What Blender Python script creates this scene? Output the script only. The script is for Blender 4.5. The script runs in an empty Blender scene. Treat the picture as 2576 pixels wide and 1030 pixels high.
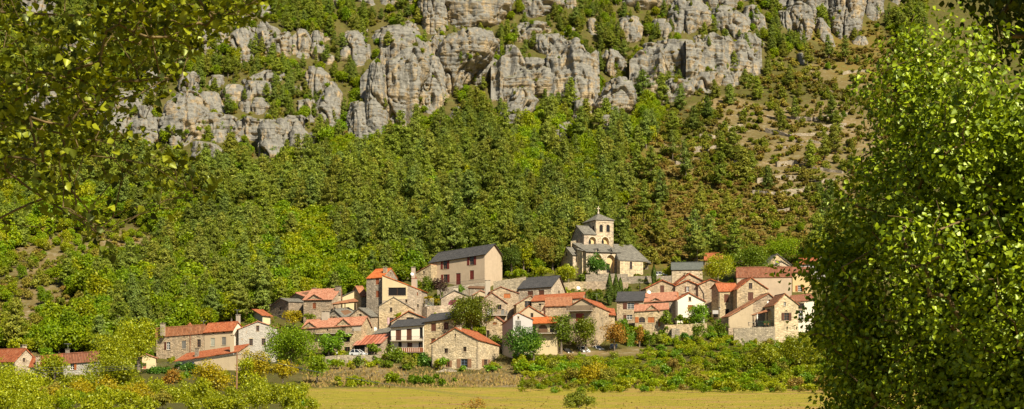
import bpy, math, random
import numpy as np
from mathutils import Vector, Matrix
from mathutils.geometry import tessellate_polygon
random.seed(7); RNG = np.random.default_rng(7)
S = bpy.context.scene; COL = S.collection
FPX, CX, HY, CZ = 3300.0, 1288.0, 940.0, 3.0      # focal length in units of a 2576-wide picture, horizon row, eye height

# ------------------------------------------------------------------ numeric noise
def _hash(x, y, z, seed):
    h = (x.astype(np.uint32)*np.uint32(374761393) + y.astype(np.uint32)*np.uint32(668265263)
         + z.astype(np.uint32)*np.uint32(2246822519) + np.uint32((seed*3266489917) & 0xffffffff))
    h = (h ^ (h >> np.uint32(13)))*np.uint32(1274126177)
    h = (h ^ (h >> np.uint32(15)))*np.uint32(2654435761)
    return (h ^ (h >> np.uint32(16))).astype(np.float64)/4294967295.0
def vnoise(p, seed=0):
    p = np.asarray(p, float); i = np.floor(p).astype(np.int64); f = p-i; f = f*f*f*(f*(f*6-15)+10)
    x, y, z = i[..., 0], i[..., 1], i[..., 2]; r = 0
    for dx in (0, 1):
        wx = f[..., 0] if dx else 1-f[..., 0]
        for dy in (0, 1):
            wy = f[..., 1] if dy else 1-f[..., 1]
            for dz in (0, 1):
                wz = f[..., 2] if dz else 1-f[..., 2]
                r = r + wx*wy*wz*_hash(x+dx, y+dy, z+dz, seed)
    return r*2-1
def fbm(p, octv=4, seed=0, gain=.5):
    p = np.asarray(p, float); a = 1.0; s = 0; n = 0
    for k in range(octv):
        s = s + a*vnoise(p*(2**k)+17.3*k, seed+k); n += a; a *= gain
    return s/n

# ------------------------------------------------------------------ places: the hillside as a surface
def cliff_foot(px):
    return np.interp(px, [-800, 200, 420, 700, 860, 1000, 1250, 1500, 1700, 1900, 2050, 2200, 2350, 2600, 3400],
                     [420, 420, 420, 410, 350, 330, 300, 270, 230, 190, 120, 60, 10, -40, -60])
_PY = np.arange(-700, 6001, 2.0)
def depth(px, py):
    px = np.asarray(px, float); py = np.asarray(py, float)
    low = np.interp(-py, [-6000, -1400, -1030, -975, -928, -690], [2, 24, 112, 262, 300, 390])
    cf = cliff_foot(px)
    mid = 390 + .56*(690-np.maximum(py, cf))
    up = .27*np.clip(cf-py, 0, 340) + .9*np.clip(cf-340-py, 0, None)
    return np.where(py > 690, low, mid + up)
_TX = np.arange(-900, 3501, 100.0)
_TAB = np.array([depth(np.full(_PY.shape, x), _PY) for x in _TX])      # depth along each column
def H(x, y, rough=True):
    """terrain height at world x, y (arrays)"""
    x = np.atleast_1d(np.asarray(x, float)); y = np.atleast_1d(np.asarray(y, float))
    yy = np.clip(y, 4, None); px = np.clip(CX+FPX*x/yy, -899, 3499)
    k = np.clip(((px+900)/100).astype(int), 0, len(_TX)-2); f = (px+900)/100-k
    py = np.empty(x.shape)
    for c in np.unique(k):
        m = k == c
        a = np.interp(yy[m], _TAB[c][::-1], _PY[::-1]); b = np.interp(yy[m], _TAB[c+1][::-1], _PY[::-1])
        py[m] = a*(1-f[m])+b*f[m]
    z = CZ+(HY-py)/FPX*yy
    z = np.where(y < 24, 0.0, z)
    if rough:
        p = np.stack([x, y, 0*x], -1)
        w = np.clip((y-270)/60, 0, 1)
        z = z + fbm(p/26., 4, 3)*(.15+1.5*w*np.clip((y-380)/60, .12, 1)) + fbm(p/4., 3, 5)*(.05+.35*w)
    return z
def W(px, py, Y): return Vector(((px-CX)/FPX*Y, Y, CZ+(HY-py)/FPX*Y))
def G(px, py):
    """ground point seen at a picture position"""
    Y = float(depth(px, py)); X = (px-CX)/FPX*Y
    return Vector((X, Y, float(H(X, Y)[0])))
class View:
    def __init__(s, x0, y0, k): s.x0, s.y0, s.k = x0, y0, k
    def __call__(s, x, y): return ((s.x0+x/s.k)/1.490683, (s.y0+y/s.k)/1.490683)
V1 = View(0, 1100, 2.368); V2 = View(900, 960, 2.342); V3 = View(1300, 900, 2.06); V4 = View(1850, 1000, 2.452)
V5 = View(2050, 780, 2.783); V6 = View(2250, 1000, 2.575); V7 = View(2600, 900, 2.575)
C1 = View(500, 0, 1.471); C2 = View(1300, 0, 1.717); C3 = View(2100, 0, 1.4717); VP = View(0, 0, 1/1.490683)

# ------------------------------------------------------------------ objects
def props(o, label=None, cat=None, group=None, kind=None):
    if label: o['label'] = label
    if cat: o['category'] = cat
    if group: o['group'] = group
    if kind: o['kind'] = kind
    return o
def empty(name, loc, label=None, cat=None, group=None):
    o = bpy.data.objects.new(name, None); o.location = loc; o.empty_display_size = .5; COL.objects.link(o)
    return props(o, label, cat, group)
def link(name, me, parent=None, loc=(0, 0, 0), rz=0, sc=1):
    o = bpy.data.objects.new(name, me); COL.objects.link(o); o.location = loc; o.rotation_euler = (0, 0, rz)
    o.scale = (sc, sc, sc) if not hasattr(sc, '__len__') else sc
    if parent: o.parent = parent
    return o
def np_mesh(name, verts, faces, mats, midx=None, smooth=False, attrs=None, uv=None):
    """verts (n,3); faces (m,k) array of equal-size faces or list of such arrays"""
    me = bpy.data.meshes.new(name)
    if not isinstance(faces, list): faces = [faces]
    faces = [np.asarray(f, np.int32) for f in faces if len(f)]
    loops = np.concatenate([f.ravel() for f in faces]); tot = np.concatenate([np.full(len(f), f.shape[1], np.int32) for f in faces])
    me.vertices.add(len(verts)); me.vertices.foreach_set('co', np.asarray(verts, np.float32).ravel())
    me.loops.add(len(loops)); me.loops.foreach_set('vertex_index', loops)
    me.polygons.add(len(tot)); me.polygons.foreach_set('loop_start', np.concatenate([[0], np.cumsum(tot)[:-1]]).astype(np.int32))
    if midx is not None: me.polygons.foreach_set('material_index', np.asarray(midx, np.int32))
    if smooth: me.polygons.foreach_set('use_smooth', np.ones(len(tot), bool))
    for m in (mats if isinstance(mats, (list, tuple)) else [mats]): me.materials.append(m)
    if uv is not None:
        l = me.uv_layers.new(name='UVMap'); l.uv.foreach_set('vector', np.asarray(uv, np.float32).ravel())
    for k, (dom, arr) in (attrs or {}).items():
        a = me.attributes.new(k, 'FLOAT', dom); a.data.foreach_set('value', np.asarray(arr, np.float32))
    me.update(calc_edges=True); return me

class MB:
    """collects polygons with metre UVs and material slots, builds one mesh"""
    def __init__(s): s.v = []; s.f = []; s.m = []; s.uv = []; s.mats = []
    def slot(s, mat):
        if mat not in s.mats: s.mats.append(mat)
        return s.mats.index(mat)
    def poly(s, pts, mat, uv=None):
        n = len(s.v); pts = [Vector(p) for p in pts]; s.v += pts; s.f.append(tuple(range(n, n+len(pts)))); s.m.append(s.slot(mat))
        if uv is None:
            nrm = Vector((0, 0, 0))
            for i in range(len(pts)): nrm += (pts[i]-pts[0]).cross(pts[(i+1) % len(pts)]-pts[0])
            if nrm.length < 1e-9: nrm = Vector((0, 0, 1))
            nrm.normalize(); u = Vector((0, 0, 1)).cross(nrm)
            u = Vector((1, 0, 0)) if u.length < .05 else u.normalized(); w = nrm.cross(u)
            uv = [(p.dot(u), p.dot(w)) for p in pts]
        s.uv += list(uv)
    def box(s, c, u, v, w, mat):
        """box spanned by corner c and edge vectors"""
        c, u, v, w = Vector(c), Vector(u), Vector(v), Vector(w)
        if u.cross(v).dot(w) < 0: u, v = v, u
        P = [c, c+u, c+u+v, c+v, c+w, c+u+w, c+u+v+w, c+v+w]
        for q in ((0, 3, 2, 1), (4, 5, 6, 7), (0, 1, 5, 4), (1, 2, 6, 5), (2, 3, 7, 6), (3, 0, 4, 7)): s.poly([P[i] for i in q], mat)
    def cbox(s, c, sx, sy, sz, mat, rz=0):
        u = Vector((math.cos(rz), math.sin(rz), 0)); v = Vector((-math.sin(rz), math.cos(rz), 0)); c = Vector(c)
        s.box(c-u*sx/2-v*sy/2, u*sx, v*sy, Vector((0, 0, sz)), mat)
    def prism(s, pts, ext, mat):
        """polygon extruded by ext"""
        pts = [Vector(p) for p in pts]; ext = Vector(ext); nrm = Vector((0, 0, 0))
        for i in range(1, len(pts)-1): nrm += (pts[i]-pts[0]).cross(pts[i+1]-pts[0])
        if nrm.dot(ext) > 0: pts = pts[::-1]
        q = [p+ext for p in pts]; s.poly(pts, mat); s.poly(q[::-1], mat)
        for i in range(len(pts)):
            j = (i+1) % len(pts); s.poly([pts[j], pts[i], q[i], q[j]], mat)
    def tube(s, pts, r, mat, n=6, cap=True):
        pts = [Vector(p) for p in pts]; rs = r if hasattr(r, '__len__') else [r]*len(pts); rings = []
        for i, p in enumerate(pts):
            d = (pts[min(i+1, len(pts)-1)]-pts[max(i-1, 0)]).normalized()
            a = d.cross(Vector((0, 0, 1)) if abs(d.z) < .9 else Vector((1, 0, 0))).normalized(); b = d.cross(a)
            rings.append([p+(a*math.cos(t*2*math.pi/n)+b*math.sin(t*2*math.pi/n))*rs[i] for t in range(n)])
        for A, B in zip(rings, rings[1:]):
            for t in range(n): s.poly([A[t], B[t], B[(t+1) % n], A[(t+1) % n]], mat)
        if cap: s.poly(rings[0], mat); s.poly(rings[-1][::-1], mat)
    def lathe(s, c, prof, mat, n=12, ax=None):
        """profile [(r, h)] round axis ax (default z)"""
        c = Vector(c); ax = Vector(ax or (0, 0, 1)).normalized(); a = ax.orthogonal().normalized(); b = ax.cross(a)
        R = [[c+ax*h+(a*math.cos(t*2*math.pi/n)+b*math.sin(t*2*math.pi/n))*r for t in range(n)] for r, h in prof]
        for A, B in zip(R, R[1:]):
            for t in range(n): s.poly([A[t], A[(t+1) % n], B[(t+1) % n], B[t]], mat)
    def build(s, name, parent=None, origin=(0, 0, 0), smooth=False):
        me = bpy.data.meshes.new(name); o = Vector(origin)
        me.from_pydata([p-o for p in s.v], [], s.f); me.polygons.foreach_set('material_index', s.m)
        if smooth: me.polygons.foreach_set('use_smooth', [True]*len(s.f))
        for m in s.mats: me.materials.append(m)
        l = me.uv_layers.new(name='UVMap'); l.uv.foreach_set('vector', np.array(s.uv, np.float32).ravel())
        me.update(); return link(name, me, parent, (0, 0, 0) if parent else tuple(o))

# ------------------------------------------------------------------ materials
class NT:
    def __init__(s, name):
        s.mat = bpy.data.materials.new(name); s.mat.use_nodes = True; s.t = s.mat.node_tree; s.n = s.t.nodes; s.n.clear()
        s.out = s.n.new('ShaderNodeOutputMaterial')
    def new(s, typ, ins=None, **kw):
        n = s.n.new('ShaderNode'+typ)
        for k, v in kw.items(): setattr(n, k, v)
        for k, v in (ins or {}).items():
            if isinstance(v, bpy.types.NodeSocket): s.t.links.new(v, n.inputs[k])
            else: n.inputs[k].default_value = v
        return n
    def math(s, op, a, b=0.0, c=0.0):
        return s.new('Math', {0: a, 1: b, 2: c}, operation=op).outputs[0]
    def vmul(s, v, k): return s.new('VectorMath', {0: v, 1: k}, operation='MULTIPLY').outputs[0]
    def noise(s, vec, scale, detail=3, rough=.55, out='Fac'):
        return s.new('TexNoise', {'Vector': vec, 'Scale': scale, 'Detail': detail, 'Roughness': rough}).outputs[out]
    def ramp(s, fac, stops, interp='LINEAR'):
        r = s.new('ValToRGB', {'Fac': fac}); e = r.color_ramp; e.interpolation = interp
        while len(e.elements) < len(stops): e.elements.new(.5)
        for el, (p, c) in zip(e.elements, stops): el.position = p; el.color = (*c, 1) if len(c) == 3 else c
        return r.outputs['Color']
    def mix(s, f, a, b, mode='MIX'):
        n = s.new('Mix', data_type='RGBA', blend_type=mode)
        for i, v in ((0, f), (6, a), (7, b)):
            if isinstance(v, bpy.types.NodeSocket): s.t.links.new(v, n.inputs[i])
            else: n.inputs[i].default_value = v if i == 0 else ((*v, 1) if len(v) == 3 else v)
        return n.outputs[2]
    def mrange(s, v, a, b, c=0., d=1.): return s.new('MapRange', {0: v, 1: a, 2: b, 3: c, 4: d}).outputs[0]
    def bump(s, h, dist=.05, st=1.0): return s.new('Bump', {'Height': h, 'Distance': dist, 'Strength': st}).outputs[0]
    def done(s, col, rough=.85, nrm=None, spec=.3, metal=0.0):
        i = {'Base Color': col if isinstance(col, bpy.types.NodeSocket) else (*col, 1), 'Roughness': rough, 'Specular IOR Level': spec, 'Metallic': metal}
        if nrm is not None: i['Normal'] = nrm
        b = s.new('BsdfPrincipled', i); s.t.links.new(b.outputs[0], s.out.inputs[0]); return s.mat
    @property
    def uv(s): return s.new('TexCoord').outputs['UV']
    @property
    def pos(s): return s.new('NewGeometry').outputs['Position']
    @property
    def rnd(s): return s.new('ObjectInfo').outputs['Random']
M = {}
def hsv(t, col, h=.5, s_=1., v=1.):
    return t.new('HueSaturation', {'Color': col, 'Hue': h, 'Saturation': s_, 'Value': v}).outputs[0]
def leaf_mat(name, cols, trans=.35, gloss=.04, rough=.45, var=.35):
    t = NT(name); cols = cols if len(cols) > 1 else cols*2; base = t.ramp(t.rnd, [(i/max(1, len(cols)-1), c) for i, c in enumerate(cols)])
    tint = t.new('Attribute', attribute_name='tint').outputs['Fac']
    loc = t.noise(t.new('ObjectInfo').outputs['Location'], .022, 2, .6); v = t.math('MULTIPLY', t.mrange(tint, 0, 1, 1-var, 1+var), t.mrange(loc, .3, .7, .72, 1.3))
    col = hsv(t, base, t.mrange(tint, 0, 1, .515, .485), 1., v)
    d = t.new('BsdfDiffuse', {'Color': col}); tr = t.new('BsdfTranslucent', {'Color': hsv(t, col, .485, 1.05, 1.25)})
    m1 = t.new('MixShader', {0: trans, 1: d.outputs[0], 2: tr.outputs[0]})
    g = t.new('BsdfGlossy', {'Color': (.75, .85, .45, 1), 'Roughness': rough})
    m2 = t.new('MixShader', {0: gloss, 1: m1.outputs[0], 2: g.outputs[0]})
    t.t.links.new(m2.outputs[0], t.out.inputs[0]); M[name] = t.mat; return t.mat
def bark_mat(name, c1, c2):
    t = NT(name); n = t.noise(t.vmul(t.pos, (6, 6, 1.2)), 1.0, 4)
    M[name] = t.done(t.ramp(n, [(.3, c1), (.7, c2)]), .9, t.bump(n, .04)); return M[name]
leaf_mat('pine', [(.165, .220, .024), (.215, .255, .024), (.160, .220, .040), (.240, .245, .028), (.130, .190, .026)], .35, .02, .5)
leaf_mat('oak', [(.165, .255, .006), (.225, .290, .006), (.135, .235, .008), (.270, .285, .008), (.185, .260, .006)], .35, .02)
leaf_mat('scrub', [(.200, .200, .022), (.160, .195, .016), (.250, .200, .030), (.180, .220, .014), (.240, .165, .035)], .25, .02)
leaf_mat('heath', [(.240, .160, .034), (.260, .190, .040), (.220, .205, .030), (.210, .125, .032), (.190, .190, .024)], .25, .02)
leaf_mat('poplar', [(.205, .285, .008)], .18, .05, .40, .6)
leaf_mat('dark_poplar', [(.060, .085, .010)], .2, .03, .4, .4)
leaf_mat('left_leaf', [(.190, .225, .010)], .28, .05, .40, .85)
leaf_mat('walnut', [(.120, .145, .004)], .3, .04)
leaf_mat('linden', [(.105, .155, .006)], .3, .04)
leaf_mat('yellow_tree', [(.330, .265, .006)], .35, .04)
leaf_mat('lime_tree', [(.275, .305, .006)], .35, .04)
leaf_mat('rust_tree', [(.330, .180, .024)], .3, .03)
leaf_mat('bright_green', [(.125, .235, .006)], .35, .05)
leaf_mat('cypress', [(.075, .115, .012)], .2, .03)
leaf_mat('hedge', [(.050, .125, .008)], .2, .05)
leaf_mat('purple_leaf', [(.075, .040, .035)], .2, .03)
leaf_mat('palm', [(.085, .110, .015)], .2, .06)
bark_mat('bark', (.10, .075, .05), (.22, .18, .13)); bark_mat('pale_bark', (.28, .24, .18), (.45, .40, .32)); bark_mat('twig', (.10, .07, .03), (.24, .17, .07))
# ------------------------------------------------------------------ ground
def ground_mat():
    t = NT('hillside_ground'); p = t.pos
    g = t.new('Attribute', attribute_name='field').outputs['Fac']; bare = t.new('Attribute', attribute_name='bare').outputs['Fac']
    red = t.new('Attribute', attribute_name='red').outputs['Fac']
    n1 = t.noise(p, .06, 5); n2 = t.noise(p, .45, 5, .6); n3 = t.noise(p, 2.2, 3, .6)
    wood = t.ramp(n2, [(.3, (.055, .06, .012)), (.5, (.10, .085, .025)), (.68, (.085, .10, .014))])
    dry = t.ramp(n2, [(.3, (.25, .175, .085)), (.48, (.20, .145, .055)), (.6, (.27, .205, .12)), (.72, (.36, .30, .22))])
    heath = t.ramp(n2, [(.3, (.17, .10, .025)), (.48, (.18, .125, .028)), (.6, (.13, .125, .02)), (.75, (.21, .16, .06))])
    c = t.mix(bare, wood, dry); c = t.mix(red, c, heath)
    fld = t.ramp(t.math('ADD', t.math('MULTIPLY', n1, .55), t.math('MULTIPLY', t.noise(t.vmul(p, (.10, .35, .1)), 1., 4), .45)),
                 [(.40, (.32, .20, .075)), (.46, (.40, .29, .05)), (.51, (.21, .22, .016)), (.56, (.37, .31, .03)), (.62, (.24, .235, .018))])
    fld = t.mix(t.mrange(n3, .45, .8), fld, (.30, .20, .06))
    c = t.mix(g, c, fld)
    c = t.mix(.35, c, t.ramp(n3, [(.3, (.45, .45, .45)), (.7, (1.2, 1.2, 1.2))]), 'MULTIPLY')
    return t.done(c, .95, t.bump(t.math('ADD', n2, n3), .25), .1)
M['ground'] = ground_mat()
def smooth_in(px, py, poly, soft=25.):
    """soft membership of a picture-space ellipse list"""
    r = np.zeros(np.shape(px))
    for cx, cy, rx, ry in poly:
        d = np.sqrt(((px-cx)/rx)**2+((py-cy)/ry)**2); r = np.maximum(r, np.clip((1.15-d)/.3, 0, 1))
    return r
BARE = [(60, 790, 130, 90), (150, 655, 150, 60), (300, 620, 90, 50), (2030, 330, 190, 85), (2040, 440, 200, 70), (1960, 480, 120, 50), (2000, 530, 160, 50),
        (1700, 410, 60, 50), (1850, 290, 110, 40), (2150, 170, 120, 60), (1330, 962, 280, 16), (900, 930, 110, 14), (1290, 930, 90, 30), (2000, 930, 60, 30), (1000, 955, 250, 18), (1510, 888, 150, 16)]
RED = [(1750, 560, 210, 110), (1640, 440, 90, 60), (1900, 610, 200, 60), (1980, 560, 150, 70), (1700, 640, 120, 40), (2140, 120, 110, 70), (1850, 520, 140, 80)]
def build_terrain():
    xs = np.concatenate([np.arange(-420, -280, 10), np.arange(-280, 281, 2.0), np.arange(290, 431, 10)])
    ys = np.concatenate([np.arange(-80, 90, 10), np.arange(90, 280, 3), np.arange(280, 400, 1.6), np.arange(400, 720, 2.2), np.arange(720, 1000, 12)])
    X, Y = np.meshgrid(xs, ys); x, y = X.ravel(), Y.ravel(); z = H(x, y)
    n, m = len(xs), len(ys); i = np.arange((m-1)*n).reshape(m-1, n)[:, :-1].ravel()
    f = np.stack([i, i+1, i+n+1, i+n], 1)
    yy = np.clip(y, 10, None); px = CX+FPX*x/yy; py = HY-(z-CZ)*FPX/yy
    wob = fbm(np.stack([x, y, 0*x], -1)/18., 3, 9)
    bare = np.clip(smooth_in(px+wob*60, py+wob*35, BARE)*(.7+.6*fbm(np.stack([x, y, 0*x], -1)/9., 3, 12)), 0, 1)
    crag = (py < cliff_foot(px)+10)*np.clip(fbm(np.stack([x, y, 0*x], -1)/7., 3, 15)*3+.25, 0, 1); bare = np.maximum(bare, crag*.12)
    red = smooth_in(px+wob*120, py+wob*60, RED)*.75
    field = np.clip((263-y+wob*9-np.clip((px-1400)/60, 0, 9))/8, 0, 1)
    field = np.where((px < 740+wob*40), 0, field)
    me = np_mesh('hillside', np.stack([x, y, z], 1), f, M['ground'], smooth=True, attrs={'bare': ('POINT', bare), 'red': ('POINT', red), 'field': ('POINT', field)})
    props(link('hillside', me), kind='structure')
build_terrain()

# ------------------------------------------------------------------ limestone
def rock_mat():
    t = NT('limestone'); p = t.pos; geo = t.new('NewGeometry'); nz = t.new('SeparateXYZ', {0: geo.outputs['Normal']}).outputs[2]
    n1 = t.noise(p, .09, 4, .6); n2 = t.noise(p, .6, 5, .65); strk = t.noise(t.vmul(p, (.5, .5, .055)), 1.0, 4, .6)
    bed = t.noise(t.vmul(p, (.06, .06, 1.1)), 1.0, 3, .6)
    grey = t.ramp(n2, [(.25, (.125, .12, .108)), (.5, (.205, .195, .168)), (.75, (.30, .28, .23))])
    cream = t.ramp(n2, [(.25, (.27, .195, .105)), (.5, (.39, .295, .17)), (.8, (.50, .39, .235))])
    orange = t.ramp(n2, [(.3, (.44, .22, .09)), (.7, (.52, .32, .16))])
    warm = t.mix(t.mrange(n1, .60, .70), cream, orange)
    w = t.math('ADD', t.math('MULTIPLY', nz, .20), t.math('ADD', t.math('MULTIPLY', strk, .6), t.math('MULTIPLY', n1, .6)))
    c = t.mix(t.mrange(w, .47, .63), warm, grey)
    c = t.mix(t.mrange(bed, .36, .30, 0, .45), c, (.16, .14, .11))
    dk = t.noise(t.vmul(p, (.32, .32, .03)), 1., 3, .6); c = t.mix(t.mrange(dk, .42, .33, 0, .6), c, (.06, .058, .055))
    c = t.mix(t.mrange(nz, .62, .9, 0, .75), c, t.ramp(n2, [(.4, (.16, .13, .06)), (.6, (.12, .13, .03))]))
    b = t.math('ADD', t.math('MULTIPLY', n2, .6), t.math('ADD', t.math('MULTIPLY', bed, .7), t.math('MULTIPLY', t.noise(p, 2.2, 3, .6), .22)))
    return t.done(c, .92, t.bump(b, .9), .15)
M['rock'] = rock_mat()
LEDGES = []; RMASK = np.zeros((320, 1400), bool)
ROCKN = [0]
def rock_mesh(view, rows, rd=None, lean=.30, push=0., N=72, seed=0, amp=1.0):
    push = push*.2 if push > 0 and rd is None else push*.5
    """rows: (y, xl, xr) of the outline from top to foot in the view's own pixels"""
    pr = []
    for y, a, b in rows:
        w_ = .10*(b-a); a, b = a-w_, b+w_
        (xa, yy), (xb, _) = view(a, y), view(b, y); pr.append((yy, xa, xb))
    pr.sort(); ys = np.array([r[0] for r in pr]); xa = np.array([r[1] for r in pr]); xb = np.array([r[2] for r in pr])
    gy = np.arange(max(ys[0], -98), min(ys[-1], 498), 2.)
    for y_ in gy:
        a_, b_ = int(np.interp(y_, ys, xa)/2), int(np.interp(y_, ys, xb)/2); RMASK[int((y_+100)/2), max(a_, 0):max(b_, 0)] = True
    yf = ys[-1]; Yb = float(depth((xa[-1]+xb[-1])/2, min(yf, 690)))+push
    k = Yb/FPX; hgt = (yf-ys[0])*k; wid = (xb-xa).max()*k
    if rd is None: rd = min(max(.5*wid, .3*hgt, 4.), 17.)
    M_ = int(np.clip(hgt/.42, 22, 90)); N = int(np.clip((wid+rd)*2.6/.5, 40, 110))
    tt = np.linspace(0, 1, M_)**.85; cap = 6
    yrow = ys[0]+(yf+14-ys[0])*tt
    XL = np.interp(yrow, ys, xa); XR = np.interp(yrow, ys, xb)
    # soften the outline
    for _ in range(2):
        XL[1:-1] = (XL[:-2]+2*XL[1:-1]+XL[2:])/4; XR[1:-1] = (XR[:-2]+2*XR[1:-1]+XR[2:])/4
    z = CZ+(HY-yrow)/FPX*Yb; hw = (XR-XL)/2*k; cx = ((XL+XR)/2-CX)*k; zf = z[-1]
    yc = Yb+.75*rd+lean*(z-zf)*.8
    th = np.linspace(0, 2*math.pi, N, endpoint=False); e = .92
    cs = np.sign(np.cos(th))*np.abs(np.cos(th))**e; sn = np.sign(np.sin(th))*np.abs(np.sin(th))**e
    rdz = rd*(.55+.45*hw/hw.max())
    rings = [np.stack([cx[i]+hw[i]*cs, yc[i]+rdz[i]*sn, np.full(N, z[i])], 1) for i in range(M_)]
    top = []
    for q in range(cap, 0, -1):
        s_ = math.cos(q/cap*math.pi/2*.97); dz = math.sin(q/cap*math.pi/2)*min(.22*hw[0]+.5, 2.2)
        top.append(np.stack([cx[0]+hw[0]*s_*cs, yc[0]+rdz[0]*s_*sn, np.full(N, z[0]+dz)], 1))
    v = np.array(top+rings); R = v.shape[0]
    rad = np.stack([cs*np.cos(0*th), sn, 0*th], 1)[None].repeat(R, 0).copy(); rad[:cap, :, 2] = .7
    q = v+seed*53.1; sc = np.clip(min(hw.mean(), rd)/5., .35, 1.5)*amp
    big = fbm(q/np.array([7., 7., 10.]), 3, 21)*1.5*sc
    zz = q[..., 2]+fbm(q/9., 2, 31)*1.6
    lay = np.zeros(zz.shape)
    for per, am, sd in ((4.3, .55, 1.7), (1.9, .32, .4), (.8, .13, 2.2)):
        ph = (zz/per+sd+.25*fbm(q/6., 2, 41)) % 1.0
        lay += am*((np.clip(ph*5, 0, 1)-np.clip((ph-.8)*5, 0, 1))-.7)*(0.55+.6*fbm(q/np.array([8, 8, 3.]), 2, 55))
    crack = 0
    for per, am, sd in ((6.5, 2.4, 61), (2.4, .9, 71)):
        nn = np.abs(fbm(q/np.array([per, per, per*4.5]), 2, sd)); crack = crack-am*np.clip(1-nn/.10, 0, 1)**1.2
    fine = fbm(q/1.3, 3, 81)*.35
    d = big+(lay*1.1+crack*1.25+fine)*np.clip(sc, .4, 1.2)
    fade = np.concatenate([np.linspace(.05, 1, cap), np.ones(R-cap)])[:, None]
    v = v+rad*(d*fade)[..., None]; v[:cap, :, 2] += .0
    vv = v.reshape(-1, 3); i = np.arange(R-1)[:, None]*N; j = np.arange(N)[None]; jn = (j+1) % N
    f = np.stack([i+j, i+N+j, i+N+jn, i+jn], -1).reshape(-1, 4)
    vv = np.concatenate([vv, [[cx[0], yc[0], v[0, :, 2].mean()+.1]]]); tip = len(vv)-1
    ft = np.stack([np.full(N, tip), np.arange(N), (np.arange(N)+1) % N], 1)
    # ledges for plants
    a, b_, c = v[:-1, :], v[1:, :], np.roll(v, -1, 1)[:-1, :]
    nr = np.cross(b_-a, c-a); nr /= np.linalg.norm(nr, axis=-1, keepdims=True)+1e-9
    up = np.argwhere((np.abs(nr[..., 2]) > .62) & (a[..., 1] < yc.max()))
    for w in up[RNG.random(len(up)) < .016]: LEDGES.append(tuple(v[w[0], w[1]]))
    for _ in range(int(hw[0]*rd*.035)+1):
        LEDGES.append((cx[0]+RNG.uniform(-.7, .7)*hw[0], yc[0]+RNG.uniform(-.8, .5)*rdz[0], z[0]+.15*hw[0]+.1))
    return np_mesh('limestone_rock', vv, [f, ft], M['rock'], smooth=False)
def cliff(view, rows, **kw):
    ROCKN[0] += 1; kw.setdefault('seed', ROCKN[0])
    o = link('cliff', rock_mesh(view, rows, **kw)); props(o, kind='structure'); return o
def pin(label, view, rows, **kw):
    ROCKN[0] += 1; kw.setdefault('seed', ROCKN[0])
    o = link('limestone_pinnacle', rock_mesh(view, rows, **kw)); props(o, label, 'rock', 'limestone pinnacles of the cliff'); return o
pin('pale slab of limestone just behind the tip of the upper left branch', C1, [(95, 350, 440), (180, 315, 465), (285, 320, 495)])
pin('banded grey limestone dome right of the upper left branch tip', C1, [(135, 545, 610), (200, 490, 635), (300, 520, 655), (335, 560, 658)])
pin('small round limestone knob perched highest above the left rock group', C1, [(20, 700, 735), (60, 685, 752), (112, 692, 740)], push=18)
pin('slanting limestone block right under the perched knob', C1, [(116, 680, 730), (150, 668, 785), (200, 675, 775), (270, 690, 770)], push=8)
pin('short limestone crag with a horn on its right shoulder', C1, [(165, 815, 848), (205, 715, 850), (315, 740, 850)])
pin('broad shouldered pale limestone pillar left of the layered tower', C1, [(155, 900, 950), (200, 860, 970), (310, 865, 960)])
pin('stepped limestone tower with thin layered ledges at its foot', C1, [(158, 970, 1018), (220, 965, 1032), (270, 960, 1050), (305, 965, 1110), (350, 985, 1100)])
pin('beehive shaped limestone pillar with rounded cap and banded foot', C1, [(150, 1178, 1240), (190, 1160, 1262), (250, 1140, 1275), (320, 1125, 1270), (375, 1150, 1255)])
cliff(C1, [(240, 1280, 1300), (340, 1272, 1312)]); cliff(C1, [(140, 1118, 1135), (190, 1112, 1140)], push=14); cliff(C1, [(200, 1050, 1080), (250, 1040, 1082)], push=8)
cliff(C1, [(385, 690, 800), (440, 600, 805), (500, 640, 820)], push=10)
pin('stout pale limestone pillar in the middle of the left crags', C1, [(445, 610, 720), (520, 600, 730), (570, 590, 752), (630, 590, 735)])
cliff(C1, [(465, 500, 575), (500, 480, 600), (570, 500, 590)]); cliff(C1, [(415, 410, 480), (500, 405, 487)], push=8); cliff(C1, [(500, 355, 440), (545, 350, 455), (625, 390, 500), (655, 440, 525)])
pin('tall stacked limestone tower with an orange stain at its foot', C1, [(380, 225, 298), (465, 222, 300), (490, 215, 330), (555, 150, 345), (640, 145, 352), (710, 140, 362), (745, 160, 320), (820, 185, 270)])
pin('square topped limestone column above the right hand split pillars', C1, [(362, 950, 1030), (392, 940, 1058), (470, 938, 1055), (530, 965, 1050), (600, 985, 1040)], push=4)
pin('split limestone pillars standing just below the square topped column', C1, [(440, 1062, 1100), (490, 1050, 1126), (570, 1010, 1130), (640, 1000, 1122), (695, 1030, 1110)])
cliff(C1, [(548, 900, 980), (600, 895, 1000), (670, 905, 1010)]); cliff(C1, [(400, 870, 890), (450, 865, 893)], push=8); cliff(C1, [(480, 880, 920), (520, 880, 925)], push=4)
pin('wide grey limestone bastion with a ledged top above the pines', C1, [(652, 690, 760), (690, 680, 800), (780, 672, 800), (850, 680, 830), (910, 690, 760)])
pin('narrow limestone finger beside the ledged grey bastion', C1, [(660, 865, 905), (720, 855, 940), (800, 855, 940), (880, 860, 935)], push=-2)
cliff(C1, [(650, 780, 840), (720, 780, 850), (830, 790, 850)], push=4); cliff(C1, [(660, 560, 630), (700, 515, 665), (780, 510, 660)], push=2); cliff(C1, [(720, 430, 490), (790, 420, 500)])
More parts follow.
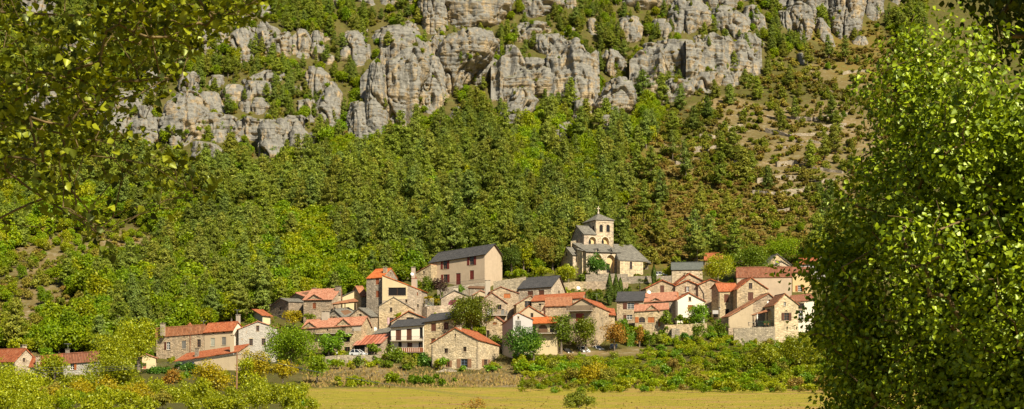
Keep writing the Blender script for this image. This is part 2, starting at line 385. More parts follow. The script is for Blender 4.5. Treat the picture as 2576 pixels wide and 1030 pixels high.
cliff(C1, [(785, 330, 430), (850, 325, 480), (910, 330, 500), (960, 430, 518)]); cliff(C1, [(580, 10, 80), (640, -10, 90), (720, 0, 90)]); cliff(C1, [(380, 20, 100), (470, 10, 130), (540, 30, 120)])
cliff(C1, [(628, 715, 755), (660, 712, 758)], push=2); cliff(C1, [(735, 950, 1030), (790, 940, 1040)], push=-2); cliff(C1, [(-10, 1100, 1150), (55, 1095, 1152)], push=14)
cliff(C1, [(0, 1240, 1320), (40, 1235, 1330)], push=10); cliff(C1, [(-20, 1370, 1450), (45, 1360, 1445)], push=10); cliff(C1, [(60, 560, 640), (140, 540, 650)], push=6); cliff(C1, [(150, 640, 670), (250, 650, 690)], push=3)
for a in ([(0, 10, 110), (60, 0, 130)], [(100, 150, 240), (180, 140, 250)], [(220, 200, 330), (330, 190, 350)], [(230, 60, 130), (300, 40, 150)], [(300, 330, 400), (360, 320, 410)]): cliff(VP, a, push=4)
# central walls
cliff(C2, [(-90, 480, 640), (0, 465, 610), (80, 480, 625), (150, 500, 632), (222, 510, 625)], lean=.12)
cliff(C2, [(-90, 600, 1040), (0, 600, 1030), (80, 620, 985), (150, 640, 950), (200, 660, 780)], push=6, lean=.12)
cliff(C2, [(85, 800, 900), (130, 780, 920), (180, 780, 930)], push=2)
cliff(C2, [(118, 365, 420), (170, 170, 435), (240, 165, 440), (340, 200, 410)], push=6)
cliff(C2, [(402, 145, 215), (500, 125, 230), (640, 120, 230), (780, 120, 240), (890, 130, 250)], lean=.1)
cliff(C2, [(282, 375, 470), (340, 310, 486), (400, 235, 490), (480, 225, 466), (600, 215, 440), (700, 230, 425), (830, 280, 405)], push=-4, lean=.1)
cliff(C2, [(640, 20, 130), (760, 0, 160), (900, 10, 270)], push=2)
cliff(C2, [(350, 490, 590), (480, 480, 610), (620, 440, 620), (740, 440, 590)], push=9)
cliff(C2, [(193, 665, 925), (245, 605, 940), (330, 595, 900), (440, 600, 790), (540, 610, 740), (640, 600, 670)], push=-2, lean=.12)
cliff(C2, [(235, 890, 938), (320, 880, 942)], push=2)
pin('grey limestone buttress in the shadowed gully of the central wall', C2, [(370, 850, 960), (420, 810, 972), (500, 790, 905), (560, 815, 880)])
cliff(C2, [(230, 545, 625), (275, 530, 630)], push=10); cliff(C2, [(-60, 1130, 1400), (20, 1110, 1380), (80, 1120, 1300), (140, 1115, 1190)], push=10); cliff(C2, [(-60, 1390, 1500), (30, 1385, 1480), (80, 1390, 1470)], push=8)
cliff(C2, [(140, 1120, 1300), (180, 1050, 1310), (240, 1045, 1220), (290, 1050, 1150)], push=8)
cliff(C2, [(218, 1200, 1400), (260, 1190, 1420), (330, 1220, 1420), (390, 1290, 1415)], push=4)
pin('leaning pale limestone block hanging over the central slope', C2, [(255, 1400, 1500), (330, 1412, 1530), (430, 1420, 1556), (510, 1440, 1558)], push=1)
cliff(C2, [(480, 1405, 1500), (560, 1400, 1540), (690, 1395, 1500)], push=0)
cliff(C2, [(372, 1150, 1400), (450, 1030, 1420), (530, 960, 1400), (600, 945, 1300), (660, 950, 1200)], push=0)
cliff(C2, [(280, 1025, 1080), (360, 1025, 1135), (440, 1020, 1140)], push=5)
cliff(C2, [(555, 1080, 1180), (620, 1060, 1215), (690, 1000, 1180), (760, 980, 1150), (830, 990, 1060)], push=-4)
cliff(C2, [(190, 1390, 1490), (255, 1390, 1506)], push=10)
pin('slim limestone column standing alone between green gullies', C2, [(110, 1560, 1605), (170, 1555, 1620), (245, 1565, 1620)], push=10)
pin('isolated pale boulder standing among the pines below the cliff', C2, [(682, 690, 735), (730, 665, 742), (795, 658, 710)], push=-4)
pin('dark cleft boulder among bushes below the central wall', C2, [(805, 1340, 1395), (850, 1325, 1455), (905, 1330, 1440)]); cliff(C2, [(845, 1255, 1300), (925, 1250, 1300)])
cliff(C2, [(790, 1400, 1460), (870, 1400, 1462)], push=2); cliff(C2, [(690, 535, 575), (720, 540, 570)])
def band(pts, push=9., seed=0, buttress=5., wavy=9):
    """a continuous cliff wall: pts = (px, top, foot) along the picture, built as a real surface set back from the towers"""
    ROCKN[0] += 1; pts = np.array(pts, float); xs = np.arange(pts[0, 0], pts[-1, 0], 2.4); top = np.interp(xs, pts[:, 0], pts[:, 1])+vnoise(np.stack([xs/26., 0*xs, 0*xs+seed], 1))*wavy; foot = np.interp(xs, pts[:, 0], pts[:, 2])
    nv = 70; v = np.linspace(0, 1, nv)[:, None]; Yb = np.array([float(depth(a, b)) for a, b in zip(xs, foot)])+push*1.0+7; Yb = np.convolve(np.pad(Yb, 12, 'edge'), np.ones(25)/25, 'valid'); k = Yb/FPX
    zt = CZ+(HY-top)*k; zf = CZ+(HY-foot)*k-3; Z = zf+(zt-zf)*v; X = np.repeat(((xs-CX)*k)[None], nv, 0); q = np.stack([X, Z*.22, 0*X+seed*9.7], -1)
    ridge = 1-np.abs(fbm(q/11., 3, 5+seed))*2.2; Y = Yb+.16*(Z-zf)-ridge*buttress*1.3
    p3 = np.stack([X, Y, Z], -1); zz = Z+fbm(p3/10., 2, 31)*1.6; lay = 0
    for per, am in ((5.5, 1.3), (2.1, .55)):
        ph = (zz/per+.25*fbm(p3/6., 2, 41)) % 1.; lay = lay+am*(np.clip(ph*5, 0, 1)-np.clip((ph-.8)*5, 0, 1))*(.5+.7*fbm(p3/np.array([9, 9, 3.]), 2, 55))
    nn = np.abs(fbm(p3/np.array([3.4, 3.4, 15.]), 2, 61)); Y = Y-lay+1.8*np.clip(1-nn/.1, 0, 1)-fbm(p3/2.2, 3, 77)*.7
    back = [np.stack([X[-1], Y[-1]+d, Z[-1]+h], -1) for d, h in ((1.2, .4), (4, .8), (12, 1.5))]
    P = np.concatenate([np.stack([X, Y, Z], -1), np.array(back)]); R, N = P.shape[:2]; i = np.arange(R-1)[:, None]*N; j = np.arange(N-1)[None]
    f = np.stack([i+j, i+j+1, i+N+j+1, i+N+j], -1).reshape(-1, 4)
    for _ in range(int(len(xs)*.28)):
        a, b = RNG.integers(int(nv*.25), nv), RNG.integers(0, N)
        if a > nv-6 or lay[a, b] > .9: LEDGES.append((X[a, b], Y[a, b], Z[a, b]-.1))
    props(link('cliff', np_mesh('limestone_rock', P.reshape(-1, 3), f, M['rock'], smooth=False)), kind='structure')
band([(905, 190, 330), (960, 120, 340), (1060, 95, 320), (1110, 105, 250), (1200, 80, 240), (1260, 100, 210)], 11, 1, 6)
band([(1235, 165, 300), (1290, 130, 300), (1335, 150, 300)], 8, 2, 4, 18)
band([(1375, 120, 300), (1440, 95, 310), (1510, 135, 300)], 9, 12, 4, 20)
band([(1585, 150, 280), (1640, 120, 275), (1690, 150, 260)], 9, 13, 4, 18)
band([(1725, 110, 255), (1800, 85, 240), (1860, 110, 225), (1915, 130, 200)], 10, 3, 4, 22)
band([(1030, -60, 85), (1160, -60, 110), (1290, -60, 90), (1330, -20, 70)], 12, 4, 5)
band([(1400, -60, 50), (1560, -60, 60), (1750, -60, 75), (1930, -60, 65)], 14, 5, 5)
band([(1960, -60, 95), (2080, -60, 90), (2200, -60, 70), (2270, -40, 30)], 9, 6, 5)
band([(470, 85, 150), (600, 75, 170), (720, 90, 200), (860, 90, 165), (930, 80, 150)], 12, 7, 5)
band([(400, 330, 400), (520, 290, 395), (660, 300, 400), (770, 300, 385)], 7, 8, 4)
# right walls
cliff(C3, [(-50, 320, 620), (20, 325, 600), (60, 350, 520)], push=12, lean=.1); cliff(C3, [(-50, 770, 1010), (40, 790, 990), (85, 800, 960)], push=16, lean=.1)
pin('round shouldered limestone block above the wooded cleft', C3, [(85, 345, 440), (130, 318, 458), (200, 325, 445), (250, 340, 400)], push=6)
cliff(C3, [(105, 525, 610), (150, 515, 617), (235, 540, 600)], push=4)
cliff(C3, [(-20, 650, 800), (50, 618, 828), (120, 622, 832), (200, 620, 730)], push=7)
cliff(C3, [(15, 875, 960), (70, 860, 1030), (150, 850, 1038), (230, 920, 1042)], push=4)
cliff(C3, [(22, 1040, 1090), (80, 1030, 1130), (150, 1035, 1145), (195, 1060, 1140)], push=6)
cliff(C3, [(180, 1010, 1090), (230, 985, 1118), (285, 1000, 1105)], push=3)
pin('great rounded limestone head in the middle of the right crags', C3, [(215, 565, 735), (265, 550, 738), (340, 565, 728), (445, 615, 720)])
cliff(C3, [(190, 750, 830), (250, 745, 845), (285, 760, 840)], push=7)
pin('grey limestone boulder beside the great rounded head', C3, [(285, 760, 830), (330, 730, 842), (412, 745, 835)])
pin('flat faced grey boulder at the right foot of the crags', C3, [(288, 985, 1100), (340, 968, 1117), (415, 985, 1112)])
cliff(C3, [(400, 780, 900), (440, 745, 890), (505, 750, 880)], push=-2); cliff(C3, [(440, 600, 735), (490, 560, 735), (560, 550, 660)], push=-2); cliff(C3, [(400, 905, 985), (475, 895, 985)], push=-1)
cliff(C3, [(200, 890, 950), (260, 890, 990), (300, 900, 960)], push=6); cliff(C3, [(400, 410, 460), (470, 400, 560), (560, 420, 540)], push=3); cliff(C3, [(230, 480, 555), (350, 460, 560), (420, 470, 590)], push=10)
pin('rounded grey limestone boulder perched on the ruddy pillar', C3, [(275, 250, 330), (320, 210, 365), (380, 230, 372), (445, 270, 360)], push=2)
pin('ruddy broken limestone pillar below the rounded boulder', C3, [(430, 270, 400), (490, 250, 412), (560, 215, 400), (660, 250, 340)], push=-2)
cliff(C3, [(410, 20, 130), (500, 15, 140), (570, 30, 110)], push=-2); cliff(C3, [(560, 90, 170), (650, 90, 175)], push=-3); cliff(C3, [(640, 230, 290), (720, 225, 280)], push=-4); cliff(C3, [(685, 0, 70), (750, -5, 75)], push=-3)
cliff(C3, [(50, 1225, 1285), (120, 1222, 1295), (190, 1240, 1290)], push=5)
pin('tall pale limestone wall beside the shadowed cleft on the right', C3, [(-60, 1310, 1425), (50, 1285, 1425), (140, 1285, 1412), (240, 1305, 1370)])
pin('cracked grey limestone post between the two pale right walls', C3, [(90, 1430, 1465), (140, 1430, 1490), (250, 1435, 1520)], push=0); cliff(C3, [(20, 1470, 1520), (100, 1465, 1530)], push=6)
pin('broad pale limestone wall rising beyond the dry slope', C3, [(-60, 1550, 1700), (50, 1530, 1692), (150, 1525, 1665), (220, 1540, 1600)])
cliff(C3, [(-60, 1695, 1800), (60, 1690, 1790), (115, 1695, 1760)]); cliff(C3, [(-60, 1820, 1900), (40, 1815, 1890)], push=6)
cliff(C3, [(200, 1640, 1700), (240, 1620, 1710)], amp=.6); cliff(C3, [(290, 1320, 1350), (350, 1318, 1356)], amp=.7)

# ------------------------------------------------------------------ tree prototypes
def leaf_cards(pts, nrm, size, asp=.62, rng=RNG, droop=0., jit=.9):
    """one small diamond leaf or spray per point, facing roughly along nrm"""
    n = len(pts); d = nrm+rng.normal(0, jit, (n, 3)); d /= np.linalg.norm(d, axis=1, keepdims=True)+1e-9
    r = rng.normal(0, 1, (n, 3)); r[:, 2] -= droop; u = np.cross(d, r); u /= np.linalg.norm(u, axis=1, keepdims=True)+1e-9; w = np.cross(u, d)
    s = (size*rng.uniform(.65, 1.35, n))[:, None]
    v = np.stack([pts-u*s*.55, pts+w*s*asp*.5+d*s*.08, pts+u*s*.55, pts-w*s*asp*.5+d*s*.08], 1).reshape(-1, 3)
    return v, np.arange(4*n).reshape(n, 4)
def tube_np(pts, rad, n=5):
    pts = np.asarray(pts, float); out = []
    for i, p in enumerate(pts):
        d = pts[min(i+1, len(pts)-1)]-pts[max(i-1, 0)]; d = d/(np.linalg.norm(d)+1e-9)
        a = np.cross(d, [0, 0, 1.] if abs(d[2]) < .9 else [1., 0, 0]); a /= np.linalg.norm(a)+1e-9; b = np.cross(d, a)
        t = np.arange(n)*2*math.pi/n; out.append(p+(np.cos(t)[:, None]*a+np.sin(t)[:, None]*b)*rad[i])
    m = len(pts); i = np.arange(m-1)[:, None]*n; j = np.arange(n)[None]; jn = (j+1) % n
    return np.concatenate(out), np.stack([i+j, i+jn, i+n+jn, i+n+j], -1).reshape(-1, 4)
def join(parts):
    V, F, o = [], [], 0
    for v, f in parts: V.append(v); F.append(f+o); o += len(v)
    return np.concatenate(V), np.concatenate(F)
def tree_mesh(name, wood, leaves, bark, leaf):
    """one mesh: trunk and limbs in slot 0, foliage in slot 1"""
    v1, f1 = wood; v2, f2 = leaves
    tint = np.concatenate([np.full(len(f1), .5), RNG.random(len(f2))])
    return np_mesh(name, np.concatenate([v1, v2]), np.concatenate([f1, f2+len(v1)]), [bark, leaf], np.concatenate([np.zeros(len(f1), int), np.ones(len(f2), int)]), attrs={'tint': ('FACE', tint)})
def pine(h, r, leaf='pine', dens=1., open_=.25, size=.62):
    wob = RNG.uniform(-.25, .25, 2); zz = np.linspace(0, h*.97, 7)
    tr = np.stack([wob[0]*np.sin(zz/h*3), wob[1]*np.sin(zz/h*4), zz], 1); wood = [tube_np(tr, .16*h/10*(1-zz/h*.9)+.02)]; P, Nn = [], []
    z = h*open_
    while z < h*.99:
        f = (z-h*open_)/(h*(1-open_)); rr = r*(1-f)**.85*1.28*(.35+.65*min(1, f*4+.3))*RNG.uniform(.75, 1.15)+.15
        nb = RNG.integers(4, 7); a0 = RNG.uniform(0, 6.28)
        for b in range(nb):
            if RNG.random() < .12: continue
            a = a0+b*6.283/nb+RNG.uniform(-.35, .35); L = rr*RNG.uniform(.6, 1.15); up = .10+.5*f
            d = np.array([math.cos(a), math.sin(a), up]); base = np.array([wob[0]*math.sin(z/h*3), wob[1]*math.sin(z/h*4), z])
            if L > .9: wood.append(tube_np([base, base+d*L*.8], [.045, .015], 3))
            k = max(2, int(L*4.2*dens)); t_ = RNG.uniform(.28, 1, k)
            q = base+d*L*t_[:, None]
            for c in q:
                m = int(5*dens)+1; P.append(c+RNG.normal(0, 1, (m, 3))*np.array([.36, .36, .16])); Nn.append(np.tile(np.array([d[0]*.9, d[1]*.9, .75]), (m, 1)))
        z += h*.055*RNG.uniform(.7, 1.2)
    P = np.concatenate(P); return join(wood), leaf_cards(P, np.concatenate(Nn), size, .42, jit=.55)
def crown(h, rx, rz, zc, lobes, n, size, leaf, trunk=True, jit=.7, shell=.55):
    C = []; R = []
    for _ in range(lobes):
        d = RNG.normal(0, 1, 3); d /= np.linalg.norm(d); s = RNG.uniform(.35, .8)
        C.append(np.array([d[0]*rx*s, d[1]*rx*s, zc+d[2]*rz*s])); R.append(RNG.uniform(.30, .5)*min(rx, rz*1.1))
    for _ in range(3): C.append(np.array([RNG.uniform(-.2, .2)*rx, RNG.uniform(-.2, .2)*rx, zc+RNG.uniform(-.3, .3)*rz])); R.append(.62*min(rx, rz))
    C = np.array(C); R = np.array(R); k = RNG.choice(len(R), n, p=R**2/np.sum(R**2))
    d = RNG.normal(0, 1, (n, 3)); d /= np.linalg.norm(d, axis=1, keepdims=True)
    d[:, 2] = np.where(d[:, 2] < -.5, -d[:, 2], d[:, 2])
    P = C[k]+d*(R[k]*(RNG.uniform(shell, 1.12, n)))[:, None]; P[:, 2] = np.maximum(P[:, 2], .1)
    wood = []
    if trunk:
        z0 = zc-rz*.2; b = np.array([[0, 0, -.3], [RNG.uniform(-.1, .1), RNG.uniform(-.1, .1), z0*.5], [RNG.uniform(-.2, .2), 0, z0]])
        wood.append(tube_np(b, [.035*h+.03, .026*h+.02, .018*h+.01]))
        for c in C[:8]: wood.append(tube_np([b[1]*.5+b[2]*.5, (b[2]+c)/2+np.array([0, 0, .1*h*RNG.uniform(-.3, .5)]), c], [.014*h, .009*h, .003*h], 4))
    else: wood.append(tube_np([[0, 0, -.2], [0, 0, zc]], [.05, .02], 4))
    return join(wood), leaf_cards(P, d, size, .7, jit=jit)
PROTO = {}
def protos(kind, meshes): PROTO[kind] = meshes
protos('pine_tree', [tree_mesh('pine', *pine(h, r, dens=1.0, open_=o), M['bark'], M['pine']) for h, r, o in ((12, 3.0, .12), (11, 2.7, .2), (13, 2.9, .15), (10, 3.1, .08), (14, 2.7, .25), (9, 2.8, .05), (12, 3.5, .3))])
protos('broadleaf_tree', [tree_mesh('broadleaf', *crown(h, r*1.1, h*.46, h*.5, lb+4, 1900, .60, 'oak'), M['bark'], M['oak']) for h, r, lb in ((8, 3.2, 16), (9, 3.0, 18), (7, 3.4, 15), (8, 2.7, 14), (6.5, 3.0, 13), (10, 3.2, 20))])
protos('shrub', [tree_mesh('shrub', *crown(h, r, h*.5, h*.5, lb, 420, .42, 'scrub', False), M['bark'], M['scrub']) for h, r, lb in ((2.0, 1.4, 8), (1.6, 1.5, 7), (2.5, 1.5, 9), (1.4, 1.1, 6))])
protos('heath', [tree_mesh('heath', *crown(h, r, h*.5, h*.45, lb, 260, .36, 'heath', False), M['bark'], M['heath']) for h, r, lb in ((1.1, 1.3, 8), (.9, 1.5, 8), (1.4, 1.2, 7))])

def in_village(px, py): return py > np.interp(px, [-200, 0, 260, 390, 600, 680, 900, 1040, 1280, 1400, 1640, 2000, 2400], [885, 885, 895, 855, 815, 775, 745, 700, 700, 685, 672, 672, 685])
def _soft(px, py, lst): return float(smooth_in(np.array([px]), np.array([py]), lst)[0])
ROCKBOX = [(470, 60, 900, 130), (880, 0, 1260, 140), (1400, 0, 1900, 200), (930, 130, 1250, 260), (400, 190, 860, 380), (1240, 70, 1550, 230), (1560, 40, 1940, 190)]
def scatter():
    want = {k: [] for k in KLAB}
    n_try = 0; cells = {}
    def ok(X, Y, r):
        i, j = int(X//4), int(Y//4)
        for a in (-1, 0, 1):
            for b in (-1, 0, 1):
                for (x, y, q) in cells.get((i+a, j+b), ()):
                    if (x-X)**2+(y-Y)**2 < ((q+r)*.5)**2: return False
        cells.setdefault((i, j), []).append((X, Y, r)); return True
    for _ in range(42000):
        px = random.uniform(-120, 2330); py = random.uniform(-70, 935)
        if in_village(px, py): continue
        cf = float(cliff_foot(px)); nz = float(fbm(np.array([[px/150., py/80., 0]]), 3, 101)[0]); red = _soft(px+nz*90, py+nz*60, RED); bare = _soft(px+nz*60, py+nz*40, BARE); u = random.random()
        hi = py < cf
        leafy = np.clip((px*.35+py-900)/-300, 0, 1)   # 1 = conifer side
        lowleft = px < 950 and py > 470+.12*px
        kind = None
        if hi:
            rb = any(a < px < c and b < py < d for a, b, c, d in ROCKBOX)
            if rb and u < .2: continue
            kind = 'pine_tree' if random.random() < (.42 if px < 1300 else .3)+nz*.4 else ('broadleaf_tree' if random.random() < .4 else 'shrub')
            s = random.uniform(.45, .95)*(1.3 if kind == 'shrub' else 1)
        elif lowleft:
            if bare > .3 and u < .72*bare: continue
            kind = 'broadleaf_tree' if random.random() < .80+nz*.5 else 'pine_tree'; s = random.uniform(.55, 1.15)
            if bare > .3: kind = random.choice(['broadleaf_tree', 'shrub', 'shrub', 'heath']); s = random.uniform(.35, .6) if kind == 'broadleaf_tree' else random.uniform(.7, 1.5)
        else:
            sparse = max(red, bare, _soft(px, py, [(2000, 400, 330, 230)]))
            if sparse > .2:
                if bare > .35 and red < .3 and u < .62: continue
                if u < .88: kind = 'heath' if random.random() < (.75 if red > .3 else .4)+nz*.5 else 'shrub'; s = random.uniform(.8, 1.9)
                else: kind = random.choice(['pine_tree', 'shrub', 'shrub', 'broadleaf_tree', 'shrub', 'shrub'] if random.random() < .35 else ['shrub']); s = random.choice([random.uniform(.4, .7), random.uniform(.7, 1.2)]) if kind == 'pine_tree' else random.uniform(.9, 1.8) if kind == 'shrub' else random.uniform(.3, .55)
            else:
                pr = .70+nz*1.1-(.3 if px > 1230 and py < 370 else 0)
                kind = 'pine_tree' if random.random() < pr else 'broadleaf_tree'; s = random.choice([random.uniform(.5, .95), random.uniform(.8, 1.25), random.uniform(1.0, 1.5)]) * (1 if kind == 'pine_tree' else .8)
        Y = float(depth(px, py)); X = (px-CX)/FPX*Y
        r = {'pine_tree': 2.0, 'broadleaf_tree': 2.6, 'shrub': 1.3, 'heath': .8}[kind]*s
        if py < 470 and px > 0:
            hp = {'pine_tree': 11, 'broadleaf_tree': 8, 'shrub': 2.2, 'heath': 1}[kind]*s*FPX/float(depth(px, py)); hit_ = any(RMASK[int(np.clip((py-hp*q_+100)/2, 0, 319)), int(min(px/2+o_, 1399))] for q_ in (.15, .5, .85) for o_ in (-3, 3))
            if hit_ and random.random() < .9: continue
        if py > 640 and near_house(X, Y, 1.5): continue
        if not ok(X, Y, r*(.72 if hi else .95)): continue
        want[kind].append((X, Y, s))
    for px, py, s_ in ((2095, 312, 1.1), (1870, 452, 1.35), (1812, 474, 1.3), (1725, 455, 1.2), (1650, 602, 1.0), (1762, 562, .9), (2040, 424, 1.0), (2065, 500, .7), (1690, 352, 1.1), (1600, 452, 1.2), (1640, 462, 1.3), (1905, 252, 1.0), (1835, 262, 1.1), (1985, 222, .9), (2032, 165, .9), (2085, 150, 1.0), (1660, 520, 1.0),
                       (1780, 300, 1.1), (1745, 330, 1.2), (1560, 400, 1.3), (1580, 520, 1.2), (1530, 560, 1.1), (1840, 405, 1.2), (1890, 430, 1.0), (1955, 300, .7), (1710, 280, 1.1), (2010, 250, .7), (1620, 560, 1.1), (1930, 190, 1.0), (2000, 120, .9), (2150, 100, .8), (1875, 215, .9), (1800, 245, 1.0)):
        Y = float(depth(px, py)); want['pine_tree'].append(((px-CX)/FPX*Y, Y, s_))
    for k in want:
        arr = np.array(want[k]); z = H(arr[:, 0], arr[:, 1]); want[k] = [(a[0], a[1], zz-.15, a[2]) for a, zz in zip(arr, z)]
    for (x, y, z) in LEDGES:
        if random.random() < .45: want['shrub'].append((x, y, z-.15, random.uniform(.45, 1.0)))
        elif random.random() < .12: want['pine_tree'].append((x, y, z-.2, random.uniform(.25, .45)))
        elif random.random() < .3: want['broadleaf_tree'].append((x, y, z-.3, random.uniform(.25, .4)))
    return want
def gn_scatter(name, kind, items):
    """the uncountable rest of a kind: one object whose points carry copies of the prototypes"""
    col = bpy.data.collections.new(name+' kinds')
    for me in PROTO[kind]: col.objects.link(bpy.data.objects.new(name+'_kind', me))
    n = len(items); a = np.array(items)
    me = bpy.data.meshes.new(name); me.vertices.add(n); me.vertices.foreach_set('co', a[:, :3].astype(np.float32).ravel())
    r = me.attributes.new('rz', 'FLOAT_VECTOR', 'POINT'); r.data.foreach_set('vector', np.stack([RNG.uniform(-.06, .06, n), RNG.uniform(-.06, .06, n), RNG.uniform(0, 6.28, n)], 1).astype(np.float32).ravel())
    s = me.attributes.new('sc', 'FLOAT', 'POINT'); s.data.foreach_set('value', a[:, 3].astype(np.float32))
    ix = me.attributes.new('ix', 'INT', 'POINT'); ix.data.foreach_set('value', RNG.integers(0, len(PROTO[kind]), n).astype(np.int32))
    o = link(name, me); ng = bpy.data.node_groups.new(name, 'GeometryNodeTree')
    ng.interface.new_socket('Geometry', in_out='INPUT', socket_type='NodeSocketGeometry'); ng.interface.new_socket('Geometry', in_out='OUTPUT', socket_type='NodeSocketGeometry')
    N = ng.nodes; gi = N.new('NodeGroupInput'); go = N.new('NodeGroupOutput'); ip = N.new('GeometryNodeInstanceOnPoints'); ci = N.new('GeometryNodeCollectionInfo')
    ci.inputs['Collection'].default_value = col; ci.inputs['Separate Children'].default_value = True; ci.inputs['Reset Children'].default_value = True
    L = ng.links.new; L(gi.outputs[0], ip.inputs['Points']); L(ci.outputs[0], ip.inputs['Instance']); ip.inputs['Pick Instance'].default_value = True
    for nm, typ, sock in (('rz', 'FLOAT_VECTOR', 'Rotation'), ('sc', 'FLOAT', 'Scale'), ('ix', 'INT', 'Instance Index')):
        q = N.new('GeometryNodeInputNamedAttribute'); q.data_type = typ; q.inputs['Name'].default_value = nm; L(q.outputs[0], ip.inputs[sock])
    L(ip.outputs[0], go.inputs[0]); md = o.modifiers.new('copies', 'NODES'); md.node_group = ng
    return props(o, kind='stuff')
def px_of(x, y, z): return CX+FPX*x/y, HY-FPX*(z-CZ)/y
def zone(x, y, z):
    px, py = px_of(x, y, z); cf = float(cliff_foot(px))
    if py < cf: return 'among the limestone crags' + (' above the left gully' if px < 900 else ' of the central wall' if px < 1500 else ' above the dry terraces')
    if px < 420: return 'on the slope behind the far left houses'
    if px < 900: return 'on the slope above the long red roofed row'
    if px < 1280: return 'in the wood behind the pink manor'
    if px < 1600: return 'in the wood behind the church'
    if px < 1800: return 'on the russet heath right of the church tower'
    return 'on the dry stone terraced slope'
KLAB = {'pine_tree': ('green pine with layered boughs ', 'pine tree'), 'broadleaf_tree': ('yellow green leafy tree ', 'tree'), 'shrub': ('low olive green shrub ', 'shrub'), 'heath': ('low russet heath clump ', 'heath')}
def plant_forest():
    want = scatter()
    for k, items in want.items():
        def size(it):
            px, py = px_of(*it[:3]); vis = 1 if -40 < px < 2150 and -20 < py < 900 else .05
            return it[3]/it[1]*vis
        items = sorted(items, key=size, reverse=True); top = items[:300]; rest = items[300:]
        lab, cat = KLAB[k]
        for x, y, z, s in top:
            me = random.choice(PROTO[k]); o = link(k if k != 'heath' else 'heath_clump', me, None, (x, y, z), random.uniform(0, 6.28), (s*random.uniform(.9, 1.1), s*random.uniform(.9, 1.1), s*random.uniform(.85, 1.2)*(.7 if k == 'heath' else 1)))
            zn = zone(x, y, z); props(o, lab+zn, cat, cat+'s '+zn)
        if rest: gn_scatter({'pine_tree': 'pine_woods', 'broadleaf_tree': 'broadleaf_woods', 'shrub': 'shrubbery', 'heath': 'heath_vegetation'}[k], k, rest)
        print('FOREST', k, len(items))
# ------------------------------------------------------------------ building materials
def stone_mat(name, cols, mortar, k=1.0, plaster=0.0, pl=(.62, .56, .45)):
    t = NT(name); uv = t.uv; sc = t.vmul(uv, (1.8*k, 3.3*k, 1)); vo = t.new('TexVoronoi', {'Vector': sc, 'Scale': 1.0, 'Randomness': .85}); p = t.pos
    ed = t.new('TexVoronoi', {'Vector': sc, 'Scale': 1.0, 'Randomness': .85}, feature='DISTANCE_TO_EDGE').outputs['Distance']
    r = t.new('SeparateColor', {0: vo.outputs['Color']}).outputs[0]
    c = t.ramp(r, [(i/(len(cols)-1), x) for i, x in enumerate(cols)])
    c = t.mix(.45, c, hsv(t, c, .5, 1.15, t.mrange(r, 0, 1, .55, 1.45))); c = t.mix(t.mrange(ed, .10, .03, 0, .6), c, mortar)
    n1 = t.noise(p, .35, 4, .6); n2 = t.noise(p, 1.6, 4, .6)
    c = t.mix(t.mrange(n1, .38, .66, 0, .75), c, t.mix(.6, c, (.24, .20, .145))); c = t.mix(t.mrange(t.noise(t.vmul(p, (1.6, 1.6, .22)), 1., 3, .6), .55, .72, 0, .45), c, (.17, .145, .11))
    if plaster:
        ms = t.mrange(t.math('ADD', n1, t.math('MULTIPLY', n2, .35)), .72-plaster*.3, .76-plaster*.3); c = t.mix(ms, c, t.ramp(n2, [(.3, tuple(x*.72 for x in pl)), (.7, pl)]))
    c = hsv(t, c, t.mrange(t.rnd, 0, 1, .492, .508), t.mrange(t.rnd, 0, 1, .80, .98), t.mrange(t.rnd, 0, 1, .84, 1.12))
    b = t.math('ADD', t.mrange(ed, 0, .18), t.math('MULTIPLY', n2, .5))
    M[name] = t.done(c, .92, t.bump(b, .05), .15)
def plaster_mat(name, col, dirt=.25):
    t = NT(name); p = t.pos; n1 = t.noise(p, .5, 5, .65); n2 = t.noise(t.vmul(p, (3, 3, .35)), 1., 4, .6)
    c = t.mix(t.mrange(n1, .4, .7, 0, dirt), col, tuple(x*.6 for x in col)); c = t.mix(t.mrange(n2, .55, .75, 0, dirt), c, tuple(x*.55 for x in col))
    M[name] = t.done(c, .93, t.bump(n1, .03), .12)
def tile_mat(name, cols, per=.34, row=.4, lich=.3, lcol=(.30, .27, .20)):
    t = NT(name); uv = t.uv; sp = t.new('SeparateXYZ', {0: uv}); u = sp.outputs[0]; v = sp.outputs[1]; p = t.pos
    wv = t.math('ABSOLUTE', t.math('SINE', t.math('MULTIPLY', u, math.pi/per))); rw = t.math('FRACT', t.math('DIVIDE', v, row))
    cell = t.new('CombineXYZ', {0: t.math('FLOOR', t.math('DIVIDE', u, per)), 1: t.math('FLOOR', t.math('DIVIDE', v, row))}).outputs[0]
    wn = t.new('TexWhiteNoise', {'Vector': cell}, noise_dimensions='3D').outputs['Value']; n1 = t.noise(p, .7, 4, .6); n2 = t.noise(p, 3., 3, .6)
    c = t.ramp(t.math('ADD', t.math('MULTIPLY', wn, .45), t.math('MULTIPLY', n1, .55)), [(.25+.5*i/(len(cols)-1), x) for i, x in enumerate(cols)])
    c = t.mix(t.mrange(n2, .52, .72, 0, lich), c, lcol)
    c = t.mix(t.mrange(wv, .5, .1, 0, .8), c, tuple(x*.25 for x in cols[0]))
    h = t.math('ADD', wv, t.math('MULTIPLY', rw, .35))
    M[name] = t.done(c, .85, t.bump(h, .07), .2)
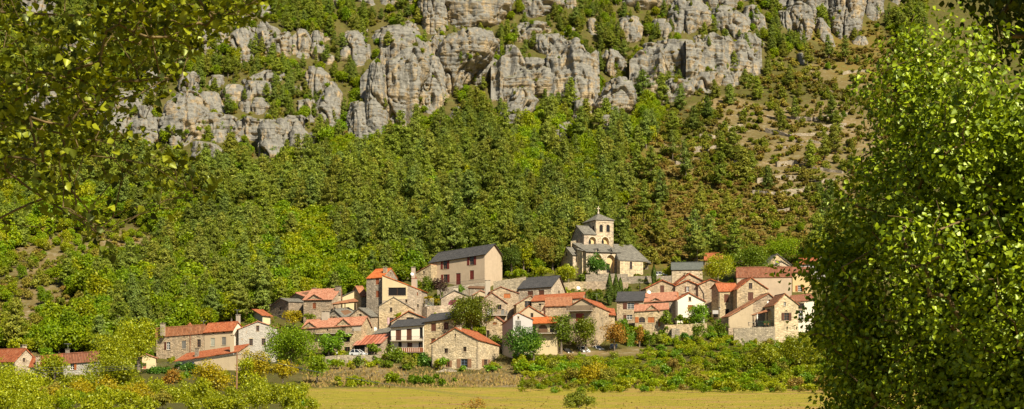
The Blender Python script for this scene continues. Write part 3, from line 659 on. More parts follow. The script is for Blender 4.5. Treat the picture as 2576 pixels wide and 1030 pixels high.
def lauze_mat(name, cols, k=1.0, per=.34):
    t = NT(name); uv = t.uv; p = t.pos; vo = t.new('TexBrick', {'Vector': uv, 'Color1': (0, 0, 0, 1), 'Color2': (1, 1, 1, 1), 'Mortar': (.2, .2, .2, 1), 'Scale': 1.0, 'Mortar Size': .018, 'Brick Width': per*1.25, 'Row Height': per*.8})
    n1 = t.noise(p, .6, 5, .65); n2 = t.noise(p, 3.5, 3, .6); r = t.new('SeparateColor', {0: vo.outputs['Color']}).outputs[0]
    c = t.ramp(t.math('ADD', t.math('MULTIPLY', r, .4), t.math('MULTIPLY', n1, .6)), [(.2+.6*i/(len(cols)-1), x) for i, x in enumerate(cols)])
    c = t.mix(t.mrange(vo.outputs['Fac'], 0, 1, 0, .6), c, tuple(x*.3 for x in cols[0]))
    M[name] = t.done(c, .8, t.bump(t.math('ADD', t.math('MULTIPLY', vo.outputs['Fac'], -1), t.math('ADD', r, n2)), .04*k), .3)
def plain(name, col, rough=.6, var=.25, spec=.3, metal=0.):
    t = NT(name); n = t.noise(t.pos, 2.5, 4, .6); M[name] = t.done(t.mix(t.mrange(n, .35, .7), tuple(x*(1-var) for x in col), col), rough, None, spec, metal)
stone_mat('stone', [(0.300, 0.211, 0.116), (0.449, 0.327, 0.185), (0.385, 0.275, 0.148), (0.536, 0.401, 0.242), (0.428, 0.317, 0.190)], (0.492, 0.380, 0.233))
stone_mat('pale_stone', [(0.449, 0.338, 0.200), (0.579, 0.444, 0.275), (0.514, 0.390, 0.233), (0.664, 0.528, 0.348)], (0.622, 0.496, 0.328), .9)
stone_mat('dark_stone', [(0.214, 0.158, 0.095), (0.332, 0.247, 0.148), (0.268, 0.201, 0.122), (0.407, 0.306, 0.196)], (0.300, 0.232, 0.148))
stone_mat('grey_stone', [(0.235, 0.190, 0.133), (0.354, 0.290, 0.200), (0.289, 0.238, 0.164), (0.449, 0.370, 0.259)], (0.321, 0.264, 0.190))
stone_mat('church_stone', [(.36, .31, .23), (0.492, 0.375, 0.228), (0.600, 0.464, 0.295), (0.546, 0.417, 0.253), (0.664, 0.528, 0.348)], (0.536, 0.423, 0.275), .8)
stone_mat('patchy_stone', [(0.321, 0.232, 0.137), (0.449, 0.338, 0.200), (0.385, 0.286, 0.169)], (0.471, 0.370, 0.233), 1., .45, (0.600, 0.475, 0.306))
stone_mat('white_patchy', [(0.364, 0.275, 0.169), (0.471, 0.370, 0.242)], (0.536, 0.444, 0.317), 1., .8, (.56, .51, .41))
plaster_mat('cream', (0.600, 0.486, 0.286)); plaster_mat('white', (0.750, 0.676, 0.540), .2); plaster_mat('pinkish', (0.492, 0.380, 0.264), .35); plaster_mat('beige', (0.492, 0.390, 0.253), .3)
plaster_mat('grey_render', (0.449, 0.423, 0.392), .15); plaster_mat('ochre', (0.643, 0.464, 0.233), .2); plaster_mat('concrete', (0.428, 0.370, 0.286), .35)
tile_mat('red_tile', [(.28, .075, .028), (.42, .120, .045), (.46, .170, .075)], lich=.55, lcol=(.24, .15, .085))
tile_mat('orange_tile', [(.46, .110, .026), (.57, .150, .036), (.60, .19, .055)], lich=.35, lcol=(.36, .15, .06))
tile_mat('old_tile', [(.28, .11, .05), (.40, .165, .075), (.48, .22, .11)], lich=.45)
tile_mat('pink_tile', [(.36, .15, .085), (.50, .215, .125), (.56, .28, .17)], lich=.3)
tile_mat('brown_tile', [(.22, .085, .045), (.31, .12, .065), (.37, .16, .09)], lich=.35)
lauze_mat('slate', [(.045, .044, .045), (.070, .067, .066), (.10, .095, .09)]); lauze_mat('lauze', [(.115, .105, .085), (.19, .175, .14), (.26, .24, .19)], 2., .5); lauze_mat('green_slate', [(.10, .11, .095), (.15, .16, .14)])
tile_mat('rusty_iron', [(.30, .085, .04), (.44, .14, .075), (.42, .22, .16)], per=.9, row=9, lich=.5, lcol=(.45, .33, .27))
plain('dark', (.012, .011, .010), .5); plain('glass', (.02, .024, .03), .08, .2, .6); plain('brown_shutter', (.115, .042, .022)); plain('red_shutter', (.16, .028, .020)); plain('orange_shutter', (.42, .135, .035))
plain('rust_shutter', (.27, .085, .035)); plain('tan_shutter', (.30, .16, .085)); plain('grey_shutter', (.20, .19, .165)); plain('pale_shutter', (.42, .42, .33)); plain('pink_shutter', (.55, .36, .36)); plain('purple_door', (.20, .03, .06)); plain('red_door', (.34, .055, .035))
plain('white_paint', (.8, .78, .72), .5, .1); plain('trim', (.55, .44, .29), .9); plain('pale_trim', (.64, .54, .38), .9); plain('wood', (.17, .09, .045), .8); plain('old_wood', (.20, .14, .09), .85); plain('metal', (.30, .30, .29), .45, .2, .5, .6)
plain('dark_metal', (.03, .03, .032), .5); plain('green_metal', (.02, .075, .045), .5); plain('blue_door', (.14, .19, .26)); plain('terracotta', (.52, .20, .09), .85); plain('zinc', (.16, .15, .14), .5, .3, .4, .3)
COLR = {'b': 'brown_shutter', 'R': 'red_shutter', 'o': 'orange_shutter', 'r': 'rust_shutter', 't': 'tan_shutter', 'g': 'grey_shutter', 'p': 'pale_shutter', 'k': 'pink_shutter', 'P': 'purple_door', 'D': 'red_door', 'w': 'white_paint', 'd': 'dark', 'B': 'blue_door', 'W': 'wood'}

# ------------------------------------------------------------------ houses
class Face:
    """an upright wall plane: o corner, d unit direction, n outward normal"""
    def __init__(s, o, d, length): s.o = Vector(o); s.d = Vector(d).normalized(); s.L = length; s.n = Vector((s.d.y, -s.d.x, 0)); s.hole = []; s.top = []
    def hit(s, P):
        """(u, z) where the sight line through picture point P meets the plane"""
        r = Vector(((P[0]-CX)/FPX, 1, (HY-P[1])/FPX)); e = Vector((0, 0, CZ)); k = (s.o-e).dot(s.n)/r.dot(s.n); q = e+r*k
        return (q-s.o).dot(s.d), q.z
    def at(s, u, z, off=0.): return Vector((s.o.x+s.d.x*u+s.n.x*off, s.o.y+s.d.y*u+s.n.y*off, z))
def along(P0, d, px):
    k = (px-CX)/FPX; return (k*P0.y-P0.x)/(d.x-k*d.y)
def slab(mb, a, b, c, d, mat, th=.16, eave=.0, verge=.0, low=None):
    """roof plane: a-b along the eave, d-c along the ridge; overhangs in metres"""
    a, b, c, d = map(Vector, (a, b, c, d)); e = (b-a).normalized()
    sa = (a-d); sb = (b-c)
    if sa.length > .01: a = a+sa.normalized()*eave
    if sb.length > .01: b = b+sb.normalized()*eave
    a -= e*verge; d -= e*verge; b += e*verge; c += e*verge
    n = (b-a).cross(d-a)
    if n.length < 1e-6: n = (b-a).cross(c-a)
    n.normalize(); n = n if n.z > 0 else -n
    s_ = n.cross(e); s_ = s_ if s_.z > 0 else -s_
    t = [p+n*th for p in (a, b, c, d)]; bt = [a, b, c, d]; low = low or mat
    uv = [((p-a).dot(e), (p-a).dot(s_)) for p in t]
    if (t[1]-t[0]).cross(t[2]-t[0]).z < 0: mb.poly(t[::-1], mat, uv[::-1]); mb.poly(bt, low)
    else: mb.poly(t, mat, uv); mb.poly(bt[::-1], low)
    for i in range(4):
        j = (i+1) % 4; mb.poly([bt[i], bt[j], t[j], t[i]], mat, [(0, 0), (1, 0), (1, .1), (0, .1)])
FOOT = []
class House:
    def __init__(s, label, v, L=None, C=None, R=None, base=None, th=0., roof='gA', apex=None, f=.5, wall='stone', tile='red_tile', Y=None, dep=8., name='stone_house', cat='house', group='houses of the hillside village',
                 oh=.45, vo=.25, zL=None, zR=None, thick=.17, below=3., under='wood', apz=None, z_eave=None):
        s.v = v; C = v(*C); L = v(*L) if L else None; R = v(*R) if R else None; yb = v(0, base)[1]
        s.Y = Y if Y else float(depth(C[0], yb))
        s.Y = min(s.Y, 420.); Y = s.Y
        t = math.radians(th); s.a = Vector((-math.cos(t), math.sin(t), 0)); s.b = Vector((math.sin(t), math.cos(t), 0))
        s.C = Vector(((C[0]-CX)/FPX*Y, Y, 0)); s.zb = CZ+(HY-yb)/FPX*Y
        def zat(P, p): return CZ+(HY-P[1])/FPX*p.y
        s.la = along(s.C, s.a, L[0]) if L else 8.; s.Lp = s.C+s.a*s.la
        s.lb = along(s.C, s.b, R[0]) if R else dep; s.Rp = s.C+s.b*s.lb; s.Bp = s.Lp+s.b*s.lb
        s.zc = zat(C, s.C); s.zl = zat(L, s.Lp) if L and zL != 'same' else s.zc; s.zr = zat(R, s.Rp) if R and zR != 'same' else s.zc; s.zk = s.zl+s.zr-s.zc
        s.A = Face(s.Lp, -s.a, s.la); s.B = Face(s.C, s.b, s.lb)
        s.BK = Face(s.Rp, s.a, s.la); s.LF = Face(s.Bp, -s.b, s.lb)
        s.root = empty(name, (s.C.x, s.C.y, s.zb), label, cat, group); s.org = s.root.location.copy()
        FOOT.append([s.Lp.xy, s.C.xy, s.Rp.xy, s.Bp.xy])
        s.wm = M[wall]; s.tm = M[tile]; s.f = f; s.kind = roof; s.o = (oh, vo, thick, M[under]); s.below = below
        zt = lambda p, z: Vector((p.x, p.y, z)); s.zt = zt; s.roofo = None
        Lt, Ct, Rt, Kt = zt(s.Lp, s.zl), zt(s.C, s.zc), zt(s.Rp, s.zr), zt(s.Bp, s.zk)
        zlow = s.zb-below
        rb = MB(); F = dict(A=s.A, B=s.B)
        if roof == 'gA':
            q = s.Lp+(s.C-s.Lp)*f; ap = v(0, apex)[1]; za = CZ+(HY-ap)/FPX*q.y; s.P1 = zt(q, za); s.P2 = zt(q+s.b*s.lb, za+(s.zr-s.zc)*.5)
            if f > .02: slab(rb, Kt, Lt, s.P1, s.P2, s.tm, thick, oh, vo, s.o[3])
            if f < .98: slab(rb, Ct, Rt, s.P2, s.P1, s.tm, thick, oh, vo, s.o[3])
            s.A.top = [(0, s.zl), (s.la*f, za), (s.la, s.zc)]; s.B.top = [(0, s.zc), (s.lb, s.zr)]; s.BK.top = [(0, s.zr), (s.la*(1-f), s.P2.z), (s.la, s.zk)]; s.LF.top = [(0, s.zk), (s.lb, s.zl)]
            if .05 < f < .95: rb.tube([s.P1-s.b*vo+Vector((0, 0, thick)), s.P2+s.b*vo+Vector((0, 0, thick))], .13, s.tm, 6)
        elif roof == 'gB':
            q = s.C+(s.Rp-s.C)*f; ap = v(0, apex)[1]; za = CZ+(HY-ap)/FPX*q.y; s.P1 = zt(q, za); s.P2 = zt(q+s.a*s.la, za+(s.zl-s.zc) if apz is None else CZ+(HY-v(0, apz)[1])/FPX*(q+s.a*s.la).y)
            if f > .02: slab(rb, Lt, Ct, s.P1, s.P2, s.tm, thick, oh, vo, s.o[3])
            if f < .98: slab(rb, Rt, Kt, s.P2, s.P1, s.tm, thick, oh, vo, s.o[3])
            s.A.top = [(0, s.zl), (s.la, s.zc)]; s.B.top = [(0, s.zc), (s.lb*f, za), (s.lb, s.zr)]; s.BK.top = [(0, s.zr), (s.la, s.zk)]; s.LF.top = [(0, s.zk), (s.lb*(1-f), s.P2.z), (s.lb, s.zl)]
            if f > .98: s.B.top = [(0, s.zc), (s.lb, za)]; s.BK.top = [(0, za), (s.la, s.P2.z)]; s.LF.top = [(0, s.P2.z), (s.lb, s.zl)]
            if .05 < f < .95: rb.tube([s.P1-s.a*vo+Vector((0, 0, thick)), s.P2+s.a*vo+Vector((0, 0, thick))], .13, s.tm, 6)
        elif roof == 'pyr':
            q = (s.Lp+s.Rp)/2; za = CZ+(HY-v(0, apex)[1])/FPX*q.y; s.P1 = s.P2 = zt(q, za)
            cs = [Lt, Ct, Rt, Kt]; cen = sum(cs, Vector())/4
            ex = [c+(c-zt(cen, c.z)).normalized()*oh*1.4+Vector((0, 0, -.1)) for c in cs]; up = Vector((0, 0, thick))
            for i in range(4):
                j = (i+1) % 4; e = (ex[j]-ex[i]).normalized(); n = e.cross(s.P1-ex[i]).normalized(); sl = n.cross(e)
                tri = [ex[i]+up, ex[j]+up, s.P1+up]; rb.poly(tri, s.tm, [((p-ex[i]).dot(e), (p-ex[i]).dot(sl)) for p in tri]); rb.poly([ex[j], ex[i], ex[i]+up, ex[j]+up][::-1], s.tm)
            rb.poly(ex[::-1], s.o[3])
            for fc, z0, z1 in ((s.A, s.zl, s.zc), (s.B, s.zc, s.zr), (s.BK, s.zr, s.zk), (s.LF, s.zk, s.zl)): fc.top = [(0, z0), (fc.L, z1)]
        elif roof == 'flat':
            for fc, z0, z1 in ((s.A, s.zl, s.zc), (s.B, s.zc, s.zr), (s.BK, s.zr, s.zk), (s.LF, s.zk, s.zl)): fc.top = [(0, z0), (fc.L, z1)]
            up = Vector((0, 0, thick)); rb.prism([Lt, Ct, Rt, Kt], up, s.tm)
        s.rb = rb; s.zlow = zlow; s.parts = []; s.extra = MB()
    def face(s, k): return {'A': s.A, 'B': s.B, 'L': s.LF, 'K': s.BK}[k]
    def win(s, k, cx, cy, w, h, style, arch=0.):
        """opening on wall k centred at a picture point; style: d dark, g glazed, D(oor)colour, S(hut)colour, then l/r/o + colour for open shutters"""
        F = s.face(k); u0, z1 = F.hit(s.v(cx-w/2, cy-h/2)); u1, _ = F.hit(s.v(cx+w/2, cy)); _, z0 = F.hit(s.v(cx, cy+h/2)); _, z1 = F.hit(s.v(cx, cy-h/2))
        if u0 > u1: u0, u1 = u1, u0
        u0 = max(u0, .12); u1 = min(u1, F.L-.12)
        if u1-u0 < .15: return
        uc = (u0+u1)/2; hw = (u1-u0)/2; z0 = max(z0, s.zlow+.2)
        if arch:
            rr = hw*arch; pts = [(u0, z0), (u1, z0)]+[(uc+hw*math.cos(i*math.pi/8), z1-rr+rr*math.sin(i*math.pi/8)) for i in range(9)]
        else: pts = [(u0, z0), (u1, z0), (u1, z1), (u0, z1)]
        F.hole.append(pts); S_ = style[0]; c, sh = ('-', style[1:]) if len(style) == 3 and style[1] in 'lro' else (style[1:2], style[2:])
        at = F.at; rv = .22
        fr = MB(); nm = 'window'
        if S_ == 'S':    # closed shutters fill the opening
            mb = MB(); g = .02
            for i, (p, q) in enumerate(((u0, uc-g), (uc+g, u1)) if u1-u0 > .7 else ((u0, u1),)):
                mb.box(at(p, z0, -.10), F.d*(q-p), -F.n*.05, Vector((0, 0, z1-z0)), M[COLR[c]])
                for zz in (z0+.18*(z1-z0), z0+.8*(z1-z0)): mb.box(at(p+.03, zz, -.10), F.d*(q-p-.06), F.n*.03, Vector((0, 0, .09)), M[COLR[c]])
            if arch: mb.prism([at(u, z, -.14) for u, z in pts], -F.n*.04, M[COLR[c]])
            s.parts.append((mb, 'shutter', None, None)); sub = None
            fr.box(at(u0-.08, z0-.1, .0), F.d*(u1-u0+.16), F.n*.08, Vector((0, 0, .09)), M['trim']); s.parts.append((fr, 'sill', None, None))
        elif S_ == 'D':
            mb = MB(); mb.prism([at(u, z, -.14) for u, z in pts], -F.n*.06, M[COLR[c]]); n = 3
            for i in range(n): mb.box(at(u0+(u1-u0)*(i+.12)/n, z0+.1, -.14), F.d*((u1-u0)*.76/n), F.n*.03, Vector((0, 0, (z1-z0)*(.85 if not arch else .55))), M[COLR[c]])
            s.parts.append((mb, 'door', None, None))
        else:
            fm = M['white_paint'] if c == 'w' else M['wood'] if c in ('', '-', 'd') else M[COLR[c]]; t_ = .07 if hw > .3 else .05
            if S_ == 'g':
                for p, q in ((u0, u0+t_), (uc-t_/2, uc+t_/2), (u1-t_, u1)): fr.box(at(p, z0, -.12), F.d*(q-p), -F.n*.06, Vector((0, 0, z1-z0)), fm)
                nb = 3 if z1-z0 > 1.2 else 2
                for i in range(nb+1): fr.box(at(u0, z0+(z1-z0-t_)*i/nb, -.115), F.d*(u1-u0), -F.n*.05, Vector((0, 0, t_)), fm)
            else:
                fr.box(at(u0, z0, -.12), F.d*(u1-u0), -F.n*.06, Vector((0, 0, .06)), fm); fr.box(at(uc-.03, z0, -.12), F.d*.06, -F.n*.06, Vector((0, 0, z1-z0)), fm)
            pn = MB(); pn.prism([at(u, z, -.18) for u, z in pts], -F.n*.03, M['glass'] if S_ == 'g' else M['dark'])
            sl = MB(); sl.box(at(u0-.1, z0-.11, .0), F.d*(u1-u0+.2), F.n*.09, Vector((0, 0, .1)), M['trim'])
            li = MB()
            if not arch: li.box(at(u0-.12, z1+.01, .0), F.d*(u1-u0+.24), F.n*.03, Vector((0, 0, .2)), M['trim'])
            s.parts.append((fr, 'window', [(pn, 'pane'), (sl, 'sill'), (li, 'lintel')], None))
        if sh and sh[0] in 'lro' and len(sh) > 1:
            m = M[COLR[sh[1]]]; sw = max(.35, (u1-u0)*.55)
            for side in ('l', 'r'):
                if sh[0] in (side, 'o'):
                    mb = MB(); p = u0-sw-.04 if side == 'l' else u1+.04
                    mb.box(at(p, z0, .02), F.d*sw, F.n*.05, Vector((0, 0, z1-z0)), m)
                    for zz in (z0+.15*(z1-z0), z0+.78*(z1-z0)): mb.box(at(p+.03, zz, .07), F.d*(sw-.06), F.n*.025, Vector((0, 0, .1)), m)
                    s.parts.append((mb, 'shutter', None, None))
        return s
    def niche(s, k, cx, cy, w, h, mat, deep=.8, arch=1.):
        """arched recess with its own back wall"""
        F = s.face(k); u0, _ = F.hit(s.v(cx-w/2, cy)); u1, _ = F.hit(s.v(cx+w/2, cy)); _, z0 = F.hit(s.v(cx, cy+h/2)); _, z1 = F.hit(s.v(cx, cy-h/2)); hw = (u1-u0)/2; uc = (u0+u1)/2
        pts = [(u0, z0), (u1, z0)]+[(uc+hw*math.cos(i*math.pi/10), z1-hw+hw*math.sin(i*math.pi/10)) for i in range(11)]
        F.hole.append(pts); mb = MB(); q = [F.at(u, z, -deep) for u, z in pts]; fq = [F.at(u, z, 0) for u, z in pts]
        mb.poly(q[::-1] if (q[1]-q[0]).cross(q[2]-q[0]).dot(F.n) < 0 else q, mat)
        for i in range(len(q)):
            j = (i+1) % len(q); mb.poly([fq[i], fq[j], q[j], q[i]], mat)
        # ring of arch stones
        ro = hw+.28
        for i in range(10):
            t0, t1 = i*math.pi/10, (i+1)*math.pi/10
            P = lambda r, t, o: F.at(uc+r*math.cos(t), z1-hw+r*math.sin(t), o)
            mb.prism([P(hw, t0, .0), P(ro, t0, .0), P(ro, t1, .0), P(hw, t1, .0)], F.n*.06, M['pale_trim'])
        s.parts.append((mb, 'arched_recess', None, None)); return Face(F.at(0, 0, -deep).xy.to_3d(), F.d, F.L)
    def patch(s, k, pts, mat, name='rendered_panel', off=.035):
        F = s.face(k); mb = MB(); q = [F.at(*F.hit(s.v(x, y)), .0) for x, y in pts]; mb.prism(q, F.n*off, M[mat]); s.parts.append((mb, name, None, None)); return s
    def chim(s, x, ytop, w, h, dy=3., mat='concrete', pot=True, own=False):
        """chimney from its picture position; dy metres behind the front corner"""
        Y = s.C.y+dy; P = s.v(x, ytop); k = Y/FPX; X = (P[0]-CX)*k; zt = CZ+(HY-P[1])*k; wm = w/s.v.k/1.490683*k; hm = h/s.v.k/1.490683*k
        mb = MB(); th = math.atan2(-s.a.y, -s.a.x); m = M[mat]
        mb.cbox((X, Y, zt-hm-1.2), wm, wm*.9, hm+1.2-.28, m, th)
        if pot:
            for dx in (-.36, .36):
                for dz in (-.33, .33):
                    c = Vector((X, Y, zt-.28)); u = Vector((math.cos(th), math.sin(th), 0)); v = Vector((-math.sin(th), math.cos(th), 0)); mb.cbox(c+u*dx*wm+v*dz*wm, wm*.2, wm*.2, .2, m, th)
            mb.cbox((X, Y, zt-.08), wm*1.2, wm*1.1, .08, m, th)
        else: mb.cbox((X, Y, zt-.28), wm*1.15, wm*1.05, .12, m, th); mb.lathe((X, Y, zt-.16), [(wm*.25, 0), (wm*.22, .3), (0, .3)], M['terracotta'], 8)
        s.parts.append((mb, 'chimney', None, 'roof')); return s
    def dormer(s, xl, xr, ey, xa, ay, dep=3., wall=None, tile=None, over=.3):
        """a small cross gable rising from wall A"""
        F = s.A; u0, z0 = F.hit(s.v(xl, ey)); u1, z1 = F.hit(s.v(xr, ey)); ua, za = F.hit(s.v(xa, ay)); mb = MB(); w = M[wall] if wall else s.wm
        q = [F.at(u0, z0, .03), F.at(u1, z1, .03), F.at(ua, za, .03)]; mb.prism(q, -F.n*.3, w); b = -F.n
        r = MB(); tm = M[tile] if tile else s.tm; A0, A1, AP = F.at(u0, z0, .03), F.at(u1, z1, .03), F.at(ua, za, .03)
        slab(r, A0+b*dep, A0, AP, AP+b*dep, tm, .15, .3, 0, s.o[3]); slab(r, A1, A1+b*dep, AP+b*dep, AP, tm, .15, .3, 0, s.o[3])
        slab(r, A0, A0-b*over, AP-b*over, AP, tm, .15, .3, 0, s.o[3]); slab(r, A1-b*over, A1, AP, AP-b*over, tm, .15, .3, 0, s.o[3])
        s.parts.append((mb, 'dormer_wall', None, None)); s.parts.append((r, 'dormer_roof', None, None)); return s
    def balcony(s, k, x0, x1, y, out=1.2, rail=1.0, slabm='concrete', railm='dark_metal', solid=False, gap=.22, name='balcony'):
        F = s.face(k); u0, z = F.hit(s.v(x0, y)); u1, z = F.hit(s.v((x0+x1)/2, y)); u1, _ = F.hit(s.v(x1, y)); mb = MB()
        mb.box(F.at(u0, z-.18, 0), F.d*(u1-u0), F.n*out, Vector((0, 0, .18)), M[slabm]); r = MB(); m = M[railm]
        P = [F.at(u0, z, .05), F.at(u0, z, out-.05), F.at(u1, z, out-.05), F.at(u1, z, .05)]
        for a, b in zip(P, P[1:]):
            d = (b-a); L = d.length; d.normalize(); n = max(2, int(L/gap)); sd = Vector((-d.y, d.x, 0))*.02
            for zz in (.1, rail): r.box(a-sd+Vector((0, 0, zz)), d*L, sd*2, Vector((0, 0, .05)), m)
            for i in range(n+1):
                ww = .03 if not solid else gap*.75
                r.box(a-sd*.6+d*(L-ww)*i/n, d*ww, sd*1.2, Vector((0, 0, rail)), m)
        s.parts.append((mb, name, [(r, 'railing')], None)); return s
    def pipe(s, k, x, y0, y1, mat='zinc'):
        F = s.face(k); u, z1 = F.hit(s.v(x, y0)); _, z0 = F.hit(s.v(x, y1)); mb = MB(); mb.tube([F.at(u, z1, .10), F.at(u, z0, .10)], .06, M[mat], 6); s.parts.append((mb, 'drainpipe', None, None)); return s
    def done(s):
        for nm, F in (('A', s.A), ('B', s.B), ('K', s.BK), ('L', s.LF)): pass
        wb = MB()
        for F in (s.A, s.B, s.BK, s.LF):
            tp = F.top; outer = [(0, s.zlow), (F.L, s.zlow)]+[(u, z) for u, z in reversed(tp)]
            loops = [[Vector((u, z, 0)) for u, z in outer]]
            for h in F.hole: loops.append([Vector((u, z, 0)) for u, z in h])
            flat = [p for l in loops for p in l]
            if F.hole:
                for tri in tessellate_polygon(loops):
                    q = [F.at(flat[i].x, flat[i].y) for i in tri]
                    if (q[1]-q[0]).cross(q[2]-q[0]).dot(F.n) < 0: q = q[::-1]
                    wb.poly(q, s.wm)
                for h in F.hole:
                    for i in range(len(h)):
                        j = (i+1) % len(h); wb.poly([F.at(*h[i]), F.at(*h[j]), F.at(*h[j], -.24), F.at(*h[i], -.24)], s.wm)
            else: wb.poly([F.at(u, z) for u, z in outer], s.wm)
        wb.build('wall', s.root, s.org)
        s.roofo = s.rb.build('roof', s.root, s.org) if s.rb.f else None
        # gutters along the eave
        for mb, nm, subs, par in s.parts:
            o = mb.build(nm, s.roofo if par == 'roof' and s.roofo else s.root, s.org)
            for m2, n2 in subs or []:
                if m2.f: m2.build(n2, o, s.org)
        return s
# ------------------------------------------------------------------ the village, left to right
H_ = House
# far left group by the road
h = H_('stone house at the far left edge with bright orange roof and stone gable', V1, L=(-260, 612), C=(132, 602), R=(320, 595), base=805, th=42, roof='gB', apex=498, wall='patchy_stone', tile='red_tile')
h.win('B', 213, 594, 20, 36, 'g').win('B', 240, 775, 60, 60, 'd').chim(208, 458, 44, 48, 4, 'grey_stone').done()
h = H_('low house with orange tiles and a short white chimney beside the far left gable', V1, L=(268, 648), C=(545, 618), base=835, th=22, roof='gB', R=(600, 612), apex=545, wall='white_patchy', tile='red_tile')
h.win('A', 430, 690, 34, 60, 'd').win('A', 345, 720, 40, 60, 'dw').chim(338, 558, 30, 60, 1.5, 'pale_stone').done()
h = H_('brown roofed stone house with orange shuttered window behind the roadside trees', V1, L=(560, 612), C=(862, 590), base=845, th=14, roof='gB', apex=525, dep=9, R=(880, 588), wall='white_patchy', tile='brown_tile')
h.win('A', 640, 650, 36, 62, 'gwro').win('A', 700, 790, 120, 120, 'd').chim(600, 496, 28, 56, 3, 'grey_stone').done()
h = H_('small cream outhouse beside the trees left of the long row', V1, L=(1262, 560), C=(1384, 575), base=668, th=-12, roof='gA', apex=545, f=.3, wall='cream', tile='pink_tile', dep=5, name='outbuilding', cat='outbuilding')
h.win('A', 1284, 645, 26, 50, 'SD').done()
# long row
h = H_('long stone terrace house with faded red tiles and a slate edge', V1, L=(1388, 375), C=(1812, 342), R=(1816, 342), base=645, th=16, roof='gB', apex=285, dep=9, wall='stone', tile='old_tile', Y=307, oh=.5)
for x, y in ((1493, 386), (1633, 375), (1765, 363)): h.win('A', x, y, 20, 24, 'd')
h.win('A', 1495, 468, 32, 68, 'gwlb').win('A', 1632, 458, 38, 72, 'Sg').win('A', 1766, 445, 32, 70, 'g').win('A', 1495, 610, 32, 72, 'g')
h.chim(1446, 265, 34, 70, 2, 'grey_stone').chim(1687, 268, 26, 60, 2, 'terracotta', False).pipe('A', 1690, 345, 560, 'rust_shutter').done()
h = H_('bright red tiled end house of the long row with a white gable', V1, L=(1816, 344), C=(2068, 326), R=(2140, 300), base=640, th=16, roof='gB', apex=258, wall='beige', tile='red_tile', Y=305, oh=.5)
h.win('A', 1889, 435, 38, 72, 'Sp').win('A', 1988, 425, 38, 72, 'Sg').win('A', 1990, 347, 18, 18, 'd').win('A', 1893, 357, 18, 18, 'd').patch('B', [(2072, 470), (2072, 333), (2118, 272), (2136, 300), (2136, 470)], 'white', 'whitewashed_gable')
h.chim(2115, 190, 30, 72, 4, 'concrete').done()
h = H_('low lean-to with a long red tiled slope below the long row', V1, L=(1562, 604), C=(2112, 520), base=640, th=12, roof='gB', f=1.0, apex=455, dep=6, wall='beige', tile='red_tile', Y=296, name='lean_to', cat='outbuilding', oh=.6)
h.win('A', 1660, 632, 130, 50, 'DB').chim(2062, 370, 28, 125, .6, 'beige').chim(1749, 488, 30, 40, 3, 'grey_stone').done()
h = H_('patchy plastered stone house with three small windows and low gable', V2, L=(-12, 645), C=(325, 632), base=872, th=-8, roof='gA', apex=578, f=.5, wall='white_patchy', tile='pink_tile', dep=11, Y=306)
h.win('A', 155, 637, 26, 48, 'gW').win('A', 97, 758, 32, 58, 'gW').win('A', 207, 755, 34, 58, 'gW').done()
h = H_('small grey house with an orange roof behind the patchy plastered gable', V2, L=(42, 552), C=(197, 522), R=(266, 530), base=610, th=56, roof='gA', apex=476, f=.52, wall='grey_render', tile='red_tile', oh=.5, vo=.6)
h.win('A', 128, 578, 38, 40, 'So').patch('B', [(201, 610), (201, 540), (262, 540), (262, 610)], 'cream').done()
# shaded stone block on the left of the upper village
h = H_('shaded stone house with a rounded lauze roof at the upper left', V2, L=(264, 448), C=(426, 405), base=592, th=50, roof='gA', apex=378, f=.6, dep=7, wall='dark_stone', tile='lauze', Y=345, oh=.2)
h.win('A', 353, 467, 14, 30, 'd').win('A', 350, 545, 24, 56, 'gw').done()
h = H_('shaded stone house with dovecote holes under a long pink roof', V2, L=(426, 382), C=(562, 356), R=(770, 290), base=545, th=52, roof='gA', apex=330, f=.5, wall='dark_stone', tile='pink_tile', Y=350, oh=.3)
h.win('A', 482, 465, 22, 52, 'd')
for i in range(6): h.win('A', 455+i*13, 398-i*2, 6, 12, 'd')
h.chim(652, 282, 28, 24, 5, 'grey_stone').done()
h = H_('sunlit round cornered stone house with pink tiles and one red shutter', V2, L=(558, 388), C=(806, 384), R=(888, 372), base=540, th=20, roof='gB', apex=290, f=.95, wall='stone', tile='pink_tile', Y=340, oh=.35)
h.win('A', 652, 439, 30, 52, 'Sr').dormer(590, 735, 385, 655, 340, 3.5).chim(862, 266, 40, 40, 4, 'grey_stone').patch('B', [(866, 520), (866, 310), (886, 300), (886, 520)], 'pale_stone', 'quoin').done()
h = H_('cream wing with a slanting top between stone house and tower', V2, L=(900, 358), C=(1002, 312), base=440, th=-10, roof='gA', apex=312, f=.99, wall='cream', tile='lauze', dep=6, Y=352, oh=.1)
h.done()
h = H_('dark stone house with orange brown roof just left of the tower house', V2, L=(1002, 300), C=(1063, 352), R=(1116, 348), base=450, th=50, roof='gA', apex=272, f=.25, wall='grey_stone', tile='old_tile', Y=352)
h.done()
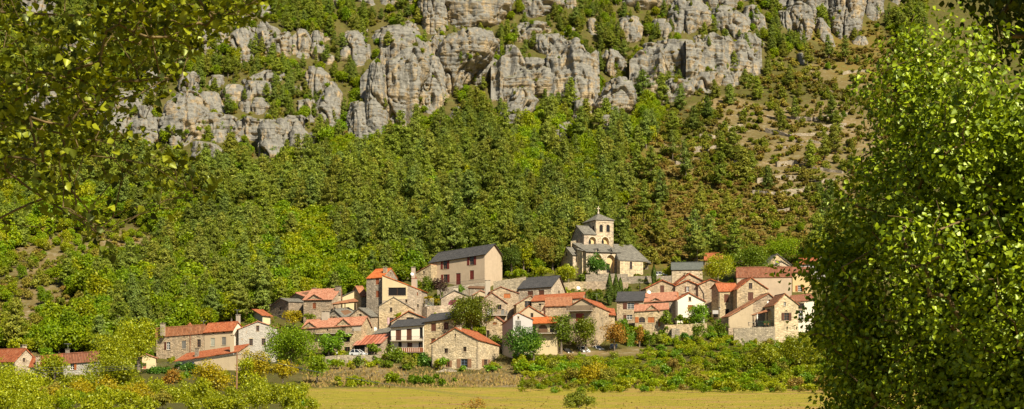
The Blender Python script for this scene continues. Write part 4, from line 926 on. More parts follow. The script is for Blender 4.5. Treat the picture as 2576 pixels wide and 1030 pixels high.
# tower house
h = H_('tall stone tower house with bright orange roof and two red shutters', V3, L=(153, 301), C=(272, 292), R=(392, 300), base=520, th=18, roof='gB', apex=224, f=.58, wall='grey_stone', tile='orange_tile', Y=346, oh=.25, vo=.1, name='tower_house')
h.win('A', 238, 321, 27, 50, 'Sr').win('A', 239, 418, 26, 52, 'Sr').win('B', 340, 258, 8, 14, 'd').chim(298, 208, 26, 50, 3, 'grey_stone').done()
h = H_('cream fronted wing with a wide black window and orange sloping roof', V3, L=(274, 276), C=(577, 392), base=570, th=6, roof='gA', apex=276, f=.01, wall='pale_stone', tile='orange_tile', Y=343.5, dep=9, oh=.3, vo=.15)
h.win('A', 390, 400, 134, 62, 'd').patch('A', [(276, 470), (276, 284), (318, 300), (318, 470)], 'cream').patch('A', [(318, 470), (318, 433), (468, 433), (468, 455)], 'cream').patch('A', [(318, 368), (318, 300), (468, 352), (468, 368)], 'cream').patch('A', [(459, 433), (459, 368), (468, 368), (468, 433)], 'cream')
h.win('A', 547, 417, 9, 26, 'Sr').win('A', 461, 473, 16, 26, 'd').win('A', 550, 510, 12, 26, 'd').done()
c = H_('tall plastered chimney stack with a wide foot behind the cream wing', V3, L=(500, 300), C=(535, 300), base=400, th=10, roof='pyr', apex=268, dep=1.6, wall='concrete', tile='brown_tile', Y=352, oh=.0, name='chimney_stack', cat='chimney')
c.chim(516, 210, 27, 70, .6, 'concrete').done()
# manor
h = H_('large pinkish manor with dark slate roof and red shutters above the village', V3, L=(646, 176), C=(1066, 110), R=(1202, 136), base=336, th=30, roof='gB', apex=36, wall='pinkish', tile='slate', Y=375, oh=.55, vo=.5, name='manor_house')
h.win('A', 760, 194, 30, 64, 'goR').win('A', 966, 161, 32, 68, 'goR').win('A', 763, 299, 30, 62, 'goR').win('A', 862, 302, 36, 88, 'DR').win('A', 967, 271, 32, 70, 'SR')
h.win('B', 1131, 75, 14, 40, 'SR').win('B', 1133, 168, 24, 74, 'SR').win('B', 1142, 280, 20, 60, 'goR').dormer if 0 else None
h.done()
h = H_('low stone annex stepping down from the left end of the manor', V3, L=(534, 258), C=(652, 192), base=330, th=26, roof='gA', apex=192, f=.99, dep=6, wall='stone', tile='old_tile', Y=380, oh=.15)
h.win('A', 596, 253, 12, 22, 'd').done()
# middle left
h = H_('plain stone gable house with one pink shutter below the tower', V3, L=(249, 514), C=(520, 540), base=690, th=-6, roof='gA', apex=446, f=.42, wall='stone', tile='lauze', dep=9, Y=333, oh=.25, vo=.15)
h.win('A', 343, 541, 18, 36, 'd').win('A', 341, 489, 8, 10, 'd').win('A', 347, 628, 30, 54, 'glk').done()
h = H_('stone house with grey lauze roof and small brown shuttered gable', V2, L=(782, 508), C=(903, 546), R=(1020, 500), base=600, th=20, roof='gA', apex=476, f=.42, wall='grey_stone', tile='lauze', Y=332, oh=.2)
h.win('A', 823, 545, 24, 26, 'dot').done()
h = H_('stone gable house with grey lauze slope and arched niche on the right', V2, L=(954, 538), C=(1150, 536), R=(1222, 532), base=660, th=16, roof='gA', apex=462, f=.48, wall='stone', tile='lauze', Y=328, oh=.25)
h.win('A', 1057, 523, 22, 24, 'd').win('B', 1190, 640, 26, 44, 'Sw', 1.).done()
h = H_('long tan house with two brown shuttered cross gables and a veranda', V2, L=(548, 640), C=(1064, 608), R=(1152, 632), base=862, th=14, roof='gB', apex=538, wall='stone', tile='pink_tile', Y=315, oh=.3, vo=.3)
h.dormer(548, 682, 634, 612, 582, 3.5).dormer(845, 978, 612, 912, 555, 3.5).win('A', 613, 645, 38, 56, 'Sr').win('A', 910, 627, 38, 70, 'Sr').win('A', 768, 652, 14, 18, 'd').win('A', 920, 728, 90, 60, 'd').win('A', 940, 830, 50, 60, 'd')
h.balcony('A', 660, 1000, 680, 1.4, 1.0).chim(752, 485, 55, 80, 6, 'concrete').patch('A', [(985, 660), (985, 616), (1062, 614), (1062, 660)], 'concrete', 'rendered_strip').patch('B', [(1068, 760), (1068, 640), (1146, 640), (1146, 700)], 'stone', 'masonry_face', .02).done()
h = H_('open sided shed with a rusty red sheet roof beside the tan house', V2, L=(1000, 782), C=(1238, 766), R=(1318, 735), base=862, th=16, roof='gB', f=1.0, apex=686, wall='stone', tile='rusty_iron', Y=311, name='shed', cat='shed', oh=.5, thick=.08)
h.win('A', 1050, 822, 92, 80, 'd').win('A', 1150, 830, 60, 60, 'd').done()
h = H_('low stone outhouse with a grey lauze roof behind the rusty shed', V2, L=(1175, 690), C=(1322, 668), base=780, th=8, roof='gB', f=1.0, apex=626, dep=6, wall='grey_stone', tile='lauze', Y=318, name='outbuilding', cat='outbuilding')
h.done()
h = H_('small gabled house with a bright orange verge behind the white balcony house', V3, L=(345, 634), C=(612, 608), base=700, th=-4, roof='gA', apex=553, f=.5, wall='stone', tile='red_tile', dep=8, Y=331, oh=.3, vo=.4)
h.win('A', 490, 611, 56, 24, 'dW').done()
h = H_('white balcony house with slate roof and three dark shutters', V3, L=(342, 676), C=(594, 658), base=884, th=10, roof='gB', apex=610, f=.9, dep=7, wall='white', tile='slate', Y=312, oh=.6)
h.win('A', 400, 738, 42, 86, 'Sb').win('A', 483, 731, 40, 88, 'Sb').win('A', 576, 718, 24, 84, 'Sd').win('A', 487, 812, 40, 36, 'Sb').win('A', 412, 810, 26, 40, 'd').win('A', 572, 812, 34, 40, 'd')
h.balcony('A', 345, 592, 778, 1.2, .95, 'concrete', 'dark_metal').balcony('A', 405, 592, 868, 2.4, .95, 'old_wood', 'rust_shutter', True, .5, 'terrace_deck').done()
h = H_('two storey stone house with dark slate roof beside the walnut tree', V3, L=(595, 637), C=(830, 606), base=884, th=12, roof='gB', apex=552, f=.9, dep=8, wall='stone', tile='slate', Y=311, oh=.5)
h.win('A', 671, 676, 38, 60, 'Sb').win('A', 768, 667, 38, 56, 'Sb').win('A', 670, 780, 34, 40, 'Sb').pipe('A', 598, 640, 880).done()
# front house
h = H_('pale stone gable house standing at the front beside the dry field', V3, L=(655, 800), C=(1018, 776), R=(1178, 818), base=990, th=18, roof='gA', apex=684, f=.51, wall='pale_stone', tile='red_tile', Y=298, oh=.25, vo=.25)
h.win('A', 768, 857, 27, 36, 'd').win('A', 912, 845, 25, 36, 'd').win('A', 839, 738, 11, 22, 'd').win('A', 908, 953, 52, 66, 'gBot').win('A', 778, 958, 32, 50, 'grrt').win('B', 1076, 952, 30, 56, 'got').chim(868, 664, 30, 26, 3, 'pale_stone').pipe('A', 662, 812, 985).pipe('A', 1012, 785, 985, 'pale_stone').done()
# round terrace and its house
h = H_('stone gable with a wide arched purple door above the round terrace', V3, L=(729, 452), C=(938, 436), base=505, th=-4, roof='gA', apex=392, f=.5, dep=8, wall='pale_stone', tile='lauze', Y=351, oh=.25)
h.win('A', 834, 482, 100, 44, 'DP', .75).chim(843, 366, 38, 40, 4, 'concrete').done()
h = H_('little tiled gable half hidden behind the chimneys right of the round terrace', V3, L=(980, 425), C=(1086, 415), base=470, th=-6, roof='gA', apex=393, dep=5, wall='beige', tile='pink_tile', Y=355)
h.win('A', 1040, 450, 40, 26, 'dW').done()
h = H_('stone gable with one orange shutter under the slate roofed barn', V4, L=(-30, 235), C=(232, 248), base=390, th=-5, roof='gA', apex=190, f=.38, dep=8, wall='stone', tile='brown_tile', Y=348, oh=.3)
h.win('A', 127, 270, 62, 42, 'So').chim(-52, 125, 46, 200, 2, 'concrete').done()
h = H_('steep roofed stone gable house with balcony behind the walnut tree', V3, L=(1045, 462), C=(1238, 492), base=640, th=-6, roof='gA', apex=411, f=.4, dep=9, wall='stone', tile='brown_tile', Y=334, oh=.3)
h.win('A', 1110, 555, 36, 50, 'gw').win('A', 1180, 520, 30, 40, 'dW').win('A', 1205, 560, 24, 50, 'Sg').balcony('A', 1085, 1236, 582, 1.6, 1.0, 'concrete', 'metal').done()
h = H_('small stone house with flat terrace front right of the walnut tree', V3, L=(1078, 640), C=(1208, 634), base=838, th=6, roof='gA', apex=598, f=.62, dep=7, wall='stone', tile='brown_tile', Y=318, oh=.3)
h.win('A', 1085, 728, 34, 56, 'd').win('A', 1145, 646, 30, 20, 'Sr').done()
h = H_('stone barn with a big dark slate roof below the church wall', V4, L=(232, 206), C=(530, 186), R=(660, 238), base=320, th=24, roof='gB', apex=90, f=.55, wall='pale_stone', tile='slate', Y=358, oh=.35, vo=.4, name='barn', cat='barn')
h.win('A', 340, 244, 50, 38, 'Sb').win('A', 443, 239, 50, 44, 'Sb').win('B', 605, 235, 14, 26, 'd').done()
h = H_('narrow sunlit stone gable with a tall brown window left of the red roofs', V4, L=(212, 350), C=(352, 275), base=440, th=-6, roof='gA', apex=268, f=.95, dep=6, wall='stone', tile='brown_tile', Y=341)
h.win('A', 318, 348, 60, 60, 'gW').done()
h = H_('low house with the long bright red roof above the brown tiled one', V4, L=(352, 322), C=(812, 290), base=470, th=10, roof='gB', apex=243, f=.9, dep=7, wall='stone', tile='red_tile', Y=336, oh=.3)
h.win('A', 440, 350, 44, 20, 'd').done()
h = H_('stone house with speckled brown tiles adjoining the balcony gable', V4, L=(478, 366), C=(712, 362), base=620, th=4, roof='gB', apex=288, f=.9, dep=8, wall='stone', tile='old_tile', Y=327, oh=.35)
h.chim(459, 344, 34, 80, 1.5, 'beige').done()
h = H_('broad stone gable house with a slatted balcony and red door', V4, L=(700, 372), C=(940, 362), R=(1104, 432), base=735, th=22, roof='gA', apex=296, f=.52, wall='stone', tile='red_tile', Y=320, oh=.2, vo=.35)
h.patch('A', [(716, 400), (716, 366), (830, 306), (912, 366), (912, 400)], 'beige', 'gable_render', .03).win('A', 833, 368, 40, 62, 'So').win('A', 795, 467, 74, 70, 'DD').win('B', 1085, 545, 40, 60, 'd').win('B', 1000, 480, 10, 20, 'd').win('B', 1040, 470, 10, 20, 'd').balcony('A', 684, 914, 405, 1.1, 1.15, 'concrete', 'old_wood', True, .3).done()
h = H_('small red tiled annex at the right end of the balcony gable house', V4, L=(1045, 440), C=(1118, 448), base=600, th=0, roof='gB', apex=396, f=.9, dep=5, wall='stone', tile='red_tile', Y=330, name='outbuilding', cat='outbuilding')
h.done()
h = H_('beige house with a long red slope behind the white corner house', V4, L=(240, 432), C=(500, 468), base=640, th=-4, roof='gA', apex=366, f=.34, dep=9, wall='beige', tile='red_tile', Y=322, oh=.3)
h.win('A', 355, 448, 24, 38, 'd').done()
h = H_('white corner house with one grey shutter and a shaded left wall', V4, L=(82, 535), C=(182, 458), R=(360, 492), base=800, th=58, roof='gB', apex=430, f=.25, wall='grey_render', tile='brown_tile', Y=309, oh=.3)
h.patch('B', [(186, 800), (186, 640), (345, 640), (345, 800)], 'cream', 'rendered_front').win('B', 228, 547, 52, 96, 'Sg').win('B', 230, 470, 16, 22, 'd').done()
h = H_('loggia house with orange tiles over a shaded balcony and arched door', V4, L=(342, 522), C=(585, 512), R=(606, 505), base=800, th=8, roof='gB', apex=468, f=.9, dep=6, wall='cream', tile='orange_tile', Y=313, oh=.9)
h.win('A', 455, 572, 90, 76, 'DW', 1.).win('A', 370, 575, 40, 60, 'd').win('A', 540, 575, 40, 60, 'd').balcony('A', 340, 585, 612, 1.3, 1.0, 'concrete', 'dark_metal').done()
# right middle
h = H_('stone house with blue black slate roof and a latticed white window', V6, L=(162, 338), C=(418, 332), base=528, th=8, roof='gB', apex=248, f=.9, dep=8, wall='stone', tile='slate', Y=341, oh=.4)
h.win('A', 298, 381, 70, 60, 'gwob').win('A', 285, 490, 54, 46, 'gwlb').done()
h = H_('house with striped old tiles and an eyebrow dormer over a blue window', V6, L=(420, 345), C=(742, 326), base=480, th=6, roof='gB', apex=252, f=.9, dep=8, wall='stone', tile='pink_tile', Y=344, oh=.35)
h.win('A', 537, 342, 50, 34, 'gB').dormer(478, 600, 338, 537, 305, 2.5).win('A', 675, 425, 18, 46, 'gW').chim(750, 250, 18, 70, 3, 'terracotta', False).pipe('A', 738, 335, 470).done()
h = H_('lower stone house with orange shutters and pink tiled cross gable', V6, L=(338, 434), C=(660, 414), base=640, th=6, roof='gB', apex=360, f=.9, dep=6, wall='stone', tile='pink_tile', Y=331, oh=.3)
h.dormer(430, 570, 430, 500, 372, 2.5).win('A', 500, 423, 28, 46, 'So').win('A', 405, 515, 60, 54, 'gWlo', .8).win('A', 495, 515, 64, 54, 'So').win('A', 572, 545, 20, 70, 'So').win('A', 440, 640, 50, 40, 'd', 1.)
h.done()
h = H_('white plastered gable house with an orange shutter above the laurel', V6, L=(744, 322), C=(1012, 338), base=490, th=-4, roof='gA', apex=258, f=.43, dep=9, wall='white', tile='red_tile', Y=342, oh=.35, vo=.3)
h.win('A', 868, 315, 26, 36, 'gW').win('A', 873, 402, 50, 60, 'So').pipe('A', 750, 335, 470).done()
h = H_('left gable of the stone row with a single brown shutter', V6, L=(444, 212), C=(724, 186), base=420, th=-3, roof='gA', apex=134, f=.56, dep=9, wall='stone', tile='red_tile', Y=354, oh=.3, vo=.4)
h.win('A', 600, 217, 38, 68, 'Sb').done()
h = H_('middle gable of the stone row with a blue window and half open shutter', V6, L=(727, 188), C=(946, 178), base=420, th=-3, roof='gA', apex=136, f=.55, dep=9, wall='stone', tile='red_tile', Y=353.5, oh=.2, vo=.4)
h.win('A', 847, 218, 26, 50, 'gwlb').done()
h = H_('right gable of the stone row with blank wall and curved drainpipe', V6, L=(948, 178), C=(1198, 168), base=460, th=-3, roof='gA', apex=126, f=.47, dep=9, wall='stone', tile='red_tile', Y=353, oh=.3, vo=.4)
F = h.A; mb = MB(); mb.tube([F.at(*F.hit(V6(x, y)), .1) for x, y in ((950, 180), (1000, 260), (1004, 330))], .09, M['dark_metal']); h.parts.append((mb, 'drainpipe', None, None)); h.done()
h = H_('small stone gable peeping over the middle of the stone row', V6, L=(742, 165), C=(992, 140), base=230, th=-4, roof='gA', apex=70, f=.48, dep=8, wall='stone', tile='red_tile', Y=366, oh=.3, vo=.4)
h.win('A', 868, 130, 14, 12, 'd').chim(835, 62, 40, 30, 3, 'dark_stone').done()
# church neighbours
h = H_('stone outbuilding with a green grey slate roof right of the church', V5, L=(1300, 648), C=(1612, 645), R=(1628, 640), base=725, th=6, roof='gB', apex=574, f=.9, dep=8, wall='pale_stone', tile='green_slate', Y=392, name='outbuilding', cat='outbuilding', oh=.3)
h.done()
h = H_('low building with a grey lauze roof between church and slate outbuilding', V5, L=(1000, 706), C=(1288, 684), base=730, th=6, roof='gB', apex=628, f=.9, dep=7, wall='pale_stone', tile='lauze', Y=394, name='outbuilding', cat='outbuilding')
h.chim(1040, 590, 32, 40, 3, 'dark_stone').done()
h = H_('house with a bright red roof hidden behind the pale lime tree', V5, L=(1650, 548), C=(1830, 540), base=660, th=8, roof='gB', apex=474, f=.7, dep=8, wall='stone', tile='red_tile', Y=402)
h.done()
# right group
h = H_('wide house with a brown tiled roof and tan shutters behind the right group', V7, L=(412, 356), C=(938, 350), R=(950, 350), base=530, th=4, roof='gB', apex=266, f=.9, dep=9, wall='pinkish', tile='brown_tile', Y=365, oh=.35)
h.win('A', 793, 440, 28, 72, 'gwot').win('A', 490, 392, 56, 52, 'Sb').chim(687, 406, 24, 50, -1.5, 'concrete').patch('A', [(724, 530), (724, 480), (924, 484), (924, 530)], 'pale_stone', 'stone_plinth').pipe('A', 930, 356, 520).done()
h = H_('small high stone gable with a rounded top beside the tall trees', V7, L=(716, 232), C=(950, 248), base=290, th=-5, roof='gA', apex=140, f=.40, dep=8, wall='stone', tile='lauze', Y=394, oh=.15)
h.win('A', 800, 214, 22, 34, 'gw').done()
h = H_('tiny stone gable in front of the high rounded gable', V7, L=(765, 268), C=(940, 262), base=290, th=-5, roof='gA', apex=210, f=.5, dep=4, wall='pale_stone', tile='lauze', Y=386, oh=.1, name='outbuilding', cat='outbuilding')
h.win('A', 832, 262, 40, 18, 'd').done()
h = H_('stone house with brown shutters and orange roof on its shaded corner', V7, L=(176, 470), C=(246, 494), R=(428, 490), base=772, th=62, roof='gA', apex=425, f=.6, wall='stone', tile='red_tile', Y=345, oh=.35, vo=.3)
h.win('B', 320, 565, 46, 80, 'Sb').win('B', 327, 707, 40, 76, 'Sd').win('A', 215, 720, 44, 60, 'd').pipe('B', 250, 500, 760).done()
h = H_('tall gabled front of the brown shuttered house with two stacked windows', V7, L=(422, 478), C=(716, 474), base=760, th=-6, roof='gA', apex=370, f=.47, dep=9, wall='stone', tile='red_tile', Y=343.5, oh=.3, vo=.3)
h.win('A', 552, 445, 34, 58, 'gW').win('A', 553, 547, 52, 82, 'Sb').done()
h = H_('stone house with one long roof slope falling to the left', V7, L=(340, 742), C=(812, 592), base=856, th=-4, roof='gA', apex=520, f=.82, dep=8, wall='stone', tile='old_tile', Y=333, oh=.2, vo=.3)
h.win('A', 468, 706, 22, 30, 'gw').win('A', 453, 811, 28, 46, 'Sb').win('A', 743, 600, 36, 48, 'gk').patch('A', [(346, 850), (346, 752), (575, 620), (575, 850)], 'beige', 'rendered_lower_wall').done()
h = H_('steep small stone gable with brown shuttered window and pink verge tiles', V7, L=(784, 630), C=(1014, 626), base=905, th=-4, roof='gA', apex=524, f=.44, dep=9, wall='pale_stone', tile='old_tile', Y=323, oh=.3, vo=.25)
h.win('A', 883, 620, 22, 36, 'gw').win('A', 899, 742, 44, 74, 'gWob').win('A', 898, 686, 24, 12, 'd', 1.).done()
h = H_('white house with a balustraded window right of the small stone gable', V7, L=(985, 600), C=(1165, 580), base=862, th=4, roof='gB', apex=528, f=.9, dep=8, wall='white', tile='brown_tile', Y=335, oh=.3)
h.win('A', 1040, 640, 60, 56, 'd').win('A', 1036, 728, 46, 96, 'gw').balcony('A', 1010, 1062, 778, .4, 1.0, 'concrete', 'metal').done()
h = H_('tan house with an orange shuttered window behind the poplar leaves', V7, L=(958, 312), C=(1150, 308), base=530, th=4, roof='gB', apex=270, f=.9, dep=7, wall='ochre', tile='brown_tile', Y=372)
h.win('A', 1030, 470, 40, 56, 'gwoo').win('A', 1015, 330, 20, 30, 'd').done()
h = H_('pale grey gabled house with an orange roof high beside the poplar', V7, L=(1034, 235), C=(1370, 225), base=330, th=10, roof='gB', apex=176, f=.9, dep=8, wall='grey_render', tile='red_tile', Y=385)
h.win('A', 1180, 260, 40, 40, 'd').chim(1238, 156, 40, 30, 4, 'concrete').done()

# ------------------------------------------------------------------ church
def church():
    root = empty('church', tuple(G(*V5(620, 690))), 'old stone church with square bell tower, lauze roofs and blind arches', 'church'); org = root.location.copy()
    def sub(h, wall_name, roof_name):
        """re-hang a block of the church as parts of the one church"""
        h.root.name = 'church_block'; h.done(); blk = h.root
        for o in list(blk.children):
            o.parent = root; off = Vector(blk.location)-org; o.data.transform(Matrix.Translation(off))
            for c in o.children: c.data.transform(Matrix.Translation(off))
            n = o.name.split('.')[0]; o.name = {'wall': wall_name, 'roof': roof_name}.get(n, n)
        bpy.data.objects.remove(blk)
    K = dict(wall='church_stone', tile='lauze', label='x', cat='church')
    # bell tower
    t = H_(v=V5, L=(384, 162), C=(513, 126), R=(697, 132), base=440, th=62, roof='pyr', apex=66, Y=397, oh=.35, **K)
    for x in (569, 641): t.win('B', x, 214, 36, 78, 'Sd', 1.)
    t.win('A', 486, 212, 18, 52, 'Sd', 1.); t.niche('B', 611, 345, 76, 80, M['ochre']); t.win('B', 558, 312, 7, 10, 'd'); t.win('B', 660, 312, 7, 10, 'd')
    nb = MB(); Fb = t.B; q = Fb.hit(V5(597, 366)); nb.prism([Fb.at(q[0]-.45, q[1]-1, -.78), Fb.at(q[0]+.45, q[1]-1, -.78), Fb.at(q[0]+.45, q[1]+.7, -.78), Fb.at(q[0], q[1]+1.1, -.78), Fb.at(q[0]-.45, q[1]+.7, -.78)], Fb.n*.05, M['dark']); t.parts.append((nb, 'slit_window', None, None))
    bb = MB(); zb = t.B.hit(V5(600, 150))[1]; bb.box(t.B.at(0, zb, 0), t.B.d*t.B.L, t.B.n*.12, Vector((0, 0, .3)), M['pale_trim']); t.parts.append((bb, 'string_course', None, None))
    c = t.P1; cr = MB(); cr.cbox(c+Vector((0, 0, .1)), .5, .5, .6, M['pale_trim']); cr.cbox(c+Vector((0, 0, .7)), .2, .2, 1.7, M['pale_trim'], .3); cr.cbox(c+Vector((0, 0, 1.6)), 1.0, .2, .22, M['pale_trim'], .3); cr.tube([c+Vector((0, 0, 2.3)), c+Vector((0, 0, 4.8))], .035, M['dark_metal'])
    t.parts.append((cr, 'cross', None, 'roof')); sub(t, 'tower_wall', 'tower_roof')
    # choir block left of the tower
    t = H_(v=V5, L=(262, 330), C=(389, 277), R=(514, 280), base=440, th=62, roof='gA', apex=192, f=.42, Y=394, oh=.25, **K)
    t.niche('B', 478, 345, 78, 84, M['ochre']); nb = MB(); Fb = t.B; q = Fb.hit(V5(464, 364)); nb.prism([Fb.at(q[0]-.4, q[1]-1, -.78), Fb.at(q[0]+.4, q[1]-1, -.78), Fb.at(q[0]+.4, q[1]+.7, -.78), Fb.at(q[0], q[1]+1.1, -.78), Fb.at(q[0]-.4, q[1]+.7, -.78)], Fb.n*.05, M['dark']); t.parts.append((nb, 'slit_window', None, None)); t.win('B', 423, 305, 7, 10, 'd')
    sub(t, 'choir_wall', 'choir_roof')
    # turret stub
    t = H_(v=V5, L=(252, 352), C=(304, 342), base=440, th=10, roof='flat', dep=4, Y=396, **K); sub(t, 'turret_wall', 'turret_roof')
    # chapel on the left
    t = H_(v=V5, L=(140, 612), C=(273, 494), R=(380, 498), base=660, th=62, roof='gA', apex=418, f=.52, Y=389, oh=.25, **K)
    t.win('A', 206, 482, 16, 42, 'd', 1.); sub(t, 'chapel_wall', 'chapel_roof')
    # buttress and nave
    t = H_(v=V5, L=(371, 450), C=(412, 440), base=670, th=-32, roof='gB', apex=425, f=.9, dep=3, Y=388, **K); sub(t, 'buttress', 'buttress_cap')
    t = H_(v=V5, L=(412, 458), C=(764, 468), base=690, th=-25, roof='gB', apex=386, f=.92, dep=9, Y=391, oh=.4, **K)
    t.niche('A', 535, 540, 80, 112, M['ochre'], .9); t.niche('A', 667, 585, 82, 188, M['ochre'], .9)
    for xl, xr, ey, xa, ay in ((500, 556, 462, 528, 424), (652, 690, 468, 671, 430)): t.dormer(xl, xr, ey, xa, ay, 2.2, None, None, .15)
    nb = MB(); Fb = t.A
    for (x, y, w_, h_) in ((657, 638, .55, 1.6), (530, 450, .3, .8), (672, 455, .3, .9)):
        q = Fb.hit(V5(x, y)); o_ = -.86 if y > 600 else .05
        nb.prism([Fb.at(q[0]-w_, q[1]-h_, o_), Fb.at(q[0]+w_, q[1]-h_, o_), Fb.at(q[0]+w_, q[1]+h_, o_), Fb.at(q[0]-w_, q[1]+h_, o_)], Fb.n*.05, M['dark'])
    t.parts.append((nb, 'window', None, None)); sub(t, 'nave_wall', 'nave_roof')
    # apse on the right with its big sloping roof
    t = H_(v=V5, L=(733, 540), C=(766, 552), R=(1006, 562), base=725, th=62, roof='open', Y=386, **K)
    for fc, z0, z1 in ((t.A, t.zl, t.zc), (t.B, t.zc, t.zr), (t.BK, t.zr, t.zk), (t.LF, t.zk, t.zl)): fc.top = [(0, z0), (fc.L, z1)]
    up = Vector((0, 0, .25)); ce = W(*V5(752, 550), 385.6); re = Vector((t.Rp.x+.5, t.Rp.y, t.zr)); rb_ = Vector((t.Bp.x+4, t.Bp.y+6, t.zr)); pa = W(*V5(690, 386), 397.5); pb = W(*V5(884, 391), 400)
    t.rb.prism([ce, re, pb, pa], up, t.tm); t.rb.prism([re, rb_, pb], up, t.tm); le = Vector((t.Lp.x, t.Lp.y, t.zl)); t.rb.prism([le, ce, pa], up, t.tm)
    t.win('B', 880, 602, 26, 78, 'gW'); sub(t, 'apse_wall', 'apse_roof')
church()
# ------------------------------------------------------------------ garden and retaining walls
def near_house(x, y, r=.4):
    for q in FOOT:
        ins = True
        for i in range(4):
            a, b = q[i], q[(i+1) % 4]; e = b-a
            cr = (e.x*(y-a.y)-e.y*(x-a.x))/max(e.length, 1e-6)
            if cr < -r: ins = False; break
        if not ins:
            ins = True
            for i in range(4):
                a, b = q[i], q[(i+1) % 4]; e = b-a
                if -(e.x*(y-a.y)-e.y*(x-a.x))/max(e.length, 1e-6) < -r: ins = False; break
        if ins: return True
    return False
def stone_wall(label, view, pts, ybase, Y, th=.6, mat='stone', group='stone terrace walls of the village', rough=.12, name='stone_wall', below=3.5):
    """a wall following picture points along its top; Y = distance, single or per point"""
    Ys = Y if hasattr(Y, '__len__') else [Y]*len(pts); P = [W(*view(x, y), d) for (x, y), d in zip(pts, Ys)]
    zb = min(W(*view(pts[0][0], ybase), Ys[0]).z, *(p.z-.4 for p in P))-below
    mb = MB(); top = []
    for a, b in zip(P, P[1:]):
        n = max(1, int((b-a).length/1.1))
        for i in range(n): top.append(a.lerp(b, i/n)+Vector((0, 0, random.uniform(-rough, rough))))
    top.append(P[-1]); n = len(top); back = []
    for i, p in enumerate(top):
        d = top[min(i+1, n-1)]-top[max(i-1, 0)]; nn = Vector((-d.y, d.x, 0)).normalized(); nn = nn if nn.y > 0 else -nn; back.append(p+nn*th)
    m = M[mat]; lo = lambda p: Vector((p.x, p.y, zb)); u = 0
    for i in range(n-1):
        a, b, c, d = top[i], top[i+1], back[i+1], back[i]; L = (b-a).length
        mb.poly([lo(a), lo(b), b, a], m, [(u, zb), (u+L, zb), (u+L, b.z), (u, a.z)]); mb.poly([a, b, c, d], m); mb.poly([lo(c), lo(d), d, c], m); u += L
    mb.poly([lo(back[0]), lo(top[0]), top[0], back[0]], m); mb.poly([lo(top[-1]), lo(back[-1]), back[-1], top[-1]], m)
    o = mb.build(name, None, (P[0].x, P[0].y, zb)); return props(o, label, 'wall', group, 'thing')
stone_wall('high stone terrace wall right under the church front', V5, [(408, 694), (620, 686), (848, 690)], 880, [379, 379, 379], 1.2, 'grey_stone')
stone_wall('lower stone terrace wall stepping out left of the cypresses', V5, [(176, 778), (300, 770), (412, 768)], 890, 374, 1., 'stone')
stone_wall('sunlit rubble wall behind the cypresses below the church', V5, [(412, 772), (620, 768), (852, 775)], 890, 375, .8, 'stone')
stone_wall('long grey parapet wall of the church square beside the white car', V5, [(850, 715), (1080, 712), (1410, 702)], 800, [381, 381, 382], .7, 'grey_stone')
stone_wall('stone retaining wall with railing in front of the manor', V3, [(700, 372), (880, 352), (1096, 328)], 410, [366, 366, 367], .8, 'grey_stone')
stone_wall('garden wall running right from the manor to the slate barn', V4, [(0, 138), (110, 122), (232, 104), (300, 92)], 240, 366, .8, 'grey_stone')
stone_wall('curved pale wall of the round terrace with the vine', V3, [(566, 548), (575, 528), (620, 514), (720, 508), (905, 500)], 600, [347, 344, 342, 341, 342], .5, 'pale_stone')
stone_wall('long grey wall below the tan veranda house beside the street lamp', V2, [(700, 884), (860, 876), (1000, 872), (1222, 868)], 985, 305, .7, 'grey_stone')
stone_wall('tall stone garden wall with a buttress below the laurel', V6, [(626, 562), (820, 556), (1032, 548)], 700, 327, .8, 'stone')
stone_wall('grey terrace wall at the foot of the right hand stone gables', V7, [(392, 858), (600, 846), (790, 836)], 900, 322, .7, 'grey_stone')
stone_wall('crumbling low stone wall at the edge of the dry field', V3, [(690, 1016), (740, 1008), (800, 1002), (850, 1008)], 1030, 293, .6, 'grey_stone', rough=.25)
stone_wall('short stone wall beside the pergola left of the lauze roofs', V2, [(664, 510), (726, 502)], 570, 335, .5, 'dark_stone')
stone_wall('loose rubble wall running along the field below the front house', View(900, 1300, 1.171), [(790, 158), (880, 149), (1010, 138)], 165, [280, 281, 283], .7, 'grey_stone', rough=.3)
mb = MB(); P = W(*V6(728, 600), 326); mb.cbox((P.x, P.y, P.z-8), 2.0, 1.6, 8, M['grey_stone']); props(mb.build('stone_buttress', None, (P.x, P.y, P.z-8)), 'stone buttress leaning on the tall garden wall', 'buttress')
T = [[(1905, 456), (1970, 448), (2032, 450)], [(1893, 486), (1925, 492), (1962, 492)], [(1962, 490), (2040, 478)], [(2048, 302), (2132, 292)], [(1985, 346), (2085, 340)], [(1925, 330), (1990, 350)], [(1955, 416), (2062, 404)],
     [(2040, 428), (2118, 440)], [(2036, 392), (2112, 384)], [(1845, 412), (1885, 416)], [(1745, 380), (1802, 375)], [(1940, 541), (1995, 530)], [(1998, 362), (2105, 366)], [(1760, 345), (1800, 350)], [(1820, 330), (1870, 322)],
     [(1990, 300), (2040, 305)], [(2070, 240), (2130, 232)], [(2050, 462), (2110, 458)], [(1700, 415), (1735, 410)], [(2120, 190), (2180, 184)], [(1960, 378), (2020, 372)], [(2060, 325), (2130, 318)]]
for q in T:
    pts = []
    for (a, b), (c, d) in zip(q, q[1:]): pts += [(a+(c-a)*i/5, b+(d-b)*i/5+random.uniform(-1.5, 1.5)) for i in range(5)]
    pts.append(q[-1])
    stone_wall('low dry stone terrace wall on the bare slope right of the church', VP, [(x, y-9) for x, y in pts], q[0][1]+2, [float(depth(x, y)) for x, y in pts], 1.3, 'grey_stone', 'dry stone terrace walls on the bare slope', .25, 'terrace_wall', .8)

